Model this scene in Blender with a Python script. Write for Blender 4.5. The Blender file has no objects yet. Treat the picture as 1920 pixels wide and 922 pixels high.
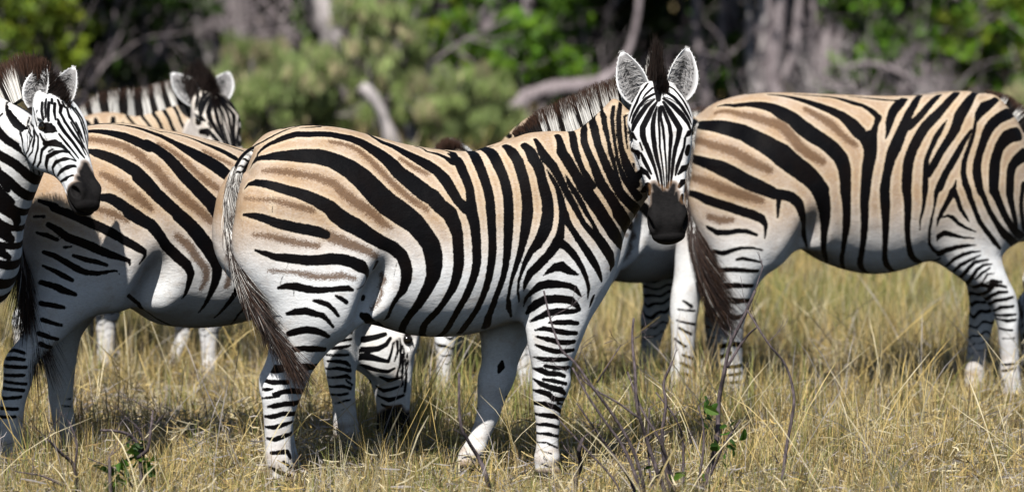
import bpy, math, random
import numpy as np
from mathutils import Vector, Matrix
R_ = math.radians
scene = bpy.context.scene
col = scene.collection
# ---------------------------------------------------------------- camera, sky, sun, exposure
CAM_H = 2.4; FPX = 8820.0; PITCH = math.atan(736/FPX)
cam = bpy.data.cameras.new('camera'); cam_ob = bpy.data.objects.new('camera', cam); col.objects.link(cam_ob)
cam.sensor_width = 36.0; cam.lens = 36.0*FPX/1920; cam.clip_start = .5; cam.clip_end = 600
cam_ob.location = (0, 0, CAM_H); cam_ob.rotation_euler = (math.pi/2-PITCH, 0, 0)
cam.dof.use_dof = True; cam.dof.focus_distance = 17.9; cam.dof.aperture_fstop = 2.2
scene.camera = cam_ob
SUN_EL, SUN_AZ = 52.0, 14.0        # azimuth: degrees to the left of straight behind the camera
world = bpy.data.worlds.new('World'); scene.world = world; world.use_nodes = True
nt = world.node_tree; bg = nt.nodes['Background']; sky = nt.nodes.new('ShaderNodeTexSky')
sky.sky_type = 'NISHITA'; sky.sun_disc = False; sky.sun_elevation = R_(SUN_EL); sky.air_density = 1.0; sky.dust_density = .6
sdir = Vector((-math.sin(R_(SUN_AZ))*math.cos(R_(SUN_EL)), -math.cos(R_(SUN_AZ))*math.cos(R_(SUN_EL)), math.sin(R_(SUN_EL))))
sky.sun_rotation = math.atan2(sdir.x, sdir.y)
nt.links.new(sky.outputs[0], bg.inputs[0]); bg.inputs[1].default_value = .05
sl = bpy.data.lights.new('sun', 'SUN'); sl.energy = 5.0; sl.angle = R_(.5); sl.color = (1, .965, .91)
so = bpy.data.objects.new('sun', sl); col.objects.link(so); so.rotation_euler = sdir.to_track_quat('Z', 'Y').to_euler()
vs = scene.view_settings; vs.view_transform = 'Standard'; vs.look = 'None'; vs.gamma = 1; vs.exposure = .6; vs.use_curve_mapping = False
scene.cycles.max_bounces = 6; scene.cycles.diffuse_bounces = 0; scene.cycles.transparent_max_bounces = 8
# ---------------------------------------------------------------- shared helpers
def mesh_obj(name, V, F, mat, parent=None, smooth=True):
    """V (n,3); F: list of int arrays (m,3) / (m,4)"""
    me = bpy.data.meshes.new(name); Fs = F if isinstance(F, list) else [F]
    V = np.asarray(V, np.float32); me.vertices.add(len(V)); me.vertices.foreach_set('co', V.ravel())
    L = np.concatenate([np.asarray(f, np.int32).ravel() for f in Fs]); cnt = np.concatenate([np.full(len(f), f.shape[1], np.int32) for f in Fs])
    me.loops.add(len(L)); me.loops.foreach_set('vertex_index', L)
    me.polygons.add(len(cnt)); me.polygons.foreach_set('loop_start', np.concatenate([[0], np.cumsum(cnt)[:-1]]).astype(np.int32))
    me.polygons.foreach_set('use_smooth', np.full(len(cnt), smooth)); me.update(calc_edges=True)
    if mat: me.materials.append(mat)
    o = bpy.data.objects.new(name, me); col.objects.link(o)
    if parent: o.parent = parent
    return o
def fattr(o, name, v):
    a = o.data.attributes.new(name, 'FLOAT', 'POINT'); a.data.foreach_set('value', np.asarray(v, np.float32))
def cattr(o, v, name='Col'):
    a = o.data.attributes.new(name, 'FLOAT_COLOR', 'POINT'); v = np.asarray(v, np.float32)
    a.data.foreach_set('color', np.concatenate([v, np.ones((len(v), 1), np.float32)], 1).ravel())
def tag(o, label=None, cat=None, group=None, kind=None):
    if label: o['label'] = label
    if cat: o['category'] = cat
    if group: o['group'] = group
    if kind: o['kind'] = kind
    return o
def empty(name, loc=(0, 0, 0), rz=0, s=1.0):
    o = bpy.data.objects.new(name, None); col.objects.link(o); o.location = loc; o.rotation_euler = (0, 0, rz); o.scale = (s, s, s); o.empty_display_size = .2
    return o
class NT:
    """tiny node-tree writer"""
    def __init__(s, name):
        s.m = bpy.data.materials.new(name); s.m.use_nodes = True; s.t = s.m.node_tree; s.b = s.t.nodes['Principled BSDF']
    def n(s, typ, **kw):
        x = s.t.nodes.new('ShaderNode'+typ)
        for k, v in kw.items():
            if k.startswith('i_'): x.inputs[k[2:].replace('_', ' ')].default_value = v
            else: setattr(x, k, v)
        return x
    def l(s, a, b): s.t.links.new(a, b)
    def attr(s, name): return s.n('Attribute', attribute_name=name)
    def math(s, op, a, b=0.0, c=0.0, clamp=False):
        x = s.n('Math', operation=op, use_clamp=clamp)
        for i, v in enumerate((a, b, c)):
            if isinstance(v, (int, float)): x.inputs[i].default_value = v
            else: s.l(v, x.inputs[i])
        return x.outputs[0]
    def step(s, v, a, b, ta=0.0, tb=1.0):
        x = s.n('MapRange', interpolation_type='SMOOTHSTEP'); s.l(v, x.inputs[0])
        for i, q in zip((1, 2, 3, 4), (a, b, ta, tb)): x.inputs[i].default_value = q
        return x.outputs[0]
    def mix(s, f, a, b, mode='MIX'):
        x = s.n('Mix', data_type='RGBA', blend_type=mode)
        for i, v in ((0, f), (6, a), (7, b)):
            if isinstance(v, (int, float)): x.inputs[i].default_value = v
            elif isinstance(v, tuple): x.inputs[i].default_value = (*v, 1)
            else: s.l(v, x.inputs[i])
        return x.outputs[2]
    def noise(s, vec, scale, detail=3.0, rough=.55):
        x = s.n('TexNoise'); x.inputs['Scale'].default_value = scale; x.inputs['Detail'].default_value = detail; x.inputs['Roughness'].default_value = rough
        if vec is not None: s.l(vec, x.inputs['Vector'])
        return x.outputs[0]
    def coord(s): return s.n('TexCoord').outputs['Object']
    def scaled(s, vec, sc):
        x = s.n('Mapping'); s.l(vec, x.inputs[0]); x.inputs['Scale'].default_value = sc; return x.outputs[0]
    def bump(s, h, st, dist):
        x = s.n('Bump'); s.l(h, x.inputs['Height']); x.inputs['Strength'].default_value = st; x.inputs['Distance'].default_value = dist
        s.l(x.outputs[0], s.b.inputs['Normal'])
    def base(s, c): s.l(c, s.b.inputs['Base Color'])
    def p(s, **kw):
        for k, v in kw.items(): s.b.inputs[k.replace('_', ' ')].default_value = v
        return s.m

# ---------------------------------------------------------------- implicit body modelling (numpy)
def unit(v):
    v = np.asarray(v, float); return v/np.linalg.norm(v)
def frame_from(T, Uhint):
    T = unit(T); U = np.asarray(Uhint, float); U = unit(U-T*(U@T)); return T, U, np.cross(U, T)
def smooth_table(st, n=160):
    st = np.asarray(st, float); t = st[:, 0]
    h = np.diff(t); d = np.diff(st, axis=0)/h[:, None]
    m = np.zeros_like(st); m[1:-1] = (d[:-1]*h[1:, None]+d[1:]*h[:-1, None])/(h[1:]+h[:-1])[:, None]
    m[0] = d[0]; m[-1] = d[-1]
    tq = np.linspace(t[0], t[-1], n); i = np.clip(np.searchsorted(t, tq)-1, 0, len(h)-1)
    s = ((tq-t[i])/h[i])[:, None]; H = h[i][:, None]
    r = (2*s**3-3*s**2+1)*st[i]+(s**3-2*s**2+s)*H*m[i]+(-2*s**3+3*s**2)*st[i+1]+(s**3-s**2)*H*m[i+1]
    r[:, 0] = tq; return r
class Loft:
    """sections (t, cu, a_plus, a_minus, cv, b) along a straight axis, rounded ends"""
    def __init__(s, O, T, Uh, st, cap=(.05, .05), n=2.0, k=.05, label=0, op=1):
        s.O = np.asarray(O, float); s.T, s.U, s.V = frame_from(T, Uh); s.tab = smooth_table(st)
        s.cap = cap; s.n = n; s.k = k; s.label = label; s.op = op
        pts = []
        for t, cu, ap, am, cv, b in s.tab[::4].tolist()+[s.tab[-1].tolist()]:
            for e in (-cap[0], 0, cap[1]):
                for uu in (cu+ap, cu-am):
                    for vv in (cv+b, cv-b): pts.append(s.O+s.T*(t+e)+s.U*uu+s.V*vv)
        pts = np.array(pts); s.lo = pts.min(0); s.hi = pts.max(0); s.mg = max(.13, k*2.2)
    def __call__(s, P):
        q = P-s.O.astype(P.dtype); t = q@s.T.astype(P.dtype); u = q@s.U.astype(P.dtype); v = q@s.V.astype(P.dtype)
        tb = s.tab; tt = np.clip(t, tb[0, 0], tb[-1, 0])
        x = (tt-tb[0, 0])*((len(tb)-1)/(tb[-1, 0]-tb[0, 0])); i = np.minimum(x.astype(np.int32), len(tb)-2); w = (x-i).astype(P.dtype)
        g = lambda c: (tb[:, c].astype(P.dtype)[i])*(1-w)+(tb[:, c].astype(P.dtype)[i+1])*w
        du = u-g(1); a = np.where(du > 0, g(2), g(3)); dv = v-g(4); b = g(5); dt = t-tt
        r = dt/np.where(dt < 0, s.cap[0], s.cap[1])
        if s.n == 2: gg = (du/a)**2+(dv/b)**2
        else: gg = (np.abs(du/a)**s.n+np.abs(dv/b)**s.n)**(2/s.n)
        return (np.sqrt(gg+r*r)-1)*np.minimum(a, b)
class Ell:
    def __init__(s, c, r, R=None, k=.05, label=0, op=1):
        s.c = np.asarray(c, float); s.r = np.asarray(r, float); s.R = np.eye(3) if R is None else np.asarray(R, float)
        s.k = k; s.label = label; s.op = op; m = max(r); s.lo = s.c-m; s.hi = s.c+m; s.mg = max(.05, k*m/min(r)*1.05)
    def __call__(s, P):
        q = ((P-s.c.astype(P.dtype))@s.R.T.astype(P.dtype))/s.r.astype(P.dtype)
        return (np.sqrt((q*q).sum(-1))-1)*P.dtype.type(min(s.r))
def smin(a, b, k):
    h = np.maximum(k-np.abs(a-b), 0)/k; return np.minimum(a, b)-h*h*k*.25
FAR = .12
def evaluate(prims, P, want_label=False):
    F = np.full(len(P), FAR, P.dtype); best = np.full(len(P), 9., P.dtype); lab = np.zeros(len(P), np.int32)
    for p in prims:
        m = np.all((P > (p.lo-p.mg).astype(P.dtype)) & (P < (p.hi+p.mg).astype(P.dtype)), axis=1)
        if not m.any(): continue
        ix = np.nonzero(m)[0]; f = p(P[ix])
        if p.op > 0:
            F[ix] = smin(F[ix], f, p.k)
            if want_label:
                bt = f < best[ix]; j = ix[bt]; best[j] = f[bt]; lab[j] = p.label
        else: F[ix] = -smin(-F[ix], f, p.k)
    return (F, lab) if want_label else F
def surface_nets(prims, h):
    lo = np.min([p.lo for p in prims if p.op > 0], 0)-3*h; hi = np.max([p.hi for p in prims if p.op > 0], 0)+3*h
    n = np.ceil((hi-lo)/h).astype(int)+1
    ax = [(lo[i]+h*np.arange(n[i])).astype(np.float32) for i in range(3)]
    F = np.full(n, FAR, np.float32)
    for p in prims:
        a = np.clip(((p.lo-p.mg-lo)/h).astype(int), 0, n-1); b = np.clip(((p.hi+p.mg-lo)/h).astype(int)+2, 1, n)
        sl = tuple(slice(a[i], b[i]) for i in range(3))
        G = np.stack(np.meshgrid(*[ax[i][sl[i]] for i in range(3)], indexing='ij'), -1); sh = G.shape[:3]
        f = p(G.reshape(-1, 3)).reshape(sh)
        if p.op > 0: F[sl] = smin(F[sl], f, p.k)
        else: F[sl] = -smin(-F[sl], f, p.k)
    ins = F < 0
    c = [ins[i:n[0]-1+i, j:n[1]-1+j, k:n[2]-1+k] for i in (0, 1) for j in (0, 1) for k in (0, 1)]
    cnt = sum(x.astype(np.int8) for x in c); act = (cnt > 0) & (cnt < 8)
    idx = np.full(act.shape, -1, np.int64); I = np.argwhere(act); idx[act] = np.arange(len(I))
    acc = np.zeros((len(I), 3)); num = np.zeros(len(I))
    offs = [np.array((i, j, k)) for i in (0, 1) for j in (0, 1) for k in (0, 1)]
    for A in range(8):
        for B in range(A+1, 8):
            d = offs[B]-offs[A]
            if np.abs(d).sum() != 1: continue
            fa = F[tuple((I+offs[A]).T)]; fb = F[tuple((I+offs[B]).T)]; m = (fa < 0) != (fb < 0)
            t = np.where(m, fa/np.where(m, fa-fb, 1), 0)
            acc += np.where(m[:, None], offs[A]+t[:, None]*d, 0); num += m
    V = lo+h*(I+acc/num[:, None])
    faces = []
    for d in range(3):
        e1, e2 = (d+1) % 3, (d+2) % 3
        s0 = [slice(None)]*3; s1 = [slice(None)]*3; s0[d] = slice(0, n[d]-1); s1[d] = slice(1, n[d])
        a = ins[tuple(s0)]; b = ins[tuple(s1)]; X = np.argwhere(a != b)
        ok = np.ones(len(X), bool)
        for e in (e1, e2): ok &= (X[:, e] > 0) & (X[:, e] < n[e]-1)
        X = X[ok]; fl = a[tuple(X.T)]
        def cell(o1, o2):
            Y = X.copy(); Y[:, e1] += o1; Y[:, e2] += o2; return idx[tuple(Y.T)]
        q = np.stack([cell(-1, -1), cell(0, -1), cell(0, 0), cell(-1, 0)], 1)
        q[~fl] = q[~fl][:, ::-1]; faces.append(q)
    return V, np.concatenate(faces)
def subdivide(V, Q):
    n = len(V); E = np.concatenate([Q[:, [0, 1]], Q[:, [1, 2]], Q[:, [2, 3]], Q[:, [3, 0]]]); Es = np.sort(E, 1)
    key = Es[:, 0]*np.int64(n)+Es[:, 1]; u, inv = np.unique(key, return_inverse=True); inv = inv.reshape(-1)
    mid = (V[u//n]+V[u % n])*.5; cen = V[Q].mean(1); m = len(Q)
    e = n+inv.reshape(4, m).T; f = n+len(u)+np.arange(m)
    q = np.concatenate([np.stack([Q[:, i], e[:, i], f, e[:, (i+3) % 4]], 1) for i in range(4)])
    return np.concatenate([V, mid, cen]), q
def relax(V, Q, it=1, w=.5):
    E = np.concatenate([Q[:, [0, 1]], Q[:, [1, 2]], Q[:, [2, 3]], Q[:, [3, 0]]]); E = np.concatenate([E, E[:, ::-1]])
    for _ in range(it):
        S = np.stack([np.bincount(E[:, 0], V[E[:, 1], i], len(V)) for i in range(3)], 1)
        c = np.bincount(E[:, 0], minlength=len(V))[:, None]; V = V*(1-w)+w*S/np.maximum(c, 1)
    return V
def project_on(prims, V, it=2):
    e = np.float64(.002)
    for _ in range(it):
        f = evaluate(prims, V); g = np.stack([(evaluate(prims, V+e*np.eye(3)[i])-f)/e for i in range(3)], 1)
        gn = (g*g).sum(1); st = np.where(gn > .01, f/np.maximum(gn, .01), 0); st = np.clip(st, -.012, .012)
        V = V-g*st[:, None]
    return V
def body_mesh(prims, h, sub=1, head_sub=0):
    V, Q = surface_nets(prims, h); V = relax(V, Q, 2); V = project_on(prims, V, 2)
    for _ in range(sub):
        V, Q = subdivide(V, Q); V = relax(V, Q, 1); V = project_on(prims, V, 2)
    for _ in range(head_sub):          # finer faces on the head only
        lab = evaluate(prims, V, True)[1] == 2; hf = lab[Q].all(1); A = Q[hf]; n = len(V)
        V2, A2 = subdivide(V, A); rest = Q[~hf]
        E = np.sort(np.concatenate([A[:, [0, 1]], A[:, [1, 2]], A[:, [2, 3]], A[:, [3, 0]]]), 1); u, c = np.unique(E[:, 0]*np.int64(n)+E[:, 1], return_counts=True)
        fixed = np.zeros(len(V2), bool); fixed[:n] = True; fixed[n:n+len(u)] = c == 1
        ix = np.nonzero(~fixed)[0]; V2[ix] = project_on(prims, V2[ix], 2); V, Q = V2, np.concatenate([rest, A2])
    return V, Q
# ---------------------------------------------------------------- stripe fields
def seg_field(V, polys, yw=1.0, out=None, wf=1.0):
    """signed distance from V to the nearest painted band; polys: lists of (x,y,z,width)"""
    best = np.full(len(V), .2) if out is None else out
    W = np.array([1, yw, 1.]); X = V*W
    for pl in polys:
        pl = np.asarray(pl, float)
        if len(pl) == 1: pl = np.concatenate([pl, pl+[[.001, 0, 0, 0]]])
        A = pl[:-1, :3]*W; B = pl[1:, :3]*W; wa = pl[:-1, 3]*.5*wf; wb = pl[1:, 3]*.5*wf
        lo = np.minimum(A, B).min(0)-.13; hi = np.maximum(A, B).max(0)+.13
        ix = np.nonzero(np.all((X > lo) & (X < hi), 1))[0]
        if not len(ix): continue
        x = X[ix]; b = best[ix]
        for a, c, ra, rb in zip(A, B, wa, wb):
            d = c-a; t = np.clip(((x-a)@d)/max(d@d, 1e-9), 0, 1)
            q = x-a-t[:, None]*d; b = np.minimum(b, np.sqrt((q*q).sum(1))-(ra+(rb-ra)*t))
        best[ix] = b
    return best

# ---------------------------------------------------------------- zebra rig: a spec dict -> implicit parts
LAB = dict(torso=0, neck=1, head=2, HR=3, HL=4, FR=5, FL=6)
HEAD_ST = [(-.01,.035,.042,.07,0,.072),(.05,.055,.055,.085,0,.098),(.12,.05,.055,.125,0,.112),(.17,.045,.055,.145,0,.116),(.22,.035,.05,.145,0,.106),(.29,.02,.048,.125,0,.086),
           (.36,.005,.046,.095,0,.072),(.43,-.005,.045,.075,0,.066),(.49,-.01,.046,.068,0,.072),(.53,-.012,.042,.062,0,.074),(.565,-.022,.036,.05,0,.064)]
def head_prims(poll, T, U, s=1.0):
    T, U, V = frame_from(T, U); poll = np.asarray(poll, float)
    R = np.stack([T, U, V]); at = lambda t, u, v: poll+s*(T*t+U*u+V*v)
    L = [Loft(poll, T, U, [(a*s, b*s, c*s, d*s, e*s, f*s) for a, b, c, d, e, f in HEAD_ST], (.035*s, .03*s), 2.2, .04, 2)]
    for sg in (-1, 1):
        L.append(Ell(at(.135, .048, .088*sg), (.055*s, .024*s, .024*s), R, .04, 2))        # brow
        L.append(Ell(at(.20, -.075, .07*sg), (.10*s, .078*s, .042*s), R, .05, 2))          # cheek
        L.append(Ell(at(.30, .03, .05*sg), (.12*s, .018*s, .02*s), R, .03, 2))             # facial crest
        L.append(Ell(at(.505, .012, .05*sg), (.036*s, .026*s, .024*s), R, .025, 2))        # nostril rim
    L.append(Ell(at(.535, -.055, 0), (.045*s, .03*s, .042*s), R, .03, 2))                  # lower lip
    for sg in (-1, 1):
        L.append(Ell(at(.170, .042, .116*sg), (.026*s, .017*s, .018*s), R, .018, 2, -1))     # eye socket
        L.append(Ell(at(.522, .014, .066*sg), (.026*s, .016*s, .017*s), R, .012, 2, -1))   # nostril
        L.append(Ell(at(.535, -.043, .06*sg), (.055*s, .004*s, .03*s), R, .008, 2, -1))    # mouth line
    L.append(Ell(at(.585, -.043, .0), (.025*s, .004*s, .06*s), R, .008, 2, -1))
    return L
def rig_prims(S):
    P = []
    t = np.array(S['torso']); mid = .47
    zc = t[:, 2]+mid*(t[:, 1]-t[:, 2])
    P.append(Loft((0, 0, 0), (1, 0, 0), (0, 0, 1), np.stack([t[:, 0], zc, t[:, 1]-zc, zc-t[:, 2], 0*zc, t[:, 3]], 1), S.get('torso_cap', (.07, .09)), 2.15, .06, 0))
    if 'neck' in S:
        n = S['neck']; P.append(Loft(n['O'], n['T'], n['U'], n['st'], n.get('cap', (.08, .06)), 2.0, .10, 1))
    if 'head' in S:
        h = S['head']; P += head_prims(h['poll'], h['T'], h['U'], h.get('s', 1.0))
    for nm, st in S['legs'].items():
        st = np.array(st, float); o = np.argsort(-st[:, 0]); st = st[o]
        T = (0, 0, -1)
        # loft axis points down: t = -z, u = x, v = cross(U,T)
        V = np.cross((1, 0, 0), T)   # = (0,1,0)
        P.append(Loft((0, 0, 0), T, (1, 0, 0), np.stack([-st[:, 0], st[:, 1], st[:, 2], st[:, 2], st[:, 3]*V[1], st[:, 4]], 1), (S.get('leg_cap', .10), .006), 2.0, S.get('leg_k', .05), LAB[nm]))
    for e in S.get('extra', []):
        c, r, k = e[0], e[1], e[2]
        a = np.radians(e[3]) if len(e) > 3 else 0.; Rm = np.array([[np.cos(a), 0, np.sin(a)], [0, 1, 0], [-np.sin(a), 0, np.cos(a)]])
        P.append(Ell(c, r, Rm, k, 0, e[4] if len(e) > 4 else 1))
    return P

# ---------------------------------------------------------------- zebra materials
def coat_material():
    N = NT('zebra_coat'); P = N.coord()
    fine = N.noise(P, 260, 2); mid = N.noise(P, 60, 3); broad = N.noise(P, 7, 3)
    wob = N.math('ADD', N.math('MULTIPLY', N.math('SUBTRACT', fine, .5), .007), N.math('MULTIPLY', N.math('SUBTRACT', mid, .5), .006))
    wob = N.math('MULTIPLY', wob, N.math('SUBTRACT', 1.0, N.math('MULTIPLY', N.attr('fin').outputs['Fac'], .72)))
    def band(name, soft): return N.step(N.math('ADD', N.attr(name).outputs['Fac'], wob), -soft, soft, 1.0, 0.0)
    tan = N.math('ADD', N.attr('tan').outputs['Fac'], N.math('ADD', N.math('MULTIPLY', N.math('SUBTRACT', broad, .5), .45), N.math('MULTIPLY', N.math('SUBTRACT', N.noise(P, 110, 4, .7), .5), .5)), clamp=True)
    tanc = N.mix(N.step(N.math('ADD', N.attr('blk').outputs['Fac'], wob), .002, .020), (.46, .345, .225), (.35, .235, .14)); c = N.mix(tan, (.79, .80, .81), tanc)
    spk = N.step(fine, .55, .75)
    dirt = N.step(N.noise(P, 14, 5, .65), .52, .8, 0, .35)
    c = N.mix(dirt, c, (.45, .33, .22))
    grain = N.math('MULTIPLY', N.math('SUBTRACT', N.noise(N.scaled(P, (150, 150, 330)), 1.0, 3, .7), .5), .055)
    brn = N.math('MULTIPLY', N.step(N.math('ADD', N.attr('brn').outputs['Fac'], N.math('ADD', wob, grain)), -.007, .006, 1.0, 0.0), .90)
    c = N.mix(brn, c, (.105, .056, .028)); c = N.mix(N.math('MULTIPLY', brn, N.math('MULTIPLY', spk, .6)), c, (.36, .21, .11))
    c = N.mix(N.attr('dirt').outputs['Fac'], c, (.36, .25, .16))
    c = N.mix(N.attr('grey').outputs['Fac'], c, (.17, .16, .16))
    blackc = N.mix(N.step(broad, .4, .7), (.0018, .0018, .0026), (.0035, .0022, .0022))
    blk = band('blk', .0022); c = N.mix(blk, c, blackc)
    rimb = N.step(N.math('ADD', N.attr('drk').outputs['Fac'], wob), .002, .018, .8, 0.0); c = N.mix(rimb, c, (.16, .09, .045))
    drk = band('drk', .008); c = N.mix(drk, c, N.mix(mid, (.0045, .0045, .005), (.016, .0145, .0145)))
    fur = N.noise(N.scaled(P, (70, 70, 190)), 1.0, 3, .7); c = N.mix(1.0, c, N.mix(N.step(fur, .3, .72), (.86, .855, .85), (1, 1, 1)), 'MULTIPLY')
    N.base(c)
    r = N.math('SUBTRACT', .75, N.math('MULTIPLY', blk, .15)); N.l(r, N.b.inputs['Roughness'])
    N.l(N.math('SUBTRACT', .20, N.math('MULTIPLY', N.math('MAXIMUM', blk, drk), .14)), N.b.inputs['Specular IOR Level'])
    hairs = N.noise(N.scaled(P, (150, 150, 420)), 1.0, 2); folds = N.noise(P, 22, 4, .6)
    wr = N.noise(N.scaled(P, (45, 45, 110)), 1.0, 3, .6); musc = N.noise(P, 6, 2, .5)
    h = N.math('ADD', N.math('ADD', N.math('MULTIPLY', hairs, .25), N.math('MULTIPLY', folds, .5)), N.math('ADD', N.math('MULTIPLY', wr, .35), N.math('MULTIPLY', musc, 2.6))); N.bump(h, .5, .008)
    return N.m
def hair_material():
    N = NT('zebra_hair'); N.base(N.attr('Col').outputs['Color']); return N.p(Roughness=.6, Specular_IOR_Level=.25)
COAT = coat_material(); HAIR = hair_material()
_e = NT('zebra_eye'); _e.b.inputs['Base Color'].default_value = (.006, .004, .003, 1); EYE = _e.p(Roughness=.06, Specular_IOR_Level=.6)
def dec(txt):
    return [[tuple(float(v)/1000 for v in p.split(',')) for p in pl.split(';')] for pl in txt.split('|')] if txt else []
def ribbons(P, W, N, C):
    """P (n,k,3) strand points, W (n,k) half widths, N (n,3) side vector, C (n,k,3) colours -> V,F,C"""
    n, k, _ = P.shape
    A = P-N[:, None]*W[..., None]; B = P+N[:, None]*W[..., None]
    V = np.stack([A, B], 2).reshape(n*k*2, 3); Cc = np.repeat(C.reshape(n*k, 3), 2, 0)
    b = (np.arange(n)*k*2)[:, None]+(np.arange(k-1)*2)[None]; b = b.ravel()
    return V, np.stack([b, b+1, b+3, b+2], 1), Cc
def strands(rng, roots, dirs, length, bend, w0, colf, k=5, jitter=.12):
    n = len(roots); s = np.linspace(0, 1, k)
    d = dirs+rng.normal(0, jitter, (n, 3)); d /= np.linalg.norm(d, axis=1)[:, None]
    P = roots[:, None]+d[:, None]*(length[:, None, None]*s[None, :, None])+bend[:, None]*(s**2)[None, :, None]
    sd = np.cross(d, rng.normal(0, 1, (n, 3))); sd /= np.linalg.norm(sd, axis=1)[:, None]
    W = w0*(1-.8*s**1.5)[None]*np.ones((n, 1))
    return ribbons(P, W, sd, colf(s))
def ear_shell(L, w, cup, n=14, m=11):
    """an ear cup: points (n,m,3) in a frame (up the ear, across, towards the opening)"""
    s = np.linspace(0, 1, n)[:, None]; q = np.linspace(-1, 1, m)[None]
    prof = np.sin(np.pi*np.clip(s*.93+.05, 0, 1)**.80)**.72*(1-.15*s); prof = np.maximum(prof, .16*(1-s)+.02)
    ang = q*1.25
    across = w*prof*np.sin(ang)/math.sin(1.25); open_ = cup*prof*(1-np.cos(ang))*1.0+.012*np.sin(s*3.1)-.02*s
    up = L*s+0*q-.012*np.abs(q)**2*(1-s)
    return np.stack(np.broadcast_arrays(up, across, open_), -1)
WHT = np.array((.86, .83, .78)); BRN = np.array((.045, .022, .014)); BLK = np.array((.008, .006, .006)); CRM = np.array((.62, .50, .36)); GREYS = np.array((.36, .34, .33))
def hairy_ear(rng, shell, base, U, A, O, tip_black=True):
    """outer shell with thickness -> V,F and the per-vertex attributes blk,tan,grey"""
    n, m, _ = shell.shape
    W = lambda q: base+q[..., 0:1]*U+q[..., 1:2]*A+q[..., 2:3]*O
    inner = shell.copy(); inner[..., 2] += .004; outer = shell.copy(); outer[..., 2] -= .005; outer[..., 0] += .003*np.linspace(0, 1, n)[:, None]
    V = np.concatenate([W(inner).reshape(-1, 3), W(outer).reshape(-1, 3)])
    i = np.arange((n-1)*m).reshape(n-1, m)[:, :-1].ravel(); Q1 = np.stack([i, i+1, i+m+1, i+m], 1); Q2 = Q1[:, ::-1]+n*m
    rim = [r*m for r in range(n)]+[(n-1)*m+c for c in range(1, m)]+[r*m+m-1 for r in range(n-2, -1, -1)]
    rim = np.array(rim); Q3 = np.stack([rim[:-1], rim[1:], rim[1:]+n*m, rim[:-1]+n*m], 1)
    s = np.repeat(np.linspace(0, 1, n)[:, None], m, 1); q = np.repeat(np.abs(np.linspace(-1, 1, m))[None], n, 0)
    edge = np.maximum(q, np.clip((s-.80)/.2, 0, 1))
    grey = np.clip(1.0-(edge-.62)/.35, 0, 1)*.9
    blki = .02+0*s
    bo = np.minimum(np.abs(s-.42)*.19-.03, (.84-s)*.19) if tip_black else .05+0*s
    bo = np.minimum(bo, (q < .55)*.05+(1-q)*.02-.004+.0*s)
    one = lambda a, b: np.concatenate([a.ravel(), b.ravel()])
    at = dict(blk=one(blki, bo), tan=one(0*s, 0*s), grey=one(grey, 0*s))
    return V, np.concatenate([Q1, Q2, Q3]), at, W
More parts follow.
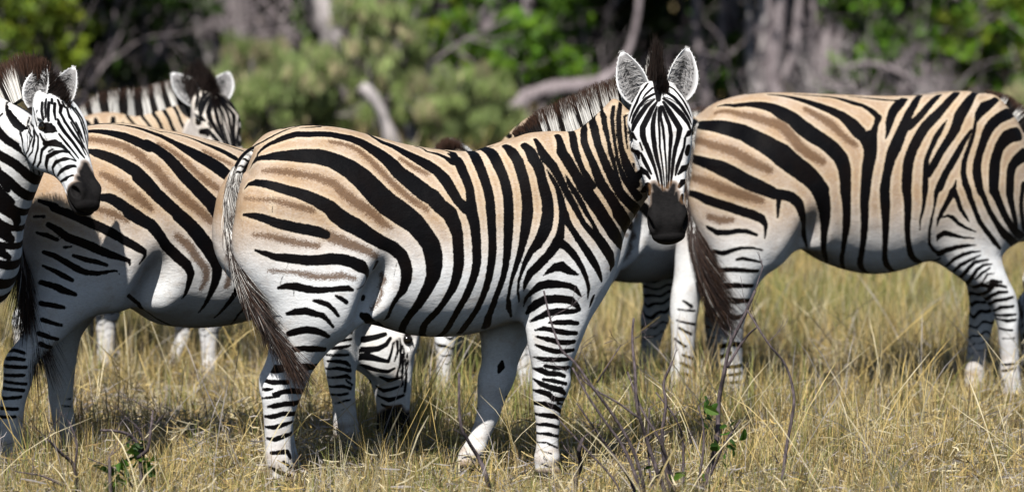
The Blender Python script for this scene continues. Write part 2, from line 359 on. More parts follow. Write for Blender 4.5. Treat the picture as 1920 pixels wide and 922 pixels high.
def build_zebra(name, loc, yaw, scale, S, bands, h=.014, sub=1, seed=1, hair=1.0, head_sub=0):
    rng = np.random.default_rng(seed)
    root = empty(name, loc, R_(yaw), scale)
    prims = rig_prims(S); V, Q = body_mesh(prims, h, sub, head_sub)
    _, lab = evaluate(prims, V, True)
    for _ in range(0): pass
    B = {k: dec(v) for k, v in bands.items()}
    def dense(pls):          # curve through the traced points, laid on the skin
        out = []
        for pl in pls:
            p = np.array(pl, float)
            if len(p) < 2: out.append(p); continue
            q = np.concatenate([[2*p[0]-p[1]], p, [2*p[-1]-p[-2]]]); r = []
            for i in range(1, len(q)-2):
                a, b, c, d = q[i-1:i+3]; m = int(min(5, max(1, np.linalg.norm(c[:3]-b[:3])/.028)))
                for t_ in np.arange(m)/m:
                    v = .5*(2*b+(c-a)*t_+(2*a-5*b+4*c-d)*t_**2+(3*b-a-3*c+d)*t_**3); v[3] = b[3]+(c[3]-b[3])*t_; r.append(v)
            r.append(p[-1]); out.append(np.array(r))
        if not out: return out
        n_ = [len(o) for o in out]; A = np.concatenate(out); A[:, :3] = project_on(prims, A[:, :3], 3)
        return np.split(A, np.cumsum(n_)[:-1])
    B = {k: (dense(v) if k[0] != 'h' or k == 'head' else v) for k, v in B.items()}
    flip = lambda pls: [[(x, -y, z, w) for x, y, z, w in pl] for pl in pls]
    blk = np.full(len(V), .2); brn = np.full(len(V), .2); drk = np.full(len(V), .2)
    def sub_field(target, mask, pls, yw=1.0, k=1.0):
        ix = np.nonzero(mask)[0]
        if len(ix) and pls: target[ix] = seg_field(V[ix], pls, yw, target[ix], S.get('wf', 1.0)*k)
    y = V[:, 1]; head = lab == 2; body = ~head
    nomirror = S.get('nomirror', 0)
    tor = B.get('torso', [])
    if 'neck_rings' in S: body = body & (lab != 1)
    sub_field(blk, body & (y < .06), tor, .8); sub_field(blk, (lab == 1) & (y < .06), tor, .8, S.get('neck_w', 1.0)); sub_field(blk, body & (y > -.06), flip(tor[nomirror:]), .8)
    tt_ = np.array(S['torso'], float); dors = [[(x, 0, zt, .026) for x, zt, _, _ in tt_ if x > -.6]]
    sub_field(blk, lab == 0, dors)
    br = B.get('brown', []); br = [np.asarray(b_)*np.array((1, 1, 1, 1.3)) for b_ in br]; fbr = [np.asarray(b_)*np.array((1, -1, 1, 1)) for b_ in br]
    sub_field(brn, body & (y < .06), br, .8); sub_field(brn, body & (y > -.06), fbr, .8)
    for nm, sd in (('HR', -1), ('HL', 1), ('FR', -1), ('FL', 1)):
        m = ((lab == LAB[nm]) | ((lab == 0) & (V[:, 2] < .85))) & (y*sd > -.01)
        m &= (V[:, 0] < 0) if nm[0] == 'H' else (V[:, 0] > 0)
        if 'leg'+nm in B: sub_field(blk, m, [np.asarray(b_)*np.array((1, 1, 1, 1.32)) for b_ in B['leg'+nm]], .25)
        elif nm in S.get('rings', {}):
            z0, z1, n_, wd, a0, mode = S['rings'][nm]
            st = np.array(S['legs'][nm], float); o = np.argsort(st[:, 0]); st = st[o]
            ml = (lab == LAB[nm]) & (V[:, 2] < z1+.05); ix = np.nonzero(ml)[0]; v = V[ix]
            xc = np.interp(v[:, 2], st[:, 0], st[:, 1]); yc = np.interp(v[:, 2], st[:, 0], st[:, 3]); az = np.arctan2(v[:, 1]-yc, v[:, 0]-xc)
            zz = v[:, 2]+.012*np.sin(az*2+a0)+.006*np.sin(az*5+v[:, 2]*40)+.01*np.sin(v[:, 2]*23+a0)
            per = (z1-z0)/n_; ph = ((zz-z0)/per) % 1.0; per_i = np.floor((zz-z0)/per)
            wv = wd*(.75+.5*((np.sin(per_i*12.9+a0)*437.5) % 1))*np.clip(.15+.85*(zz-z0)/(z1-z0)*1.5, .1, 1)
            out = np.cos(az-(-math.pi/2 if nm[1] == 'R' else math.pi/2))
            wv = wv*np.clip(.75+.45*out, .15, 1) if mode else wv
            d = np.abs(ph-.5)*per-wv/2; d = np.where((zz < z0) | (zz > z1), .2, d); blk[ix] = np.minimum(blk[ix], d)
    if 'neck' in S and 'neck_rings' in S:
        n_, wd, t0, t1, a0 = S['neck_rings']; nk = S['neck']; T_, U_, V_ = frame_from(nk['T'], nk['U'])
        ix = np.nonzero((lab == 1))[0]; q = V[ix]-np.array(nk['O']); t = q@T_; u = q@U_
        tt = t+S.get('neck_slant', .25)*u*.5+.008*np.sin(u*30+a0); per = (t1-t0)/n_; ph = ((tt-t0)/per) % 1.0
        blk[ix] = np.minimum(blk[ix], np.where(t > t1-.03, .2, np.abs(ph-.5)*per-wd*per*(.5+.12*np.sin(np.floor((tt-t0)/per)*7.3))*.55))
    if 'clip_z' in S: blk = np.where((lab == 0) & (V[:, 2] < S['clip_z']), .2, blk)
    hd = S.get('head')
    if hd:
        T, U, Vh = frame_from(hd['T'], hd['U']); hs = hd.get('s', 1.0); poll = np.array(hd['poll'])
        W2 = lambda pls: [[(*(poll+hs*(T*a+U*b+Vh*c)), w*hs) for a, b, c, w in pl] for pl in pls]
        if 'head' in B: sub_field(blk, head | (lab == 1), [np.asarray(b_)*np.array((1, 1, 1, S.get('head_w', 1.0))) for b_ in B['head']])
        if 'muzzle' in B: sub_field(drk, head, B['muzzle'])
        if 'hhead' in B: sub_field(blk, head, W2([[(a, b, c, w*S.get('head_w', 1.0)) for a, b, c, w in pl] for pl in B['hhead']])); sub_field(drk, head, W2(B['hmuzzle']))
        q = (V-poll)/hs; t = q@T; u = q@U; v_ = q@Vh
        drk = np.where(head, np.minimum(drk, (hd.get('mz', .455)-t+.03*np.maximum(-u, 0))*hs), drk)
        if 'jaw_rings' in S:      # cheeks and underside, away from the traced front of the face
            dx = u+.075; dt_ = t-.21; rr = np.sqrt((dx*1.15)**2+dt_**2); ringd = np.abs((((rr+.02*np.sin(3*np.arctan2(dx, dt_)))/.040) % 1.0)-.5)*.040-.009
            jm = head & (np.abs(v_) > .055) & (u < S['jaw_rings']) & (t < .43); blk[jm] = np.minimum(blk[jm], ringd[jm])
    z = V[:, 2]; sm = lambda a, b, x: np.clip((x-a)/(b-a), 0, 1)**2*(3-2*np.clip((x-a)/(b-a), 0, 1))
    tl, th = S.get('tan_z', (.77, 1.06)); tan = sm(tl, th, z)*S.get('tan', .92)
    tan = np.where(head, S.get('head_tan', .22)*sm(.45, .1, 0*z+.2), tan); tan = np.where(np.isin(lab, (3, 4, 5, 6)) & (z < tl), .03, tan)
    nz = np.sin(V[:, 0]*31+z*17)*np.sin(z*43+V[:, 1]*29)*np.sin(V[:, 0]*13-z*71); dirt = np.where(np.isin(lab, (3, 4, 5, 6)), np.clip(sm(.42, .0, z)*(.42+.5*nz), 0, .8), np.clip(nz-.45, 0, 1)*.5)
    legs_low = np.isin(lab, (3, 4, 5, 6)); drk = np.where(legs_low, np.minimum(drk, (z-.045)), drk)
    tan = np.maximum(relax(tan[:, None].repeat(3, 1), Q, 5)[:, 0], 0)
    at = dict(fin=head*1.0, blk=blk, brn=brn, drk=drk, tan=tan, dirt=dirt, grey=0*z)
    Vs, Fs = [V], [Q]; off = len(V); hv, hf, hc = [], [], []; hoff = 0
    def addhair(r):
        nonlocal hoff
        hv.append(r[0]); hf.append(r[1]+hoff); hc.append(r[2]); hoff += len(r[0])
    if hd:
        for sg, ea in ((-1, hd.get('ear_r', {})), (1, hd.get('ear_l', {}))):
            up = unit(-T*ea.get('up', .95)+Vh*sg*ea.get('out', .30)+U*ea.get('fw', .12)); op = unit(U*ea.get('open', 1.0)+Vh*sg*ea.get('side', .25)); op = unit(op-up*(op@up)); ac = np.cross(up, op)
            base = poll+hs*(T*.03+U*.01+Vh*sg*.068)
            sh = ear_shell(.205*hs*ea.get('len', 1), .062*hs*ea.get('wid', 1), .055*hs)
            ev, ef, eat, W = hairy_ear(rng, sh, base, up, ac, op)
            Vs.append(ev); Fs.append(ef+off); off += len(ev)
            for k in at: at[k] = np.concatenate([at[k], eat.get(k, np.full(len(ev), .2 if k in ('brn', 'drk') else 0.))])
            nh = int(420*hair); a = rng.uniform(.08, .80, nh); b = rng.uniform(-.8, .8, nh)
            ii = (a*(sh.shape[0]-1)).astype(int); jj = ((b+1)/2*(sh.shape[1]-1)).astype(int)
            rt = W(sh[ii, jj]+np.array((0, 0, .004)))
            side = rng.choice((-1, 1), nh); dr = up*rng.uniform(.1, .9, nh)[:, None]+ac*(-np.sign(b)*rng.uniform(.2, 1, nh))[:, None]+op*rng.uniform(.1, .5, nh)[:, None]
            tone = np.clip(rng.normal(.22, .15, nh)-.28*(np.abs(b) < .3)*(a > .3)+.25*(np.abs(b) > .5), .02, .75)[:, None]*np.array((1, .98, .97))
            addhair(strands(rng, rt, dr, rng.uniform(.015, .04, nh)*hs, np.zeros((nh, 3)), .0011*hs, lambda s: tone[:, None]*np.ones((1, 5, 1))))
            # short pale fringe all round the rim
            rim_s = np.concatenate([sh[2:, 0], sh[-1], sh[2:, -1]]); nf = int(300*hair); k_ = rng.integers(0, len(rim_s), nf)
            rt = W(rim_s[k_]+rng.normal(0, .002, (nf, 3))); dr = np.repeat(up[None], nf, 0)+op*.4+ac*(np.sign(rim_s[k_, 1])*.35)[:, None]
            tone2 = np.clip(rng.normal(.66, .1, nf), .2, .85)[:, None]*np.array((1, .98, .95))
            addhair(strands(rng, rt, dr, rng.uniform(.003, .007, nf)*hs, np.zeros((nf, 3)), .0012, lambda s: tone2[:, None]*np.ones((1, 5, 1))))
    body = mesh_obj('body', np.concatenate(Vs), np.concatenate(Fs), COAT, root)
    for k, v in at.items(): fattr(body, k, v)
    n2 = len(hv)//2
    for part in ((hv[:n2], hf[:n2], hc[:n2]), (hv[n2:], hf[n2:], hc[n2:])) if hv else ():
        lo = part[1][0].min(); o = mesh_obj('ear_hair', np.concatenate(part[0]), np.concatenate(part[1])-lo, HAIR, root); cattr(o, np.concatenate(part[2]))
    hv, hf, hc = [], [], []; hoff = 0
    if hd:   # eyes with lids and lashes
        for sg in (-1, 1):
            c = poll+hs*(T*.170+U*.036+Vh*sg*.103); nU, nV = 12, 18
            th_ = np.linspace(0, np.pi, nU)[:, None]; ph_ = np.linspace(0, 2*np.pi, nV, endpoint=False)[None]; r = .0225*hs
            X = np.stack(np.broadcast_arrays(np.sin(th_)*np.cos(ph_), np.sin(th_)*np.sin(ph_), np.cos(th_)+0*ph_), -1).reshape(-1, 3)*r+c
            i, j = np.meshgrid(np.arange(nU-1), np.arange(nV), indexing='ij'); a_ = (i*nV+j).ravel(); b_ = (i*nV+(j+1) % nV).ravel()
            eo = mesh_obj('eye', X, np.stack([a_, b_, b_+nV, a_+nV], 1), EYE, root)
            n_ = int(60*max(hair, .3)); q_ = rng.uniform(-1, 1, n_); rt = c+(T*.02)*(q_[:, None])*hs+U*.016*hs*(1-q_[:, None]**2)+Vh*sg*.012*hs
            dr = np.repeat((U*.2+Vh*sg*1.0+T*.55)[None], n_, 0)
            r_ = strands(rng, rt, dr, rng.uniform(.012, .022, n_)*hs, np.zeros((n_, 3)), .0009, lambda s: np.full((n_, 5, 3), .008))
            o = mesh_obj('eyelashes', r_[0], r_[1], HAIR, eo); cattr(o, r_[2])
    # ---- mane: upright hair along the crest
    hv, hf, hc = [], [], []; hoff = 0
    M = S.get('mane')
    if M:
        cp = np.array(M['crest'], float); d = np.r_[0, np.cumsum(np.linalg.norm(np.diff(cp, axis=0), axis=1))]; n_ = int(M.get('n', 5200)*hair)
        upc = np.array(M.get('up', (0, 0, 1.)), float); upc = upc/np.linalg.norm(upc); st_ = np.linspace(.12, -.16, 57)      # set the crest on the skin
        fld = evaluate(prims, (cp[:, None]+upc*st_[None, :, None]).reshape(-1, 3)).reshape(len(cp), -1); hit = (fld < 0).any(1); cp = np.where(hit[:, None], cp+upc*st_[np.argmax(fld < 0, 1)][:, None], cp)
        if len(cp) > 3: cp[1:-1] = .5*cp[1:-1]+.25*(cp[:-2]+cp[2:])
        t = rng.uniform(0, 1, n_)**.95; x = t*d[-1]; rt = np.stack([np.interp(x, d, cp[:, i]) for i in range(3)], 1)
        tang = np.gradient(cp, axis=0); tang /= np.linalg.norm(tang, axis=1)[:, None]; tg = np.stack([np.interp(x, d, tang[:, i]) for i in range(3)], 1)
        upv = np.array(M.get('up', (0, 0, 1.)), float); upv = upv/np.linalg.norm(upv)
        up_ = np.repeat(upv[None], n_, 0) if 'ups' not in M else np.stack([np.interp(t, np.linspace(0, 1, len(M['ups'])), np.array(M['ups'])[:, i]) for i in range(3)], 1)
        up_ = up_-tg*(up_*tg).sum(1)[:, None]; up_ /= np.linalg.norm(up_, axis=1)[:, None]
        side = np.cross(tg, up_); off_ = rng.uniform(-1, 1, n_)
        rt = rt+side*(off_*M.get('half', .016))[:, None]-up_*M.get('sink', .015)
        ln = (M.get('sink', .015)-.012)+np.interp(t, np.linspace(0, 1, len(M['len'])), M['len'])*rng.uniform(.72, 1.06, n_)*(1-.18*off_**2)
        dr = up_+tg*np.interp(t, np.linspace(0, 1, len(M['lean'])), M['lean'])[:, None]+side*(off_*.10)[:, None]
        stops = np.array(M['stops']); w_ = (np.searchsorted(stops, t+rng.normal(0, .003, n_)) % 2 == 1)
        basec = np.where(w_[:, None], WHT*rng.uniform(.8, 1.08, (n_, 1)), BLK+.012*rng.uniform(0, 1, (n_, 1)))
        tipc = BRN*rng.uniform(.6, 1.5, (n_, 1)); tipf = np.clip(M.get('tip', .68)+rng.normal(0, .07, n_), .2, 1)
        def cf(s):
            f = np.clip((s[None]-tipf[:, None])/.13, 0, 1)[..., None]; return basec[:, None]*(1-f)+tipc[:, None]*f
        addhair(strands(rng, rt, dr, ln, np.zeros((n_, 3)), .0022, cf, k=7, jitter=.03))
        for fl in M.get('tufts', []):     # forelock: (root, dir, length, spread_across, spread_along, n, dark, across vec)
            r0, dd, L_, sa, sl_, n2, dark = fl; n2 = int(n2*hair); r0 = np.array(r0); dd = unit(dd)
            a1 = unit(np.cross(dd, U if hd else (0, 1, 0))); g = rng.normal(0, 1, (n2, 2)); g = np.clip(g, -1.8, 1.8)
            rt = r0+a1*(g[:, :1]*sa)+(T if hd else np.array((1., 0, 0)))*(g[:, 1:]*sl_)
            dr = dd[None]-a1*(g[:, :1]*.10)
            c_ = (BLK*.8+BRN*.35*rng.uniform(0, 1, (n2, 1))) if dark else WHT*rng.uniform(.4, 1, (n2, 1))
            addhair(strands(rng, rt, dr, L_*rng.uniform(.6, 1.05, n2)*(1-.16*np.abs(g[:, 0])), np.zeros((n2, 3)), .0016, lambda s: c_[:, None]*np.ones((1, 7, 1)), k=7, jitter=.07))
        o = mesh_obj('mane', np.concatenate(hv), np.concatenate(hf), HAIR, root); cattr(o, np.concatenate(hc))
    # ---- tail
    tl_ = S.get('tail')
    if tl_:
        cp = np.array(tl_['path'], float); fine = smooth_table(np.concatenate([np.linspace(0, 1, len(cp))[:, None], cp], 1), 60)[:, 1:]
        s = np.linspace(0, 1, 60); rad = np.interp(s, (0, .12, .45, .8, 1), (.034, .029, .023, .012, .004))
        tg = np.gradient(fine, axis=0); tg /= np.linalg.norm(tg, axis=1)[:, None]
        a = np.cross(tg, (0, 1, 0)); a /= np.linalg.norm(a, axis=1)[:, None]; b = np.cross(tg, a); K = 14
        ph_ = np.linspace(0, 2*np.pi, K, endpoint=False)
        X = fine[:, None]+rad[:, None, None]*(np.cos(ph_)[None, :, None]*a[:, None]*.8+np.sin(ph_)[None, :, None]*b[:, None]*1.15)
        i, j = np.meshgrid(np.arange(59), np.arange(K), indexing='ij'); A_ = (i*K+j).ravel(); B_ = (i*K+(j+1) % K).ravel()
        tb = mesh_obj('tail', X.reshape(-1, 3), np.stack([A_, B_, B_+K, A_+K], 1), COAT, root)
        ss = np.repeat(s[:, None], K, 1); sp = np.abs(((ss*23) % 1)-.5)/23*.75-.0065; sp = np.maximum(sp, np.abs(np.cos(ph_)[None])*.02-.009); sp = np.where((ss > .06) & (ss < .45), sp, .2)
        sp = np.minimum(sp, .006-np.abs(np.sin(ph_)[None]-(-1)*tl_.get('edge', 1))*.03) if tl_.get('edge', 1) else sp
        n3 = 60*K
        for k, v in dict(fin=np.ones(n3), blk=sp.ravel(), brn=np.full(n3, .2), drk=np.full(n3, .2), tan=(.55*(1-ss)).ravel(), dirt=np.zeros(n3), grey=np.zeros(n3)).items(): fattr(tb, k, v)
        n_ = int(tl_.get('n', 2600)*1.6*max(hair, .5)); t = np.interp(rng.uniform(0, 1, n_), (0, .22, 1), tl_.get('hair_t', (.16, .36, 1.0))); x = t*59; i0 = np.clip(x.astype(int), 0, 58); f = (x-i0)[:, None]
        g = lambda Aa: Aa[i0]*(1-f)+Aa[i0+1]*f
        ang = rng.uniform(0, 2*np.pi, n_); rt = g(fine)+g(rad[:, None])*.9*(np.cos(ang)[:, None]*g(a)+np.sin(ang)[:, None]*g(b))
        end = np.array(tl_['end'], float); L_ = np.interp(t, (.15, .4, .7, 1), tl_.get('lens', (.05, .16, .26, .30)))*rng.uniform(.45, 1.05, n_)
        sp_ = tl_.get('spread', .22)
        dr = g(tg)*.75+(np.cos(ang)[:, None]*g(a)+np.sin(ang)[:, None]*g(b))*(sp_*rng.uniform(.2, 1, n_))[:, None]
        bend = (end-rt); bend -= g(tg)*((bend*g(tg)).sum(1))[:, None]; bend *= (.70*np.clip(t, .35, 1))[:, None]*np.clip(L_/.3, .2, 1)[:, None]
        lite = (rng.uniform(0, 1, n_) < np.interp(t, (.15, .4, .62, .8), tl_.get('lite', (.75, .62, .25, .05))))
        c0 = np.where(lite[:, None], (WHT*.75)*rng.uniform(.45, 1.1, (n_, 1)), BLK+BRN*.5*rng.uniform(0, 1, (n_, 1)))
        c1 = np.where((rng.uniform(0, 1, n_) < .22)[:, None], np.array((.10, .055, .035))*rng.uniform(.5, 1.3, (n_, 1)), c0*.8)
        def cf(s_): return c0[:, None]*(1-s_[None, :, None])+c1[:, None]*s_[None, :, None]
        r = strands(rng, rt, dr, L_, bend+rng.normal(0, .012, (n_, 3)), .0013, cf, k=7, jitter=.06)
        o = mesh_obj('tail_hair', r[0], r[1], HAIR, tb); cattr(o, r[2])
    return root

# ---------------------------------------------------------------- data: shapes (metres) and painted bands (mm) of each zebra, in its own frame
SPEC_main = {'torso':((-0.665,1.2,0.84,0.13),(-0.64,1.275,0.76,0.185),(-0.6,1.325,0.7,0.22),(-0.51,1.362,0.66,0.245),(-0.41,1.372,0.64,0.26),(-0.29,1.36,0.63,0.265),(-0.165,1.328,0.605,0.27),(-0.04,1.295,0.568,0.285),(0.1,1.273,0.555,0.29),(0.25,1.264,0.572,0.275),(0.36,1.275,0.605,0.24),(0.46,1.295,0.65,0.205),(0.56,1.27,0.7,0.18),(0.65,1.17,0.75,0.15),(0.71,1.05,0.8,0.11)),'leg_k':0.08,'torso_cap':(0.045,0.06),'neck':{'O':(0.46,0,0.985),'T':(0.44,-0.13,0.22),'U':(-0.36,0,0.93),'st':((-0.03,0,0.262,0.3,0,0.17),(0.1,0,0.28,0.3,0,0.165),(0.2,0.01,0.248,0.265,0,0.145),(0.3,0.025,0.225,0.215,0,0.12),(0.4,0.04,0.232,0.165,0,0.1),(0.48,0.05,0.25,0.13,0,0.085))},'head':{'poll':(0.915,-0.15,1.482),'T':(-0.008,-0.2,-0.56),'U':(-0.22,-0.92,0.3),'s':0.985,'ear_r':{'len':1.02,'wid':1.04},'ear_l':{'len':1.02,'wid':1.04}},'legs':{'HR':((1.06,-0.49,0.2,-0.145,0.125),(0.95,-0.48,0.25,-0.145,0.13),(0.85,-0.46,0.25,-0.145,0.13),(0.78,-0.43,0.228,-0.145,0.125),(0.729,-0.415,0.196,-0.144,0.118),(0.647,-0.431,0.143,-0.142,0.105),(0.566,-0.468,0.095,-0.14,0.085),(0.49,-0.497,0.078,-0.137,0.07),(0.44,-0.523,0.078,-0.136,0.064),(0.405,-0.54,0.082,-0.135,0.062),(0.36,-0.553,0.076,-0.134,0.058),(0.31,-0.56,0.064,-0.132,0.05),(0.24,-0.565,0.054,-0.13,0.044),(0.16,-0.565,0.05,-0.128,0.043),(0.11,-0.562,0.052,-0.126,0.047),(0.07,-0.552,0.05,-0.125,0.045),(0.05,-0.545,0.055,-0.125,0.05),(0,-0.535,0.066,-0.123,0.057)),'HL':((1.06,-0.49,0.2,0.145,0.125),(0.95,-0.48,0.25,0.145,0.13),(0.85,-0.46,0.25,0.145,0.13),(0.78,-0.43,0.228,0.145,0.125),(0.729,-0.413,0.196,0.144,0.118),(0.647,-0.42,0.143,0.142,0.105),(0.566,-0.448,0.095,0.14,0.085),(0.49,-0.469,0.078,0.137,0.07),(0.44,-0.49,0.078,0.136,0.064),(0.405,-0.503,0.082,0.135,0.062),(0.36,-0.511,0.076,0.134,0.058),(0.31,-0.513,0.064,0.132,0.05),(0.24,-0.511,0.054,0.13,0.044),(0.16,-0.502,0.05,0.128,0.043),(0.11,-0.494,0.052,0.126,0.047),(0.07,-0.479,0.05,0.125,0.045),(0.05,-0.47,0.055,0.125,0.05),(0,-0.455,0.066,0.123,0.057)),'FR':((0.95,0.46,0.16,-0.1215,0.13),(0.85,0.48,0.16,-0.1215,0.115),(0.76,0.5,0.14,-0.1215,0.1),(0.705,0.505,0.12,-0.1215,0.093),(0.586,0.504,0.101,-0.135,0.083),(0.506,0.501,0.088,-0.135,0.074),(0.423,0.497,0.072,-0.135,0.063),(0.385,0.499,0.074,-0.135,0.066),(0.343,0.495,0.068,-0.135,0.064),(0.292,0.486,0.055,-0.135,0.05),(0.211,0.485,0.045,-0.135,0.041),(0.13,0.483,0.044,-0.135,0.04),(0.09,0.482,0.05,-0.135,0.047),(0.055,0.481,0.046,-0.135,0.043),(0.04,0.485,0.052,-0.135,0.047),(0,0.495,0.064,-0.135,0.055)),'FL':((0.95,0.46,0.16,0.117,0.13),(0.85,0.44,0.16,0.117,0.115),(0.76,0.418,0.14,0.117,0.1),(0.705,0.402,0.12,0.117,0.093),(0.586,0.385,0.101,0.13,0.083),(0.506,0.376,0.088,0.13,0.074),(0.423,0.359,0.072,0.13,0.063),(0.385,0.35,0.074,0.13,0.066),(0.343,0.341,0.068,0.13,0.064),(0.292,0.328,0.055,0.13,0.05),(0.211,0.308,0.045,0.13,0.041),(0.13,0.271,0.044,0.13,0.04),(0.09,0.251,0.05,0.13,0.047),(0.055,0.234,0.046,0.13,0.043),(0.04,0.228,0.052,0.13,0.047),(0,0.212,0.064,0.13,0.055))},'extra':(((0.5,-0.145,0.93),(0.13,0.07,0.24),0.12,20),((0.5,0.145,0.93),(0.13,0.07,0.24),0.12,20),((-0.36,-0.2,0.8),(0.16,0.09,0.2),0.12,-15),((-0.36,0.2,0.8),(0.16,0.09,0.2),0.12,-15),((0.6,0,0.84),(0.14,0.16,0.17),0.1),((-0.37,-0.215,0.755),(0.105,0.085,0.15),0.05,-25),((-0.37,0.215,0.755),(0.105,0.085,0.15),0.05,-25),((-0.228,-0.305,0.735),(0.05,0.125,0.14),0.05,-20,-1),((-0.228,0.305,0.735),(0.05,0.125,0.14),0.05,-20,-1),((0.385,-0.215,0.64),(0.03,0.085,0.07),0.04,0,-1),((0.385,0.215,0.64),(0.03,0.085,0.07),0.04,0,-1),((-0.578,-0.125,1),(0.135,0.12,0.23),0.06),((-0.622,0.125,1),(0.135,0.12,0.23),0.06)),'nomirror':1,'tan_z':(0.77,1.06),'mane':{'crest':((0.4,0,1.285),(0.462,0,1.3),(0.567,-0.02,1.325),(0.642,-0.035,1.345),(0.727,-0.055,1.397),(0.812,-0.085,1.455),(0.87,-0.115,1.5),(0.915,-0.14,1.52)),'len':(0.04,0.1,0.135,0.15,0.155,0.15,0.13),'lean':(-0.5,-0.25,-0.1,0,0.05,0.08,0.1),'stops':(0.17,0.212,0.235,0.3,0.335,0.42,0.445,0.51,0.53,0.59,0.615,0.67,0.69,0.75,0.77,0.85,0.88,0.97),'tip':0.72,'half':0.022,'n':9500,'tufts':(((0.903,-0.175,1.5),(0,-0.05,1),0.175,0.02,0.03,1900,1),((0.905,-0.14,1.5),(-0.12,0,1),0.13,0.018,0.015,500,0),((0.905,-0.215,1.475),(0.005,-0.5,-0.8),0.125,0.012,0.03,1300,1),((0.903,-0.19,1.505),(0,-0.9,0.2),0.08,0.02,0.02,1000,1),((0.915,-0.215,1.47),(0,-0.5,0.8),0.09,0.014,0.02,900,1))},'tail':{'path':((-0.56,0,1.27),(-0.63,0,1.272),(-0.685,-0.01,1.22),(-0.718,-0.025,1.12),(-0.73,-0.05,1),(-0.728,-0.13,0.88),(-0.675,-0.21,0.72),(-0.585,-0.275,0.57)),'end':(-0.475,-0.3,0.36),'lens':(0.04,0.12,0.2,0.24),'lite':(0.85,0.8,0.4,0.06),'spread':0.11,'n':5200,'hair_t':(0.3,0.45,1),'edge':-1},'wf':1.13,'neck_w':1.12}
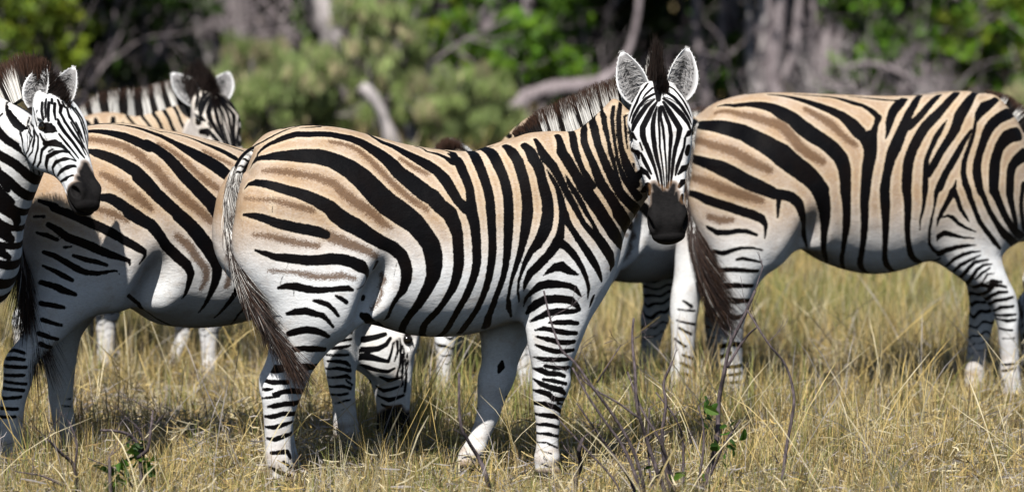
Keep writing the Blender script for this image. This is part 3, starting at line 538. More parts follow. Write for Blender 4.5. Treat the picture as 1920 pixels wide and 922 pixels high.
BANDS_main = {
'torso': '-412,17,1371,5;-469,-25,1368,6;-513,-41,1358,9;-573,-64,1334,10;-616,-35,1308,11;-642,58,1264,13;-664,133,1219,14;-697,65,1173,13;-714,41,1104,11;-720,32,1041,10;-728,40,1000,8|-462,-51,1364,4;-426,-50,1366,10;-383,-42,1368,12|-412,17,1371,8;-380,-29,1370,9;-312,9,1363,9;-253,2,1352,10;-200,2,1338,16;-176,-56,1325,20;-150,-86,1308,26;-112,-98,1294,30;-77,-120,1274,36;-41,-141,1253,41;3,-164,1228,47;39,-186,1203,41;65,-211,1171,45;84,-235,1133,41;104,-253,1094,35;134,-263,1063,39;148,-262,1062,43|-148,3,1323,6;-92,3,1308,6;-28,7,1293,8;17,-65,1277,10;22,-84,1271,10;61,-93,1262,18;88,-115,1249,20;110,-140,1233,32|-18,-41,1288,5;32,-41,1279,5;97,-25,1272,8;129,-63,1263,24;125,-112,1246,32|-658,-67,1214,5;-647,-83,1241,12;-636,-98,1259,16|-634,-89,1267,8;-630,-88,1274,12;-603,-93,1300,18;-565,-104,1319,22;-523,-95,1335,28;-483,-94,1345,31;-445,-104,1344,31;-405,-106,1345,30;-356,-106,1343,30;-317,-111,1335,33;-277,-116,1326,37;-239,-126,1311,41;-203,-144,1288,45;-167,-163,1262,49;-139,-182,1235,53;-112,-205,1201,55;-79,-220,1174,59;-43,-235,1143,61;-15,-245,1121,61;8,-250,1107,59;33,-262,1076,55;67,-271,1048,55;83,-280,1009,49;94,-286,970,41;96,-289,931,38;98,-290,892,39;98,-289,852,38;92,-284,812,35;81,-275,772,31;61,-261,732,26;39,-239,691,23;39,-239,691,24;13,-210,655,27;-7,-171,620,25;-2,-107,581,24;23,-28,560,24|-646,-89,1241,14;-635,-112,1256,19;-613,-142,1262,24;-577,-164,1268,33;-539,-171,1269,41;-500,-175,1269,49;-461,-182,1268,53;-413,-189,1264,58;-375,-197,1254,59;-337,-206,1236,65;-299,-217,1215,72;-262,-230,1183,78;-233,-241,1152,82;-203,-251,1119,83;-169,-259,1086,83;-118,-267,1051,80;-72,-275,1016,72;-38,-282,976,65;-9,-287,933,64;1,-288,893,63;4,-286,854,58;1,-281,814,49;-13,-269,774,41;-32,-252,733,37;-47,-234,700,33;-47,-234,701,31;-67,-207,668,27;-81,-159,628,26;-76,-82,589,24;-51,-17,571,28|-692,-139,1145,5;-678,-148,1163,16;-659,-173,1170,24;-627,-212,1167,28;-591,-234,1158,34;-554,-248,1146,36;-516,-255,1136,38;-479,-266,1122,43;-441,-276,1105,46;-394,-284,1078,51;-371,-289,1052,59;-336,-292,1026,59;-300,-292,1008,59;-244,-291,971,51;-195,-285,944,46;-153,-277,923,45;-121,-279,895,43;-106,-279,863,41;-100,-276,832,41;-101,-268,796,37;-111,-256,759,29;-130,-245,731,20;-143,-232,706,16;-148,-217,685,15;-154,-178,651,14;-161,-154,638,6|-706,-191,1052,10;-670,-230,1049,23;-635,-254,1039,29;-599,-270,1025,33;-561,-280,1016,36;-523,-286,1006,36;-485,-293,1000,37;-446,-298,991,37;-414,-302,979,29|-671,-240,921,9;-637,-258,910,19;-600,-272,897,26;-563,-284,894,31;-525,-294,889,33;-487,-302,885,35;-449,-308,885,36;-400,-312,890,39;-361,-313,887,39;-321,-312,877,39;-280,-307,858,43;-257,-294,837,25;-251,-273,815,16;-259,-265,791,8;-296,-306,775,5|-589,-258,780,12;-561,-275,788,23;-524,-289,786,29;-487,-299,777,27;-449,-309,772,24;-402,-317,775,19;-362,-319,778,21;-334,-317,778,21;-315,-313,771,12|-382,-318,751,8;-362,-317,742,16;-339,-312,726,16|-464,-302,734,9;-438,-308,729,19;-410,-312,718,18;-390,-311,700,16;-369,-303,674,12|-257,-191,664,20;-236,-186,654,31;-189,-116,627,32;-124,-11,593,24;-83,-15,580,20;-36,-20,568,12|-551,-249,681,14;-525,-268,690,24;-492,-285,694,27;-459,-296,685,23;-428,-302,677,20;-408,-299,658,15;-386,-289,631,10|-214,-272,869,16;-224,-260,845,16|-540,-290,903,2;-563,-283,854,2;-583,-266,798,2|-602,-242,1135,2;-608,-255,1099,2;-611,-262,1063,2|-138,-272,867,2;-146,-260,812,2|-535,-282,769,2;-532,-278,747,2|-251,-191,729,24|108,-81,1261,12;132,-119,1243,36;138,-171,1206,38;148,-205,1169,35;156,-230,1131,32;155,-250,1093,35;154,-264,1055,43;154,-267,1046,44;163,-277,1004,39;167,-284,955,35;169,-287,900,33;169,-286,860,33;162,-282,821,30;151,-275,781,28;138,-265,744,28;116,-243,696,24;116,-243,695,25;94,-202,639,23;66,-32,557,24|210,20,1263,30;208,-57,1260,36;207,-134,1235,38;214,-184,1194,36;223,-219,1147,34;230,-240,1103,35;230,-259,1049,35;231,-269,1006,32;232,-277,947,31;231,-279,888,31;227,-278,848,30;220,-273,809,28;211,-264,765,26;198,-249,722,24;187,-233,689,24;188,-232,687,24;170,-207,650,24;154,-173,615,26;144,-110,577,24|265,2,1273,34;269,-75,1268,38;272,-122,1255,39;280,-172,1220,38;291,-200,1184,36;298,-218,1150,36;303,-236,1103,36;302,-250,1049,37;297,-263,968,35;293,-265,899,30;287,-263,846,27;279,-258,804,24;268,-251,766,24;255,-240,728,24;244,-217,682,25;252,-229,705,24;244,-213,676,26;237,-189,646,30;243,-126,600,34|327,-78,1289,20;339,-145,1269,36;355,-182,1235,38;363,-206,1195,38;371,-222,1153,38;376,-234,1108,39;376,-247,1047,41;363,-262,975,35;352,-261,923,27;342,-257,880,24;329,-253,838,21;317,-246,798,16;310,-235,758,14;308,-217,716,14;314,-189,676,16;312,-207,702,18;319,-187,676,18;338,-144,640,10|391,-141,1292,28;408,-171,1268,38;414,-189,1243,42;429,-202,1218,39;437,-218,1177,36;446,-229,1134,40;455,-237,1095,42;455,-252,1040,43;445,-264,995,45;428,-269,956,41;409,-265,923,36;386,-260,897,24;367,-254,859,21;353,-247,819,14;344,-238,783,11;345,-221,742,10;360,-179,698,9|458,-205,1211,3;476,-217,1176,14;495,-225,1141,18;509,-233,1097,25;516,-244,1050,30;506,-261,1000,22;498,-268,953,34;478,-266,914,36;454,-263,882,32;429,-258,856,32;406,-252,832,32;389,-247,817,28;375,-238,786,22;370,-228,762,15;369,-217,744,7|519,-249,1034,36;528,-255,1011,30;541,-257,989,23;566,-255,952,25;593,-248,916,28;622,-239,875,31;650,-227,835,28;670,-213,798,20;679,-203,773,10|487,-268,933,36;521,-263,916,28;554,-256,883,26;576,-250,853,23;595,-244,822,20;610,-236,789,17;623,-225,748,15;621,-214,707,5|437,-248,803,4;459,-254,820,18;484,-257,835,31;507,-257,837,36;532,-253,822,28;558,-249,810,18;580,-245,802,4|388,-138,677,6;388,-189,718,14;401,-217,738,19;426,-237,763,30;461,-244,771,32;501,-246,768,26;539,-244,763,22;565,-239,750,21;583,-231,729,13;594,-226,717,6|413,-175,672,8;423,-202,687,16;442,-223,704,21;476,-233,711,22;512,-235,711,20;546,-232,702,19;568,-226,685,14;584,-219,670,10|648,-205,718,10;640,-202,697,14;633,-197,673,6|438,-124,1312,16;444,-151,1294,22;459,-186,1250,38;490,-203,1211,35;511,-217,1168,29;531,-225,1124,26;554,-230,1081,26;577,-236,1037,24;597,-239,1000,23;623,-234,970,24;655,-221,944,36;688,-206,904,40;716,-187,866,40;729,-173,835,30;721,-177,811,10|535,-209,1183,6;549,-217,1147,16;569,-221,1115,20;589,-223,1083,20;613,-226,1035,17;638,-224,998,14;657,-219,962,18|530,-109,1324,22;532,-144,1298,24;531,-172,1264,36;551,-189,1229,38;574,-202,1185,34;601,-210,1142,44;629,-212,1098,44;659,-208,1057,44;676,-204,1032,43;702,-194,995,44;733,-177,953,45;764,-148,918,38;788,-92,885,20|591,-63,1338,18;594,-58,1338,18;588,-114,1323,24;584,-154,1282,26;592,-178,1239,22;607,-192,1200,19;628,-200,1161,24;644,-202,1137,24|654,-80,1372,20;645,-77,1364,20;633,-112,1346,23;625,-150,1297,22;642,-177,1242,24;659,-190,1195,28;678,-197,1144,33;707,-196,1103,32;738,-188,1058,36;754,-178,1029,45;792,-141,981,44;806,-98,951,30;800,-98,939,12|681,-91,1396,22;676,-84,1391,24;667,-143,1348,26;673,-169,1293,24;689,-185,1242,26;708,-193,1195,28;728,-196,1155,31;753,-192,1110,30;795,-176,1068,32;842,-127,1032,32;840,-103,1013,32|707,-97,1422,16;703,-141,1395,19;704,-162,1352,17;713,-179,1301,12;719,-188,1258,16;732,-194,1214,13;742,-196,1174,12;761,-194,1126,10|740,-149,1434,12;731,-160,1395,14;732,-178,1337,12;736,-186,1293,10;744,-194,1238,12;754,-197,1198,14;773,-197,1158,20;799,-191,1125,24;834,-171,1087,28|769,-142,1446,14;754,-172,1396,16;753,-186,1325,18;758,-192,1281,17;769,-197,1242,24;780,-200,1210,28;796,-201,1178,32;819,-194,1137,24|802,-193,1452,8;775,-178,1396,9;776,-192,1349,9;778,-197,1309,7;782,-200,1277,5',
'brown': '-627,-175,1215,12;-585,-201,1214,18;-547,-210,1210,20;-489,-217,1200,20;-431,-228,1190,21;-422,-232,1184,21;-373,-243,1167,23;-337,-260,1130,29;-295,-268,1098,29;-251,-271,1070,29;-220,-273,1046,27;-193,-276,1018,23;-161,-277,998,12|-699,-172,1111,8;-650,-228,1110,10;-596,-257,1107,14;-540,-273,1091,16;-463,-285,1071,18|-676,-237,979,10;-618,-267,973,16;-562,-283,961,19;-505,-295,947,19;-448,-304,939,16|-421,-301,983,31;-390,-304,969,30;-351,-306,953,29;-311,-305,937,25;-266,-301,920,23;-219,-287,894,20|-621,-257,845,10;-544,-288,842,10;-487,-302,830,18;-449,-309,824,18;-401,-316,822,18;-354,-318,827,19;-309,-314,814,14|-184,-218,819,14;-176,-222,797,18;-186,-207,772,13;-183,-216,749,12;-198,-206,709,11;-203,-201,706,12;-217,-193,686,10|-364,-143,1317,12;-285,-153,1299,16;-231,-178,1260,18;-178,-210,1202,20;-123,-237,1144,20;-67,-255,1097,20;-20,-265,1066,16|-94,-160,1249,14;-51,-183,1218,16;-4,-198,1195,16',
'legHR': '-541,-229,604,16;-514,-252,615,20;-485,-268,622,20;-455,-277,618,20;-423,-277,608,16;-400,-268,594,11|-524,-222,544,15;-491,-238,548,16;-456,-240,546,19;-431,-237,545,16;-406,-225,541,14|-510,-211,476,16;-474,-208,476,20;-422,-160,474,15|-563,100,422,8;-586,-152,463,22;-565,-185,469,20|-578,105,387,7;-599,-174,416,13;-544,-198,418,13|-582,112,364,8;-617,-164,388,10;-598,-181,392,7|-593,-184,372,9;-559,-194,382,15;-523,-192,385,16;-472,-148,377,13|-579,136,321,6;-607,-175,359,8;-574,-190,366,8|-610,-166,324,8;-588,-180,327,15;-550,-187,335,15;-487,-143,337,15|-617,-150,285,8;-598,-169,285,13;-557,-180,297,13;-502,-139,293,13|-616,-145,245,7;-591,-169,245,13;-547,-173,256,12;-518,-157,263,8|-611,-149,202,8;-587,-168,199,13;-547,-169,212,13;-515,-140,220,9|-597,-161,147,9;-571,-171,150,13;-538,-165,152,13;-525,-156,127,11|-554,-172,114,8;-523,-158,87,10|-600,-151,91,6;-567,-168,72,12;-523,-167,59,10|-598,-139,42,6;-568,-171,37,10',
'legFR': '402,-135,649,7;412,-170,672,17;426,-210,696,22;450,-227,709,23;489,-234,712,23;551,-232,705,20;579,-222,681,14;586,-218,669,12|412,-153,621,6;430,-197,638,12;460,-221,656,19;495,-229,663,19;532,-229,663,16;566,-223,661,13;588,-217,668,11|468,-222,620,6;499,-227,622,14;554,-223,620,15;583,-212,614,11|424,-186,590,6;450,-213,598,13;480,-223,592,14;521,-225,583,16;579,-207,576,12|426,-188,566,6;462,-213,557,14;506,-219,545,15;540,-214,542,15;572,-202,544,11|425,-182,533,6;453,-202,521,14;491,-212,509,14;529,-210,508,14;570,-193,511,10|423,-165,484,6;455,-195,479,14;501,-206,476,14;554,-192,477,10|460,-192,452,10;494,-200,446,12;553,-181,442,10|424,-145,440,6;446,-181,435,17;471,-194,424,15;511,-197,421,14;538,-189,411,10|453,-186,401,8;486,-199,396,12;543,-188,381,10|426,-146,398,6;449,-184,381,14;486,-200,368,16;520,-197,359,18;540,-183,342,11|427,-143,355,7;446,-180,353,15;475,-196,344,14;491,-195,326,14;540,-170,319,11|509,-186,309,8;542,-146,298,7|431,-123,306,10;457,-181,306,14;498,-184,293,15;534,-147,268,10|435,-141,264,8;467,-177,261,14;504,-176,256,14;531,-144,241,8|440,-144,224,8;467,-174,226,12;520,-161,213,10|441,-140,189,7;472,-173,190,10;522,-153,176,9|442,-144,155,5;468,-171,156,7;516,-161,133,6|453,-166,124,3;491,-178,112,3|459,-176,95,3;482,-182,85,3|452,-171,74,5;487,-177,60,5|455,-173,40,4;486,-184,33,4',
'legFL': '355,66,447,7;351,67,425,20;341,66,403,8|380,101,304,8;383,116,296,5|373,116,273,6;374,121,273,10|271,133,259,6',
'head': '877,-275,1440,6;865,-278,1405,15;858,-284,1370,18;858,-289,1331,18;862,-291,1300,18;862,-292,1291,18;870,-299,1243,15;881,-307,1195,11;886,-315,1147,9;888,-320,1123,6|884,-277,1436,9;880,-287,1388,10;881,-296,1344,9;882,-297,1300,8;881,-298,1292,8;887,-304,1243,7;892,-310,1195,6;895,-317,1147,5;896,-322,1123,4|892,-278,1440,11;888,-285,1401,11;894,-297,1362,11;898,-300,1318,10;898,-300,1330,9;900,-303,1282,8;903,-309,1234,7;904,-314,1186,6;902,-321,1133,6|897,-279,1440,11;908,-288,1405,15;919,-299,1370,15;924,-304,1331,15;922,-305,1300,15;920,-307,1282,12;916,-311,1234,11;913,-316,1186,9;907,-322,1133,7|877,-270,1457,9;858,-270,1431,18;840,-270,1396,22;821,-272,1361,22;821,-275,1331,22;829,-278,1300,18;833,-280,1296,19;846,-288,1258,18;860,-300,1214,12;870,-309,1171,9;876,-315,1142,6|902,-276,1457,11;922,-287,1422,20;942,-297,1387,22;958,-305,1357,22;953,-306,1326,18;946,-307,1300,16;941,-308,1286,16;932,-312,1243,14;926,-317,1200,12;921,-321,1166,9;918,-324,1142,6|869,-263,1466,8;838,-259,1440,18;813,-254,1404,20;793,-251,1369,20;788,-249,1352,15|904,-270,1470,11;937,-283,1444,18;971,-291,1409,20;992,-299,1378,15;1000,-301,1358,11|874,-246,1487,12;842,-246,1470,15;815,-243,1439,14;796,-240,1404,15;787,-240,1378,10|915,-247,1495,14;945,-269,1474,15;974,-281,1439,15;999,-290,1395,12;1007,-293,1373,6|875,-218,1508,11;847,-229,1486,11;831,-237,1469,6|863,-194,1524,9;836,-201,1494,13;811,-226,1456,14;793,-227,1421,12;782,-225,1386,8|930,-219,1520,9;956,-232,1503,11;975,-260,1473,11;994,-274,1438,11;1010,-282,1399,6|905,-266,1477,4;930,-274,1468,6;958,-280,1448,4|872,-261,1470,4;844,-254,1461,6;823,-249,1439,4|979,-219,1497,6;994,-243,1472,9;1003,-258,1451,5|818,-183,1473,4;799,-198,1446,4|811,-270,1303,7;820,-273,1276,7|816,-269,1262,10;824,-276,1238,17;836,-288,1212,15;848,-300,1186,8|796,-218,1273,19;805,-257,1263,25;810,-255,1246,15|820,-198,1148,10;822,-213,1175,27;821,-262,1198,27;832,-287,1190,18;842,-300,1169,10|853,-184,1114,24;835,-296,1137,31;837,-300,1115,23|979,-307,1320,10;975,-307,1286,10;960,-312,1248,15;945,-318,1214,14;937,-323,1181,7|991,-300,1266,27;994,-301,1285,21|948,-323,1185,9;969,-315,1206,22;1022,-211,1210,24;991,-289,1199,17|949,-333,1138,13;963,-327,1154,22;982,-301,1158,16|961,-336,1104,15;954,-344,1080,17|803,-210,1219,11;806,-208,1200,7|787,-198,1338,10;788,-249,1332,21;799,-262,1315,8|981,-307,1326,8;996,-304,1339,21;1007,-297,1351,8|890,-180,1536,27;908,-185,1538,49;894,-231,1504,31;884,-268,1466,18',
'muzzle': '896,-325,1109,29;894,-334,1071,97;896,-345,1033,131;892,-350,995,135;886,-346,956,106|855,-311,1143,19;868,-319,1119,34;881,-324,1099,39|928,-327,1142,19;920,-329,1118,29;910,-330,1099,39|855,-318,1109,24;860,-328,1071,39|936,-336,1114,15;932,-341,1080,29'
}
SPEC_right = {'torso':((-0.78,1.267,0.86,0.15),(-0.73,1.32,0.81,0.188),(-0.66,1.348,0.764,0.224),(-0.57,1.366,0.738,0.248),(-0.47,1.372,0.735,0.258),(-0.36,1.369,0.712,0.268),(-0.26,1.364,0.647,0.277),(-0.14,1.358,0.599,0.287),(0,1.352,0.576,0.29),(0.14,1.35,0.597,0.286),(0.26,1.355,0.64,0.272),(0.36,1.366,0.676,0.246),(0.46,1.36,0.702,0.214),(0.55,1.317,0.72,0.185),(0.63,1.22,0.769,0.151),(0.68,1.12,0.8,0.12)),'torso_cap':(0.05,0.06),'leg_k':0.08,'nomirror':0,'wf':1.13,'tan_z':(0.6,0.95),'neck':{'O':(0.4,0,1.04),'T':(0.4,-0,-0.22),'U':(0.5,0,0.9),'st':((0,0,0.29,0.27,0,0.165),(0.1,0,0.27,0.25,0,0.15),(0.2,0,0.235,0.22,0,0.13),(0.3,0,0.2,0.19,0,0.11),(0.42,0,0.17,0.15,0,0.095))},'head':{'poll':(0.84,-0.04,0.74),'T':(0.42,-0.05,-0.5),'U':(0.6,-0.05,0.5),'s':1,'ear_r':{'up':0.8,'out':0.9,'fw':-0.5},'ear_l':{'up':0.8,'out':0.6,'fw':-0.2}},'legs':{'HR':((1.06,-0.6,0.19,-0.14,0.125),(0.95,-0.635,0.235,-0.14,0.13),(0.867,-0.655,0.215,-0.14,0.127),(0.798,-0.662,0.185,-0.14,0.125),(0.729,-0.662,0.15,-0.14,0.118),(0.648,-0.663,0.11,-0.14,0.104),(0.569,-0.671,0.085,-0.14,0.085),(0.489,-0.685,0.075,-0.14,0.069),(0.44,-0.695,0.074,-0.14,0.064),(0.4,-0.7,0.066,-0.14,0.061),(0.33,-0.698,0.056,-0.14,0.053),(0.249,-0.692,0.048,-0.14,0.045),(0.169,-0.687,0.048,-0.14,0.043),(0.1,-0.675,0.046,-0.14,0.048),(0.05,-0.66,0.05,-0.14,0.05),(0,-0.65,0.062,-0.14,0.057)),'HL':((1.06,-0.6,0.19,0.14,0.125),(0.95,-0.63,0.225,0.14,0.13),(0.85,-0.66,0.2,0.14,0.127),(0.75,-0.695,0.16,0.14,0.12),(0.65,-0.74,0.115,0.14,0.105),(0.57,-0.775,0.085,0.14,0.085),(0.49,-0.808,0.066,0.14,0.069),(0.42,-0.816,0.062,0.14,0.062),(0.385,-0.818,0.058,0.14,0.06),(0.306,-0.82,0.052,0.14,0.05),(0.224,-0.823,0.05,0.14,0.044),(0.143,-0.829,0.05,0.14,0.044),(0.062,-0.831,0.05,0.14,0.049),(0,-0.82,0.062,0.14,0.057)),'FR':((0.95,0.36,0.17,-0.13,0.13),(0.85,0.355,0.165,-0.13,0.115),(0.76,0.345,0.14,-0.13,0.1),(0.7,0.35,0.125,-0.13,0.093),(0.658,0.371,0.115,-0.13,0.089),(0.611,0.407,0.111,-0.13,0.084),(0.544,0.475,0.09,-0.13,0.078),(0.477,0.535,0.071,-0.13,0.071),(0.44,0.553,0.062,-0.13,0.067),(0.408,0.565,0.056,-0.13,0.063),(0.342,0.576,0.043,-0.13,0.06),(0.276,0.581,0.04,-0.13,0.051),(0.211,0.587,0.04,-0.13,0.044),(0.157,0.588,0.042,-0.13,0.043),(0.112,0.592,0.044,-0.13,0.043),(0.06,0.598,0.047,-0.13,0.046),(0,0.61,0.06,-0.13,0.055)),'FL':((0.95,0.42,0.16,0.13,0.13),(0.85,0.44,0.15,0.13,0.115),(0.76,0.47,0.13,0.13,0.1),(0.68,0.51,0.11,0.13,0.091),(0.6,0.545,0.09,0.13,0.083),(0.52,0.563,0.075,0.13,0.076),(0.443,0.566,0.065,0.13,0.067),(0.384,0.559,0.06,0.13,0.062),(0.317,0.548,0.053,0.13,0.057),(0.251,0.538,0.045,0.13,0.049),(0.185,0.53,0.043,0.13,0.043),(0.119,0.526,0.045,0.13,0.043),(0.065,0.524,0.048,0.13,0.045),(0,0.53,0.06,0.13,0.055))},'extra':(((0.4,-0.145,0.95),(0.13,0.07,0.24),0.12,15),((0.4,0.145,0.95),(0.13,0.07,0.24),0.12,15),((-0.46,-0.2,0.84),(0.16,0.09,0.2),0.12,-15),((-0.46,0.2,0.84),(0.16,0.09,0.2),0.12,-15),((0.53,0,0.86),(0.13,0.15,0.16),0.1),((-0.4,-0.31,0.72),(0.06,0.11,0.13),0.07,-20,-1),((-0.53,-0.205,0.82),(0.09,0.08,0.11),0.05,-25),((-0.73,-0.125,1.05),(0.13,0.12,0.22),0.06),((-0.73,0.125,1.05),(0.13,0.12,0.22),0.06)),'rings':{'FL':(0.1,0.62,12,0.016,1,0)},'mane':{'crest':((0.5,0,1.335),(0.56,0,1.3),(0.62,0,1.235),(0.68,0,1.155),(0.75,-0.01,1.06),(0.81,-0.02,0.96),(0.86,-0.03,0.86)),'up':(0.75,0,0.7),'len':(0.03,0.075,0.1,0.11,0.11,0.11,0.1),'lean':(-0.4,-0.2,-0.1,0,0,0,0),'stops':(0.1,0.15,0.24,0.3,0.4,0.45,0.55,0.6,0.7,0.75,0.84,0.9),'tip':0.66,'half':0.02,'n':4200},'tail':{'path':((-0.68,0,1.27),(-0.76,0,1.25),(-0.81,-0.01,1.17),(-0.835,-0.03,1.03),(-0.85,-0.09,0.88),(-0.865,-0.17,0.74),(-0.845,-0.22,0.6)),'end':(-0.62,-0.25,0.17),'lens':(0.08,0.2,0.3,0.32),'lite':(0.7,0.35,0.1,0.04),'spread':0.15,'edge':0,'n':4200}}
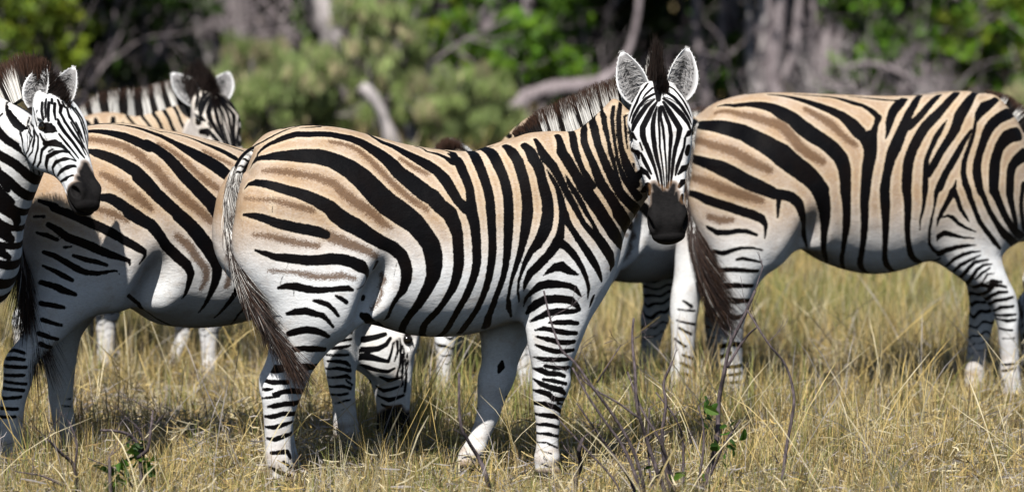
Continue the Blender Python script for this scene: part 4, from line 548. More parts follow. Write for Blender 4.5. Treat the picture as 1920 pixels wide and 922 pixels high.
BANDS_right = {
'torso': '-808,43,1233,12;-806,-18,1238,32;-800,-119,1243,48;-764,-177,1240,59;-714,-200,1228,65;-662,-208,1212,71;-617,-222,1186,75;-581,-240,1167,79;-545,-259,1144,85;-511,-272,1120,94;-473,-283,1086,86;-418,-289,1045,82;-372,-293,1005,74;-343,-293,965,72;-340,-292,951,67;-322,-280,895,52;-311,-259,828,37;-309,-242,777,27;-302,-214,720,22;-261,-117,666,18;-201,18,620,10|-730,-43,1315,5;-702,-72,1324,20;-669,-97,1323,25;-623,-109,1327,25;-570,-128,1326,39;-511,-154,1312,51;-484,-173,1295,61;-440,-195,1270,62;-406,-221,1234,69;-365,-239,1202,68;-322,-250,1175,63;-278,-261,1140,64;-245,-271,1101,60;-232,-279,1056,55;-229,-284,1007,47;-229,-287,960,45;-223,-284,903,36;-217,-265,812,33;-215,-237,750,24;-207,-195,697,18;-193,-137,652,19;-127,-3,595,13|-503,-53,1366,12;-433,-81,1359,21;-375,-110,1345,30;-312,-141,1323,36;-257,-164,1301,39;-212,-186,1277,44;-178,-210,1245,56;-153,-230,1211,60;-132,-244,1184,45;-109,-263,1133,55;-123,-278,1074,50;-134,-285,1015,44;-139,-287,959,41;-143,-286,912,37;-136,-271,821,31;-131,-243,749,26;-125,-202,685,22;-114,-150,636,24;-74,-90,597,20;-4,-28,577,13;44,-38,580,8|-99,-240,1191,50;-109,-263,1133,55|-387,-52,1365,7;-348,-59,1362,11;-271,-66,1356,13;-216,-76,1351,18;-176,-97,1341,25;-137,-122,1327,28;-100,-135,1317,23;-68,-164,1293,30;-47,-187,1269,30;-66,-212,1239,20;-82,-230,1210,30;-99,-247,1176,40|-134,-52,1353,10;-85,-63,1348,13;-37,-75,1343,17;13,-85,1338,17;58,-91,1334,13;83,-89,1335,20|-35,-244,1180,7;-23,-235,1199,14;-6,-208,1242,30;27,-165,1289,36;65,-127,1317,40;109,-78,1339,30|195,-37,1350,25;167,-84,1341,25;128,-142,1312,30;90,-181,1274,33;72,-204,1246,40;38,-234,1198,45;9,-256,1150,50;-17,-270,1107,45;-32,-280,1063,39;-46,-287,1014,37;-53,-290,960,43;-50,-289,910,42;-43,-278,824,32;-35,-252,747,25;-23,-211,679,21;-2,-170,635,23;47,-108,599,19;87,-46,588,13;135,-56,601,13;207,-79,629,13;245,-170,651,9|274,-69,1354,23;242,-111,1343,25;177,-167,1300,26;127,-197,1260,28;80,-218,1227,30|358,-58,1364,28;325,-112,1353,31;261,-171,1311,31;202,-202,1264,38;159,-219,1231,40;120,-240,1187,40;87,-259,1139,41;61,-275,1086,43;50,-285,1027,43;47,-290,958,41;51,-290,933,34;55,-284,858,31;58,-270,797,26;72,-244,735,23;97,-205,681,25;138,-157,646,23;213,-81,630,15;244,-174,654,8|256,-214,1254,5;223,-232,1215,20;192,-246,1177,23;166,-261,1133,20;143,-272,1089,21;135,-282,1030,25;132,-287,956,28;130,-286,931,20;124,-282,871,14;115,-275,831,11;118,-261,785,6|463,-13,1359,23;421,-91,1353,25;362,-170,1315,40;316,-208,1268,45;289,-232,1219,40;248,-251,1166,33;209,-265,1118,30;177,-275,1069,31;148,-282,1028,32|362,-230,1208,13;324,-247,1165,21;290,-261,1116,28;257,-272,1067,30;229,-278,1028,30;199,-282,969,34;185,-283,950,22;178,-278,885,10;168,-269,829,13;166,-252,778,14;178,-220,720,14;202,-201,693,15;233,-188,671,14|536,-75,1334,25;509,-105,1325,31;455,-149,1305,45;407,-193,1271,31;388,-212,1242,15;367,-237,1183,18;343,-252,1135,20;318,-264,1076,23;310,-274,1027,25;318,-281,982,29;331,-282,954,29;337,-280,932,25;365,-270,871,21;394,-258,814,21;436,-240,767,21;477,-218,724,23;514,-191,691,14|276,-280,998,5;266,-282,963,20;260,-282,949,31;240,-279,909,24;216,-273,864,21;201,-265,829,15;198,-257,800,5|267,-282,948,25;282,-280,918,21;301,-273,872,18;324,-267,841,15;345,-261,815,6|218,-267,838,9;244,-268,845,13;266,-266,837,18;296,-260,809,16;329,-256,790,13;379,-250,771,7|210,-228,734,7;214,-239,756,23;238,-245,769,25;280,-245,758,18;323,-245,747,11;376,-244,743,6|621,-45,1270,36;567,-122,1269,46;497,-180,1248,41;448,-211,1211,43;416,-235,1158,36;393,-249,1109,34;378,-259,1060,38;376,-273,1005,40;388,-278,948,31;404,-273,925,25;439,-259,858,23;483,-236,801,25;529,-207,752,35;628,-75,699,36|617,-133,1184,56;543,-189,1173,57;494,-220,1130,46;473,-235,1081,50;461,-251,1023,53;454,-265,953,46;474,-256,918,36;511,-238,850,31;551,-212,797,30;597,-170,758,35;652,-96,731,31|635,-154,1094,56;579,-194,1067,46;549,-218,1019,46;542,-231,949,46;542,-231,925,40;561,-219,858,28;591,-184,779,23|622,-184,965,30;607,-195,881,26;628,-165,802,25;648,-129,764,20|-856,-108,1100,32;-826,-206,1086,43;-774,-244,1066,57;-719,-264,1037,59;-661,-277,1005,59;-603,-291,980,53;-554,-300,957,45;-509,-303,952,30;-530,-302,955,39;-479,-304,942,42;-445,-304,914,41;-428,-296,868,33;-401,-235,804,25;-379,-192,750,17;-362,-174,711,7|-534,-302,937,22;-537,-304,893,16;-540,-306,856,9|-839,47,948,15;-871,-175,952,27;-834,-221,932,37;-790,-247,916,37;-743,-263,901,37;-696,-274,884,37;-647,-285,869,37;-609,-293,852,35;-590,-298,824,19;-591,-296,792,11;-592,-292,765,5|-822,-209,813,15;-786,-234,791,25;-742,-258,792,22;-705,-271,799,20;-671,-279,798,19;-627,-287,781,13|-786,-195,707,21;-757,-226,701,22;-724,-252,715,17;-692,-266,725,14;-644,-276,726,11;-598,-279,715,9',
'brown': '-822,7,1172,20;-819,-183,1169,24;-771,-225,1153,28;-715,-245,1134,32;-659,-263,1102,32;-610,-279,1075,28;-571,-287,1057,24|-749,-90,1292,16;-664,-149,1290,24;-608,-169,1278,28;-554,-193,1259,28;-520,-203,1250,35;-492,-212,1240,36;-458,-238,1196,36;-424,-260,1148,35;-376,-272,1113,30;-331,-277,1088,25|-367,-165,1305,20;-327,-187,1281,25;-272,-210,1246,30;-229,-237,1198,22;-177,-254,1158,22|-865,-139,1021,22;-832,-214,1008,27;-777,-252,985,30;-720,-269,963,30;-667,-280,948,30;-609,-293,928,22|-819,-223,858,20;-775,-247,844,25;-729,-265,845,17',
'legHR': '-703,-252,675,10;-680,-260,680,12;-640,-265,672,10;-597,-261,662,7|-761,-177,627,14;-706,-238,631,16;-609,-246,624,12|-754,-155,555,20;-700,-222,562,17;-623,-218,558,13|-758,-156,490,22;-704,-208,495,20;-626,-189,494,13|-740,-191,433,16;-685,-202,421,16;-645,-185,433,10|-745,-156,295,14;-706,-190,309,17;-646,-153,296,14|-740,-141,249,13;-712,-183,269,13|-735,-153,207,10;-658,-172,212,13|-729,-161,171,8;-659,-174,179,11|-722,-165,139,8;-649,-170,142,10',
'legHL': '-839,80,471,8;-802,77,446,11|-859,95,434,6;-787,84,427,8|-862,100,385,6;-784,95,367,10|-854,97,353,8;-801,91,324,10|-868,120,306,6;-826,93,272,10|-837,97,235,8;-779,121,211,10|-844,100,199,10;-784,118,171,10|-841,98,155,11;-790,113,140,11|-849,98,111,11;-795,109,104,10',
'legFR': '236,-195,677,21;260,-215,692,19;297,-230,704,15;337,-237,711,12;384,-237,712,5|281,-159,618,8;296,-206,651,13;330,-227,672,13;370,-233,683,9;409,-230,684,5|312,-163,595,8;327,-208,626,13;362,-227,647,11;409,-229,668,5|348,-131,563,10;351,-202,594,13;384,-227,636,12;451,-219,646,6|384,-129,537,10;382,-204,574,13;397,-222,605,12;427,-224,625,9;469,-214,626,5|410,-146,519,10;426,-201,540,13|399,-203,561,7;419,-220,589,10;456,-219,609,7|427,-207,548,7;445,-220,584,7;480,-214,585,4|440,-208,540,6;468,-217,558,7;491,-214,554,5|406,-150,522,13;424,-196,535,14;454,-207,529,12;479,-215,552,10;517,-207,547,7|445,-131,490,12;459,-195,508,14;480,-213,535,12;540,-201,523,8|468,-144,467,12;476,-188,487,13;503,-207,502,12;547,-202,503,8|487,-122,442,8;497,-187,464,13;540,-203,471,12;575,-191,479,8|505,-150,417,8;519,-186,434,12;579,-192,439,9|514,-144,397,7;546,-188,400,12;592,-186,402,8|522,-143,380,7;554,-187,374,12;592,-186,379,8|535,-145,337,7;574,-189,334,8|543,-153,295,5;587,-183,297,7|550,-147,179,8;604,-169,186,7|550,-148,152,8;604,-169,166,7'
}
SPEC_graze = {'torso':((-0.77,1.183,0.816,0.15),(-0.72,1.252,0.776,0.193),(-0.65,1.3,0.73,0.225),(-0.56,1.331,0.692,0.245),(-0.46,1.345,0.671,0.258),(-0.36,1.343,0.631,0.268),(-0.26,1.327,0.559,0.277),(-0.14,1.302,0.531,0.287),(0,1.268,0.527,0.29),(0.14,1.231,0.547,0.286),(0.26,1.232,0.576,0.272),(0.36,1.24,0.605,0.246),(0.46,1.227,0.656,0.208),(0.54,1.175,0.704,0.166),(0.6,1.1,0.74,0.13)),'torso_cap':(0.05,0.06),'leg_k':0.08,'wf':1.13,'tan_z':(0.68,1.04),'neck':{'O':(0.42,0,0.98),'T':(0.33,-0.02,-0.4),'U':(0.7,0,0.6),'st':((0,0,0.24,0.26,0,0.165),(0.12,0,0.2,0.22,0,0.145),(0.25,0,0.165,0.185,0,0.12),(0.4,0,0.14,0.15,0,0.1),(0.52,0,0.12,0.12,0,0.09))},'head':{'poll':(0.74,-0.05,0.62),'T':(0.02,-0.05,-0.55),'U':(0.95,-0.18,0),'s':1.02,'ear_r':{'up':0.6,'out':0.6,'fw':-0.6},'ear_l':{'up':0.6,'out':0.6,'fw':-0.6}},'legs':{'HR':((1.06,-0.55,0.2,-0.14,0.125),(0.95,-0.575,0.24,-0.14,0.13),(0.85,-0.585,0.235,-0.14,0.127),(0.78,-0.6,0.205,-0.14,0.123),(0.723,-0.62,0.18,-0.14,0.117),(0.64,-0.675,0.135,-0.14,0.102),(0.574,-0.727,0.1,-0.14,0.086),(0.52,-0.772,0.088,-0.14,0.074),(0.477,-0.822,0.078,-0.14,0.068),(0.44,-0.852,0.068,-0.14,0.064),(0.4,-0.862,0.06,-0.14,0.061),(0.35,-0.87,0.055,-0.14,0.056),(0.297,-0.884,0.05,-0.14,0.049),(0.213,-0.896,0.047,-0.14,0.044),(0.128,-0.901,0.047,-0.14,0.046),(0.06,-0.9,0.05,-0.14,0.05),(0,-0.895,0.06,-0.14,0.057)),'HL':((1.06,-0.54,0.2,0.14,0.125),(0.95,-0.55,0.24,0.14,0.13),(0.85,-0.545,0.235,0.14,0.127),(0.75,-0.54,0.18,0.14,0.12),(0.65,-0.545,0.125,0.14,0.105),(0.57,-0.56,0.09,0.14,0.085),(0.49,-0.585,0.07,0.14,0.069),(0.44,-0.594,0.07,0.14,0.064),(0.38,-0.595,0.062,0.14,0.06),(0.332,-0.593,0.054,0.14,0.054),(0.253,-0.592,0.048,0.14,0.045),(0.166,-0.581,0.044,0.14,0.043),(0.078,-0.564,0.045,0.14,0.049),(0.04,-0.555,0.05,0.14,0.051),(0,-0.545,0.06,0.14,0.057)),'FR':((0.95,0.42,0.16,-0.13,0.13),(0.85,0.44,0.16,-0.13,0.115),(0.76,0.46,0.14,-0.13,0.1),(0.7,0.475,0.12,-0.13,0.093),(0.62,0.485,0.095,-0.13,0.085),(0.544,0.487,0.075,-0.13,0.078),(0.504,0.484,0.068,-0.13,0.074),(0.422,0.482,0.062,-0.13,0.064),(0.381,0.484,0.059,-0.13,0.062),(0.338,0.487,0.055,-0.13,0.06),(0.297,0.494,0.053,-0.13,0.054),(0.254,0.499,0.05,-0.13,0.049),(0.199,0.511,0.043,-0.13,0.044),(0.156,0.519,0.041,-0.13,0.043),(0.113,0.526,0.042,-0.13,0.043),(0.06,0.534,0.046,-0.13,0.046),(0,0.55,0.058,-0.13,0.055)),'FL':((0.95,0.44,0.16,0.13,0.13),(0.85,0.46,0.16,0.13,0.115),(0.76,0.49,0.14,0.13,0.1),(0.7,0.52,0.12,0.13,0.093),(0.62,0.55,0.095,0.13,0.085),(0.5,0.575,0.072,0.13,0.074),(0.42,0.59,0.062,0.13,0.064),(0.34,0.6,0.055,0.13,0.06),(0.297,0.605,0.05,0.13,0.054),(0.2,0.61,0.042,0.13,0.044),(0.113,0.615,0.042,0.13,0.043),(0.06,0.62,0.046,0.13,0.046),(0,0.63,0.058,0.13,0.055))},'extra':(((0.45,-0.145,0.9),(0.13,0.07,0.22),0.12,15),((0.45,0.145,0.9),(0.13,0.07,0.22),0.12,15),((-0.4,-0.2,0.82),(0.16,0.09,0.2),0.12,-15),((-0.4,0.2,0.82),(0.16,0.09,0.2),0.12,-15),((-0.365,-0.31,0.7),(0.06,0.095,0.13),0.08,-20,-1),((-0.51,-0.21,0.82),(0.09,0.08,0.11),0.05,-25),((-0.69,-0.125,1),(0.13,0.12,0.22),0.06),((-0.69,0.125,1),(0.13,0.12,0.22),0.06)),'rings':{'FL':(0.1,0.62,12,0.016,1,0),'HL':(0.3,0.8,9,0.016,0.6,1)},'neck_rings':(8,0.6,0,0.55,1),'mane':{'crest':((0.46,0,1.22),(0.56,0,1.1),(0.66,-0.01,0.96),(0.74,-0.02,0.8),(0.8,-0.03,0.66)),'up':(0.75,0,0.6),'len':(0.04,0.1,0.11,0.1,0.09),'lean':(0,0,0,0,0),'stops':(0.1,0.18,0.3,0.38,0.5,0.58,0.7,0.8),'n':1800},'tail':{'path':((-0.64,0,1.22),(-0.72,0,1.215),(-0.775,-0.01,1.13),(-0.8,-0.03,1),(-0.815,-0.07,0.86),(-0.815,-0.11,0.72),(-0.805,-0.14,0.58)),'end':(-0.79,-0.17,0.34),'lens':(0.08,0.2,0.3,0.3),'lite':(0.5,0.2,0.05,0.02),'spread':0.26,'edge':0,'n':2600}}
BANDS_graze = {
'torso': '-540,-7,1335,9;-470,-14,1344,7;-406,-49,1341,12;-348,-74,1331,19;-299,-99,1313,23;-257,-117,1296,25;-218,-140,1273,28;-178,-162,1248,39;-137,-180,1223,51;-94,-195,1198,54;-52,-212,1169,55;-16,-229,1134,45|-563,-71,1319,18;-521,-88,1321,25;-468,-114,1314,33;-419,-137,1301,40;-379,-157,1283,42;-338,-176,1260,44;-333,-165,1271,40;-297,-182,1246,43;-265,-200,1219,46;-239,-220,1186,48;-213,-238,1150,51;-180,-252,1114,51;-146,-263,1077,52;-111,-272,1040,54;-81,-281,995,54|-578,-163,1250,18;-549,-177,1241,34;-500,-198,1223,41;-451,-220,1196,46;-411,-239,1169,50;-380,-258,1133,52;-352,-272,1097,52;-405,-252,1147,50;-372,-266,1116,52;-338,-276,1079,50;-298,-283,1042,48;-257,-288,1005,45;-256,-289,1000,50;-205,-291,955,52;-159,-292,900,55;-118,-289,844,53;-92,-282,793,41;-92,-272,749,36;-104,-251,693,25;-117,-225,648,16;-135,-187,604,7|-567,-276,1077,27;-531,-281,1072,36;-496,-287,1049,41;-456,-293,1021,41;-411,-300,989,41;-464,-294,1013,39;-420,-299,990,44;-376,-302,967,44;-342,-303,928,41;-309,-291,883,39;-261,-286,838,39;-222,-289,804,36;-202,-282,770,30;-207,-269,726,22;-215,-253,687,14;-226,-243,667,5|-794,-197,1066,13;-744,-241,1045,25;-749,-239,1039,27;-701,-261,1019,30;-657,-271,1000,32;-613,-280,979,34;-570,-289,959,34;-525,-298,935,34;-481,-305,907,31;-435,-309,881,30;-405,-306,864,22;-399,-301,846,13;-423,-301,815,6|-770,-236,975,20;-736,-254,953,25;-702,-264,925,31;-659,-273,909,31;-615,-282,890,34;-572,-294,869,31;-538,-304,855,27;-502,-309,843,20;-469,-309,831,17;-464,-308,813,8|-784,-220,867,16;-751,-239,856,20;-709,-253,831,22;-670,-263,806,25;-636,-273,789,22;-594,-287,784,18;-538,-303,793,10;-515,-306,792,7;-505,-304,778,4|-680,-264,855,13;-636,-275,839,18;-594,-289,829,18;-556,-301,815,13|-783,-208,814,11;-744,-232,795,18;-707,-248,772,20;-682,-257,758,15|-779,-196,748,13;-750,-222,736,18;-719,-240,716,18;-669,-257,702,13|-781,-199,668,16;-748,-225,662,18;-711,-241,653,13|-809,-205,943,9;-776,-233,935,18;-740,-251,917,15|-812,-190,1004,11;-782,-224,1006,11|-715,-257,887,11;-689,-265,889,9|4,-260,706,25;-8,-243,672,22;-31,-213,627,16;-59,-166,580,8|56,-207,623,14;38,-172,587,11;39,-80,541,7|115,-126,569,11;97,-60,544,8|-453,-258,691,16;-386,-186,650,14;-309,-102,601,12;-251,-86,567,11;-170,-42,538,10;-94,-28,528,8|-290,-60,1325,6;-251,-81,1312,7;-216,-72,1308,6;-137,-82,1288,11;-80,-110,1264,18;-20,-131,1238,27;33,-158,1206,27|-57,-51,1278,7;25,-65,1254,11;97,-83,1228,14',
'brown': '-575,-117,1293,18;-496,-150,1283,23;-426,-178,1260,27;-374,-206,1225,29;-387,-205,1227,23;-355,-220,1202,27;-323,-236,1171,29;-296,-253,1131,29;-258,-266,1090,29;-213,-274,1053,29;-167,-280,1016,27;-121,-285,974,25|-288,-159,1269,14;-234,-181,1237,18;-187,-210,1193,23;-153,-232,1152,23;-114,-245,1120,23;-79,-253,1097,20|-551,-232,1164,18;-494,-259,1132,27;-449,-277,1096,31;-405,-286,1059,27;-369,-292,1027,16|-588,-278,1033,13;-526,-290,1014,22;-472,-298,986,18|-265,-296,920,19;-213,-295,875,27;-176,-289,824,22;-138,-281,784,24;-135,-271,745,22;-152,-255,701,12|-37,-275,752,20;-44,-262,714,20|-99,-157,1237,14;-48,-176,1209,16;1,-188,1186,14',
'legHR': '-783,-191,748,15;-735,-231,733,17;-672,-256,703,12|-785,-193,668,15;-712,-240,652,10|-785,-205,605,14;-717,-228,583,9|-799,-205,552,15;-724,-207,527,9|-797,-211,512,15;-745,-191,495,9|-893,-117,480,12;-860,-199,479,10|-912,-153,456,12;-862,-203,454,10|-919,-160,427,12;-853,-203,424,10|-921,-153,392,10;-862,-200,394,10|-922,-154,367,9;-851,-194,359,9|-925,-150,341,10;-859,-192,334,10|-931,-154,303,10;-872,-189,308,10|-938,-146,264,10;-884,-186,262,10|-940,-151,231,9;-893,-184,232,9',
'legHL': '-587,95,256,5;-566,102,256,7|-600,97,230,7;-560,106,223,4',
'legFR': '449,-208,550,8;479,-215,541,12;520,-210,541,10|432,-188,507,9;469,-207,501,11;511,-204,499,8|426,-172,473,10;459,-199,470,11;514,-197,473,8|422,-158,438,8;461,-194,440,12;508,-194,448,8|424,-153,410,7;462,-191,410,9;505,-190,411,7|428,-154,385,7;456,-185,386,11;489,-192,380,12;512,-185,364,8|430,-139,353,7;457,-183,358,11;515,-182,345,10|437,-138,318,7;466,-182,322,10;495,-188,326,11;516,-181,313,7|494,-185,306,6;526,-174,287,7|444,-136,280,7;480,-180,285,10;517,-177,273,9|452,-140,249,7;503,-179,254,9|466,-144,213,5;488,-172,223,7;516,-175,228,7|482,-159,186,4;505,-173,197,2;529,-170,206,2',
'head': '526,-188,467,21;589,-148,464,25;634,-158,472,21;672,-166,483,17|524,-182,425,25;601,-152,422,23;640,-167,426,21;673,-174,442,17;691,-175,467,13|533,-173,390,21;605,-152,397,23;640,-166,384,21;682,-174,373,13;693,-179,408,10;702,-180,450,8|528,-174,340,21;606,-139,350,21;648,-158,337,17;685,-165,332,15;710,-171,344,10|715,-182,458,10;721,-183,416,10;708,-177,374,7|728,-184,466,8;732,-183,407,8;731,-175,356,8;723,-163,309,10|740,-187,436,8;749,-181,381,8;743,-169,330,9;749,-164,278,9|758,-187,406,7;766,-179,363,8;760,-171,316,8|535,-166,274,22;670,-16,276,15|545,-162,385,18;606,-152,388,19;662,-171,380,15|656,-148,311,10;694,-153,295,18;738,-164,305,10|668,-99,231,10;700,-138,214,18;755,-161,233,10|678,-113,194,10;706,-143,181,16;748,-158,192,10|755,-180,377,9;763,-170,308,10;758,-163,248,10|738,-183,400,9;748,-169,324,10|658,-104,269,10;680,-129,252,16;746,-162,271,9',
'muzzle': '682,-123,143,45;731,-159,159,52;727,-168,115,67'
}
SPEC_young = {'torso':((-0.665,1.2,0.84,0.13),(-0.64,1.275,0.76,0.185),(-0.6,1.325,0.7,0.22),(-0.51,1.362,0.66,0.245),(-0.41,1.372,0.64,0.26),(-0.29,1.36,0.63,0.265),(-0.165,1.328,0.605,0.27),(-0.04,1.295,0.568,0.285),(0.1,1.273,0.555,0.29),(0.25,1.264,0.572,0.275),(0.36,1.275,0.605,0.24),(0.46,1.295,0.65,0.205),(0.56,1.27,0.7,0.18),(0.65,1.17,0.75,0.15),(0.71,1.05,0.8,0.11)),'leg_k':0.08,'torso_cap':(0.045,0.06),'neck':{'O':(0.5,0,0.96),'T':(0.36,-0.1,0.43),'U':(-0.62,0,0.55),'st':((-0.03,0,0.3,0.3,0,0.18),(0.12,0,0.275,0.29,0,0.17),(0.26,0,0.235,0.225,0,0.14),(0.4,0,0.2,0.185,0,0.115),(0.54,0,0.175,0.15,0,0.1))},'head':{'poll':(0.945,-0.14,1.465),'mz':0.485,'T':(0.25,-0.24,-0.37),'U':(0.7,-0.48,0.42),'s':0.84,'ear_r':{'up':0.95,'out':-0.3,'fw':0.6,'open':0.8,'side':0.9},'ear_l':{'up':0.85,'out':0.35,'fw':0.75,'open':0.8,'side':-0.6}},'legs':{'HR':((1.06,-0.49,0.2,-0.145,0.125),(0.95,-0.48,0.25,-0.145,0.13),(0.85,-0.46,0.25,-0.145,0.13),(0.78,-0.43,0.228,-0.145,0.125),(0.729,-0.415,0.196,-0.144,0.118),(0.647,-0.431,0.143,-0.142,0.105),(0.566,-0.468,0.095,-0.14,0.085),(0.49,-0.497,0.078,-0.137,0.07),(0.44,-0.523,0.078,-0.136,0.064),(0.405,-0.54,0.082,-0.135,0.062),(0.36,-0.553,0.076,-0.134,0.058),(0.31,-0.56,0.064,-0.132,0.05),(0.24,-0.565,0.054,-0.13,0.044),(0.16,-0.565,0.05,-0.128,0.043),(0.11,-0.562,0.052,-0.126,0.047),(0.07,-0.552,0.05,-0.125,0.045),(0.05,-0.545,0.055,-0.125,0.05),(0,-0.535,0.066,-0.123,0.057)),'HL':((1.06,-0.49,0.2,0.145,0.125),(0.95,-0.48,0.25,0.145,0.13),(0.85,-0.46,0.25,0.145,0.13),(0.78,-0.43,0.228,0.145,0.125),(0.729,-0.413,0.196,0.144,0.118),(0.647,-0.42,0.143,0.142,0.105),(0.566,-0.448,0.095,0.14,0.085),(0.49,-0.469,0.078,0.137,0.07),(0.44,-0.49,0.078,0.136,0.064),(0.405,-0.503,0.082,0.135,0.062),(0.36,-0.511,0.076,0.134,0.058),(0.31,-0.513,0.064,0.132,0.05),(0.24,-0.511,0.054,0.13,0.044),(0.16,-0.502,0.05,0.128,0.043),(0.11,-0.494,0.052,0.126,0.047),(0.07,-0.479,0.05,0.125,0.045),(0.05,-0.47,0.055,0.125,0.05),(0,-0.455,0.066,0.123,0.057)),'FR':((0.95,0.46,0.16,-0.1215,0.13),(0.85,0.48,0.16,-0.1215,0.115),(0.76,0.5,0.14,-0.1215,0.1),(0.705,0.505,0.12,-0.1215,0.093),(0.586,0.504,0.101,-0.135,0.083),(0.506,0.501,0.088,-0.135,0.074),(0.423,0.497,0.072,-0.135,0.063),(0.385,0.499,0.074,-0.135,0.066),(0.343,0.495,0.068,-0.135,0.064),(0.292,0.486,0.055,-0.135,0.05),(0.211,0.485,0.045,-0.135,0.041),(0.13,0.483,0.044,-0.135,0.04),(0.09,0.482,0.05,-0.135,0.047),(0.055,0.481,0.046,-0.135,0.043),(0.04,0.485,0.052,-0.135,0.047),(0,0.495,0.064,-0.135,0.055)),'FL':((0.95,0.46,0.16,0.117,0.13),(0.85,0.44,0.16,0.117,0.115),(0.76,0.418,0.14,0.117,0.1),(0.705,0.402,0.12,0.117,0.093),(0.586,0.385,0.101,0.13,0.083),(0.506,0.376,0.088,0.13,0.074),(0.423,0.359,0.072,0.13,0.063),(0.385,0.35,0.074,0.13,0.066),(0.343,0.341,0.068,0.13,0.064),(0.292,0.328,0.055,0.13,0.05),(0.211,0.308,0.045,0.13,0.041),(0.13,0.271,0.044,0.13,0.04),(0.09,0.251,0.05,0.13,0.047),(0.055,0.234,0.046,0.13,0.043),(0.04,0.228,0.052,0.13,0.047),(0,0.212,0.064,0.13,0.055))},'extra':(((0.5,-0.145,0.93),(0.13,0.07,0.24),0.12,20),((0.5,0.145,0.93),(0.13,0.07,0.24),0.12,20),((-0.36,-0.2,0.8),(0.16,0.09,0.2),0.12,-15),((-0.36,0.2,0.8),(0.16,0.09,0.2),0.12,-15),((0.6,0,0.84),(0.14,0.16,0.17),0.1),((-0.37,-0.215,0.755),(0.105,0.085,0.15),0.05,-25),((-0.37,0.215,0.755),(0.105,0.085,0.15),0.05,-25),((-0.228,-0.305,0.735),(0.05,0.125,0.14),0.05,-20,-1),((-0.228,0.305,0.735),(0.05,0.125,0.14),0.05,-20,-1),((0.385,-0.215,0.64),(0.03,0.085,0.07),0.04,0,-1),((0.385,0.215,0.64),(0.03,0.085,0.07),0.04,0,-1),((-0.578,-0.125,1),(0.135,0.12,0.23),0.06),((-0.622,0.125,1),(0.135,0.12,0.23),0.06)),'nomirror':1,'tan_z':(0.9,1.2),'mane':{'crest':((0.42,0,1.24),(0.52,0,1.31),(0.62,-0.01,1.39),(0.71,-0.03,1.45),(0.79,-0.06,1.5),(0.87,-0.1,1.53),(0.945,-0.15,1.52)),'up':(-0.45,0,0.9),'ups':((-0.5,0,0.8),(-0.5,0,0.8),(-0.4,0,0.9),(-0.2,0,1),(0,0,1)),'len':(0.05,0.1,0.14,0.155,0.16,0.165,0.13),'lean':(-0.3,-0.1,0,0,0.05,0.1,0.2),'stops':(0.1,0.16,0.22,0.29,0.36,0.43,0.48,0.57,0.61,0.7,0.74,0.84),'tip':0.62,'half':0.026,'n':8000,'tufts':(((0.915,-0.1,1.5),(0.1,0.1,1),0.13,0.035,0.03,2600,1),((0.985,-0.17,1.49),(0.45,-0.2,0.5),0.09,0.03,0.03,1500,1))},'tail':{'path':((-0.56,0,1.27),(-0.63,0,1.272),(-0.685,-0.01,1.22),(-0.718,-0.025,1.12),(-0.73,-0.05,1),(-0.728,-0.13,0.88),(-0.675,-0.21,0.72),(-0.585,-0.275,0.57)),'end':(-0.475,-0.3,0.36),'lens':(0.04,0.12,0.2,0.24),'lite':(0.85,0.8,0.4,0.06),'spread':0.11,'n':5200,'hair_t':(0.3,0.45,1),'edge':-1},'wf':1.12,'rings':{'FR':(0.1,0.72,14,0.017,0.3,0),'FL':(0.1,0.72,14,0.017,1,0),'HR':(0.1,0.7,13,0.018,0.5,0),'HL':(0.1,0.7,13,0.018,2,0)},'tan':0.12,'head_tan':0.02,'neck_rings':(11,0.86,-0.1,0.62,1),'neck_slant':-0.12,'head_w':1.3}
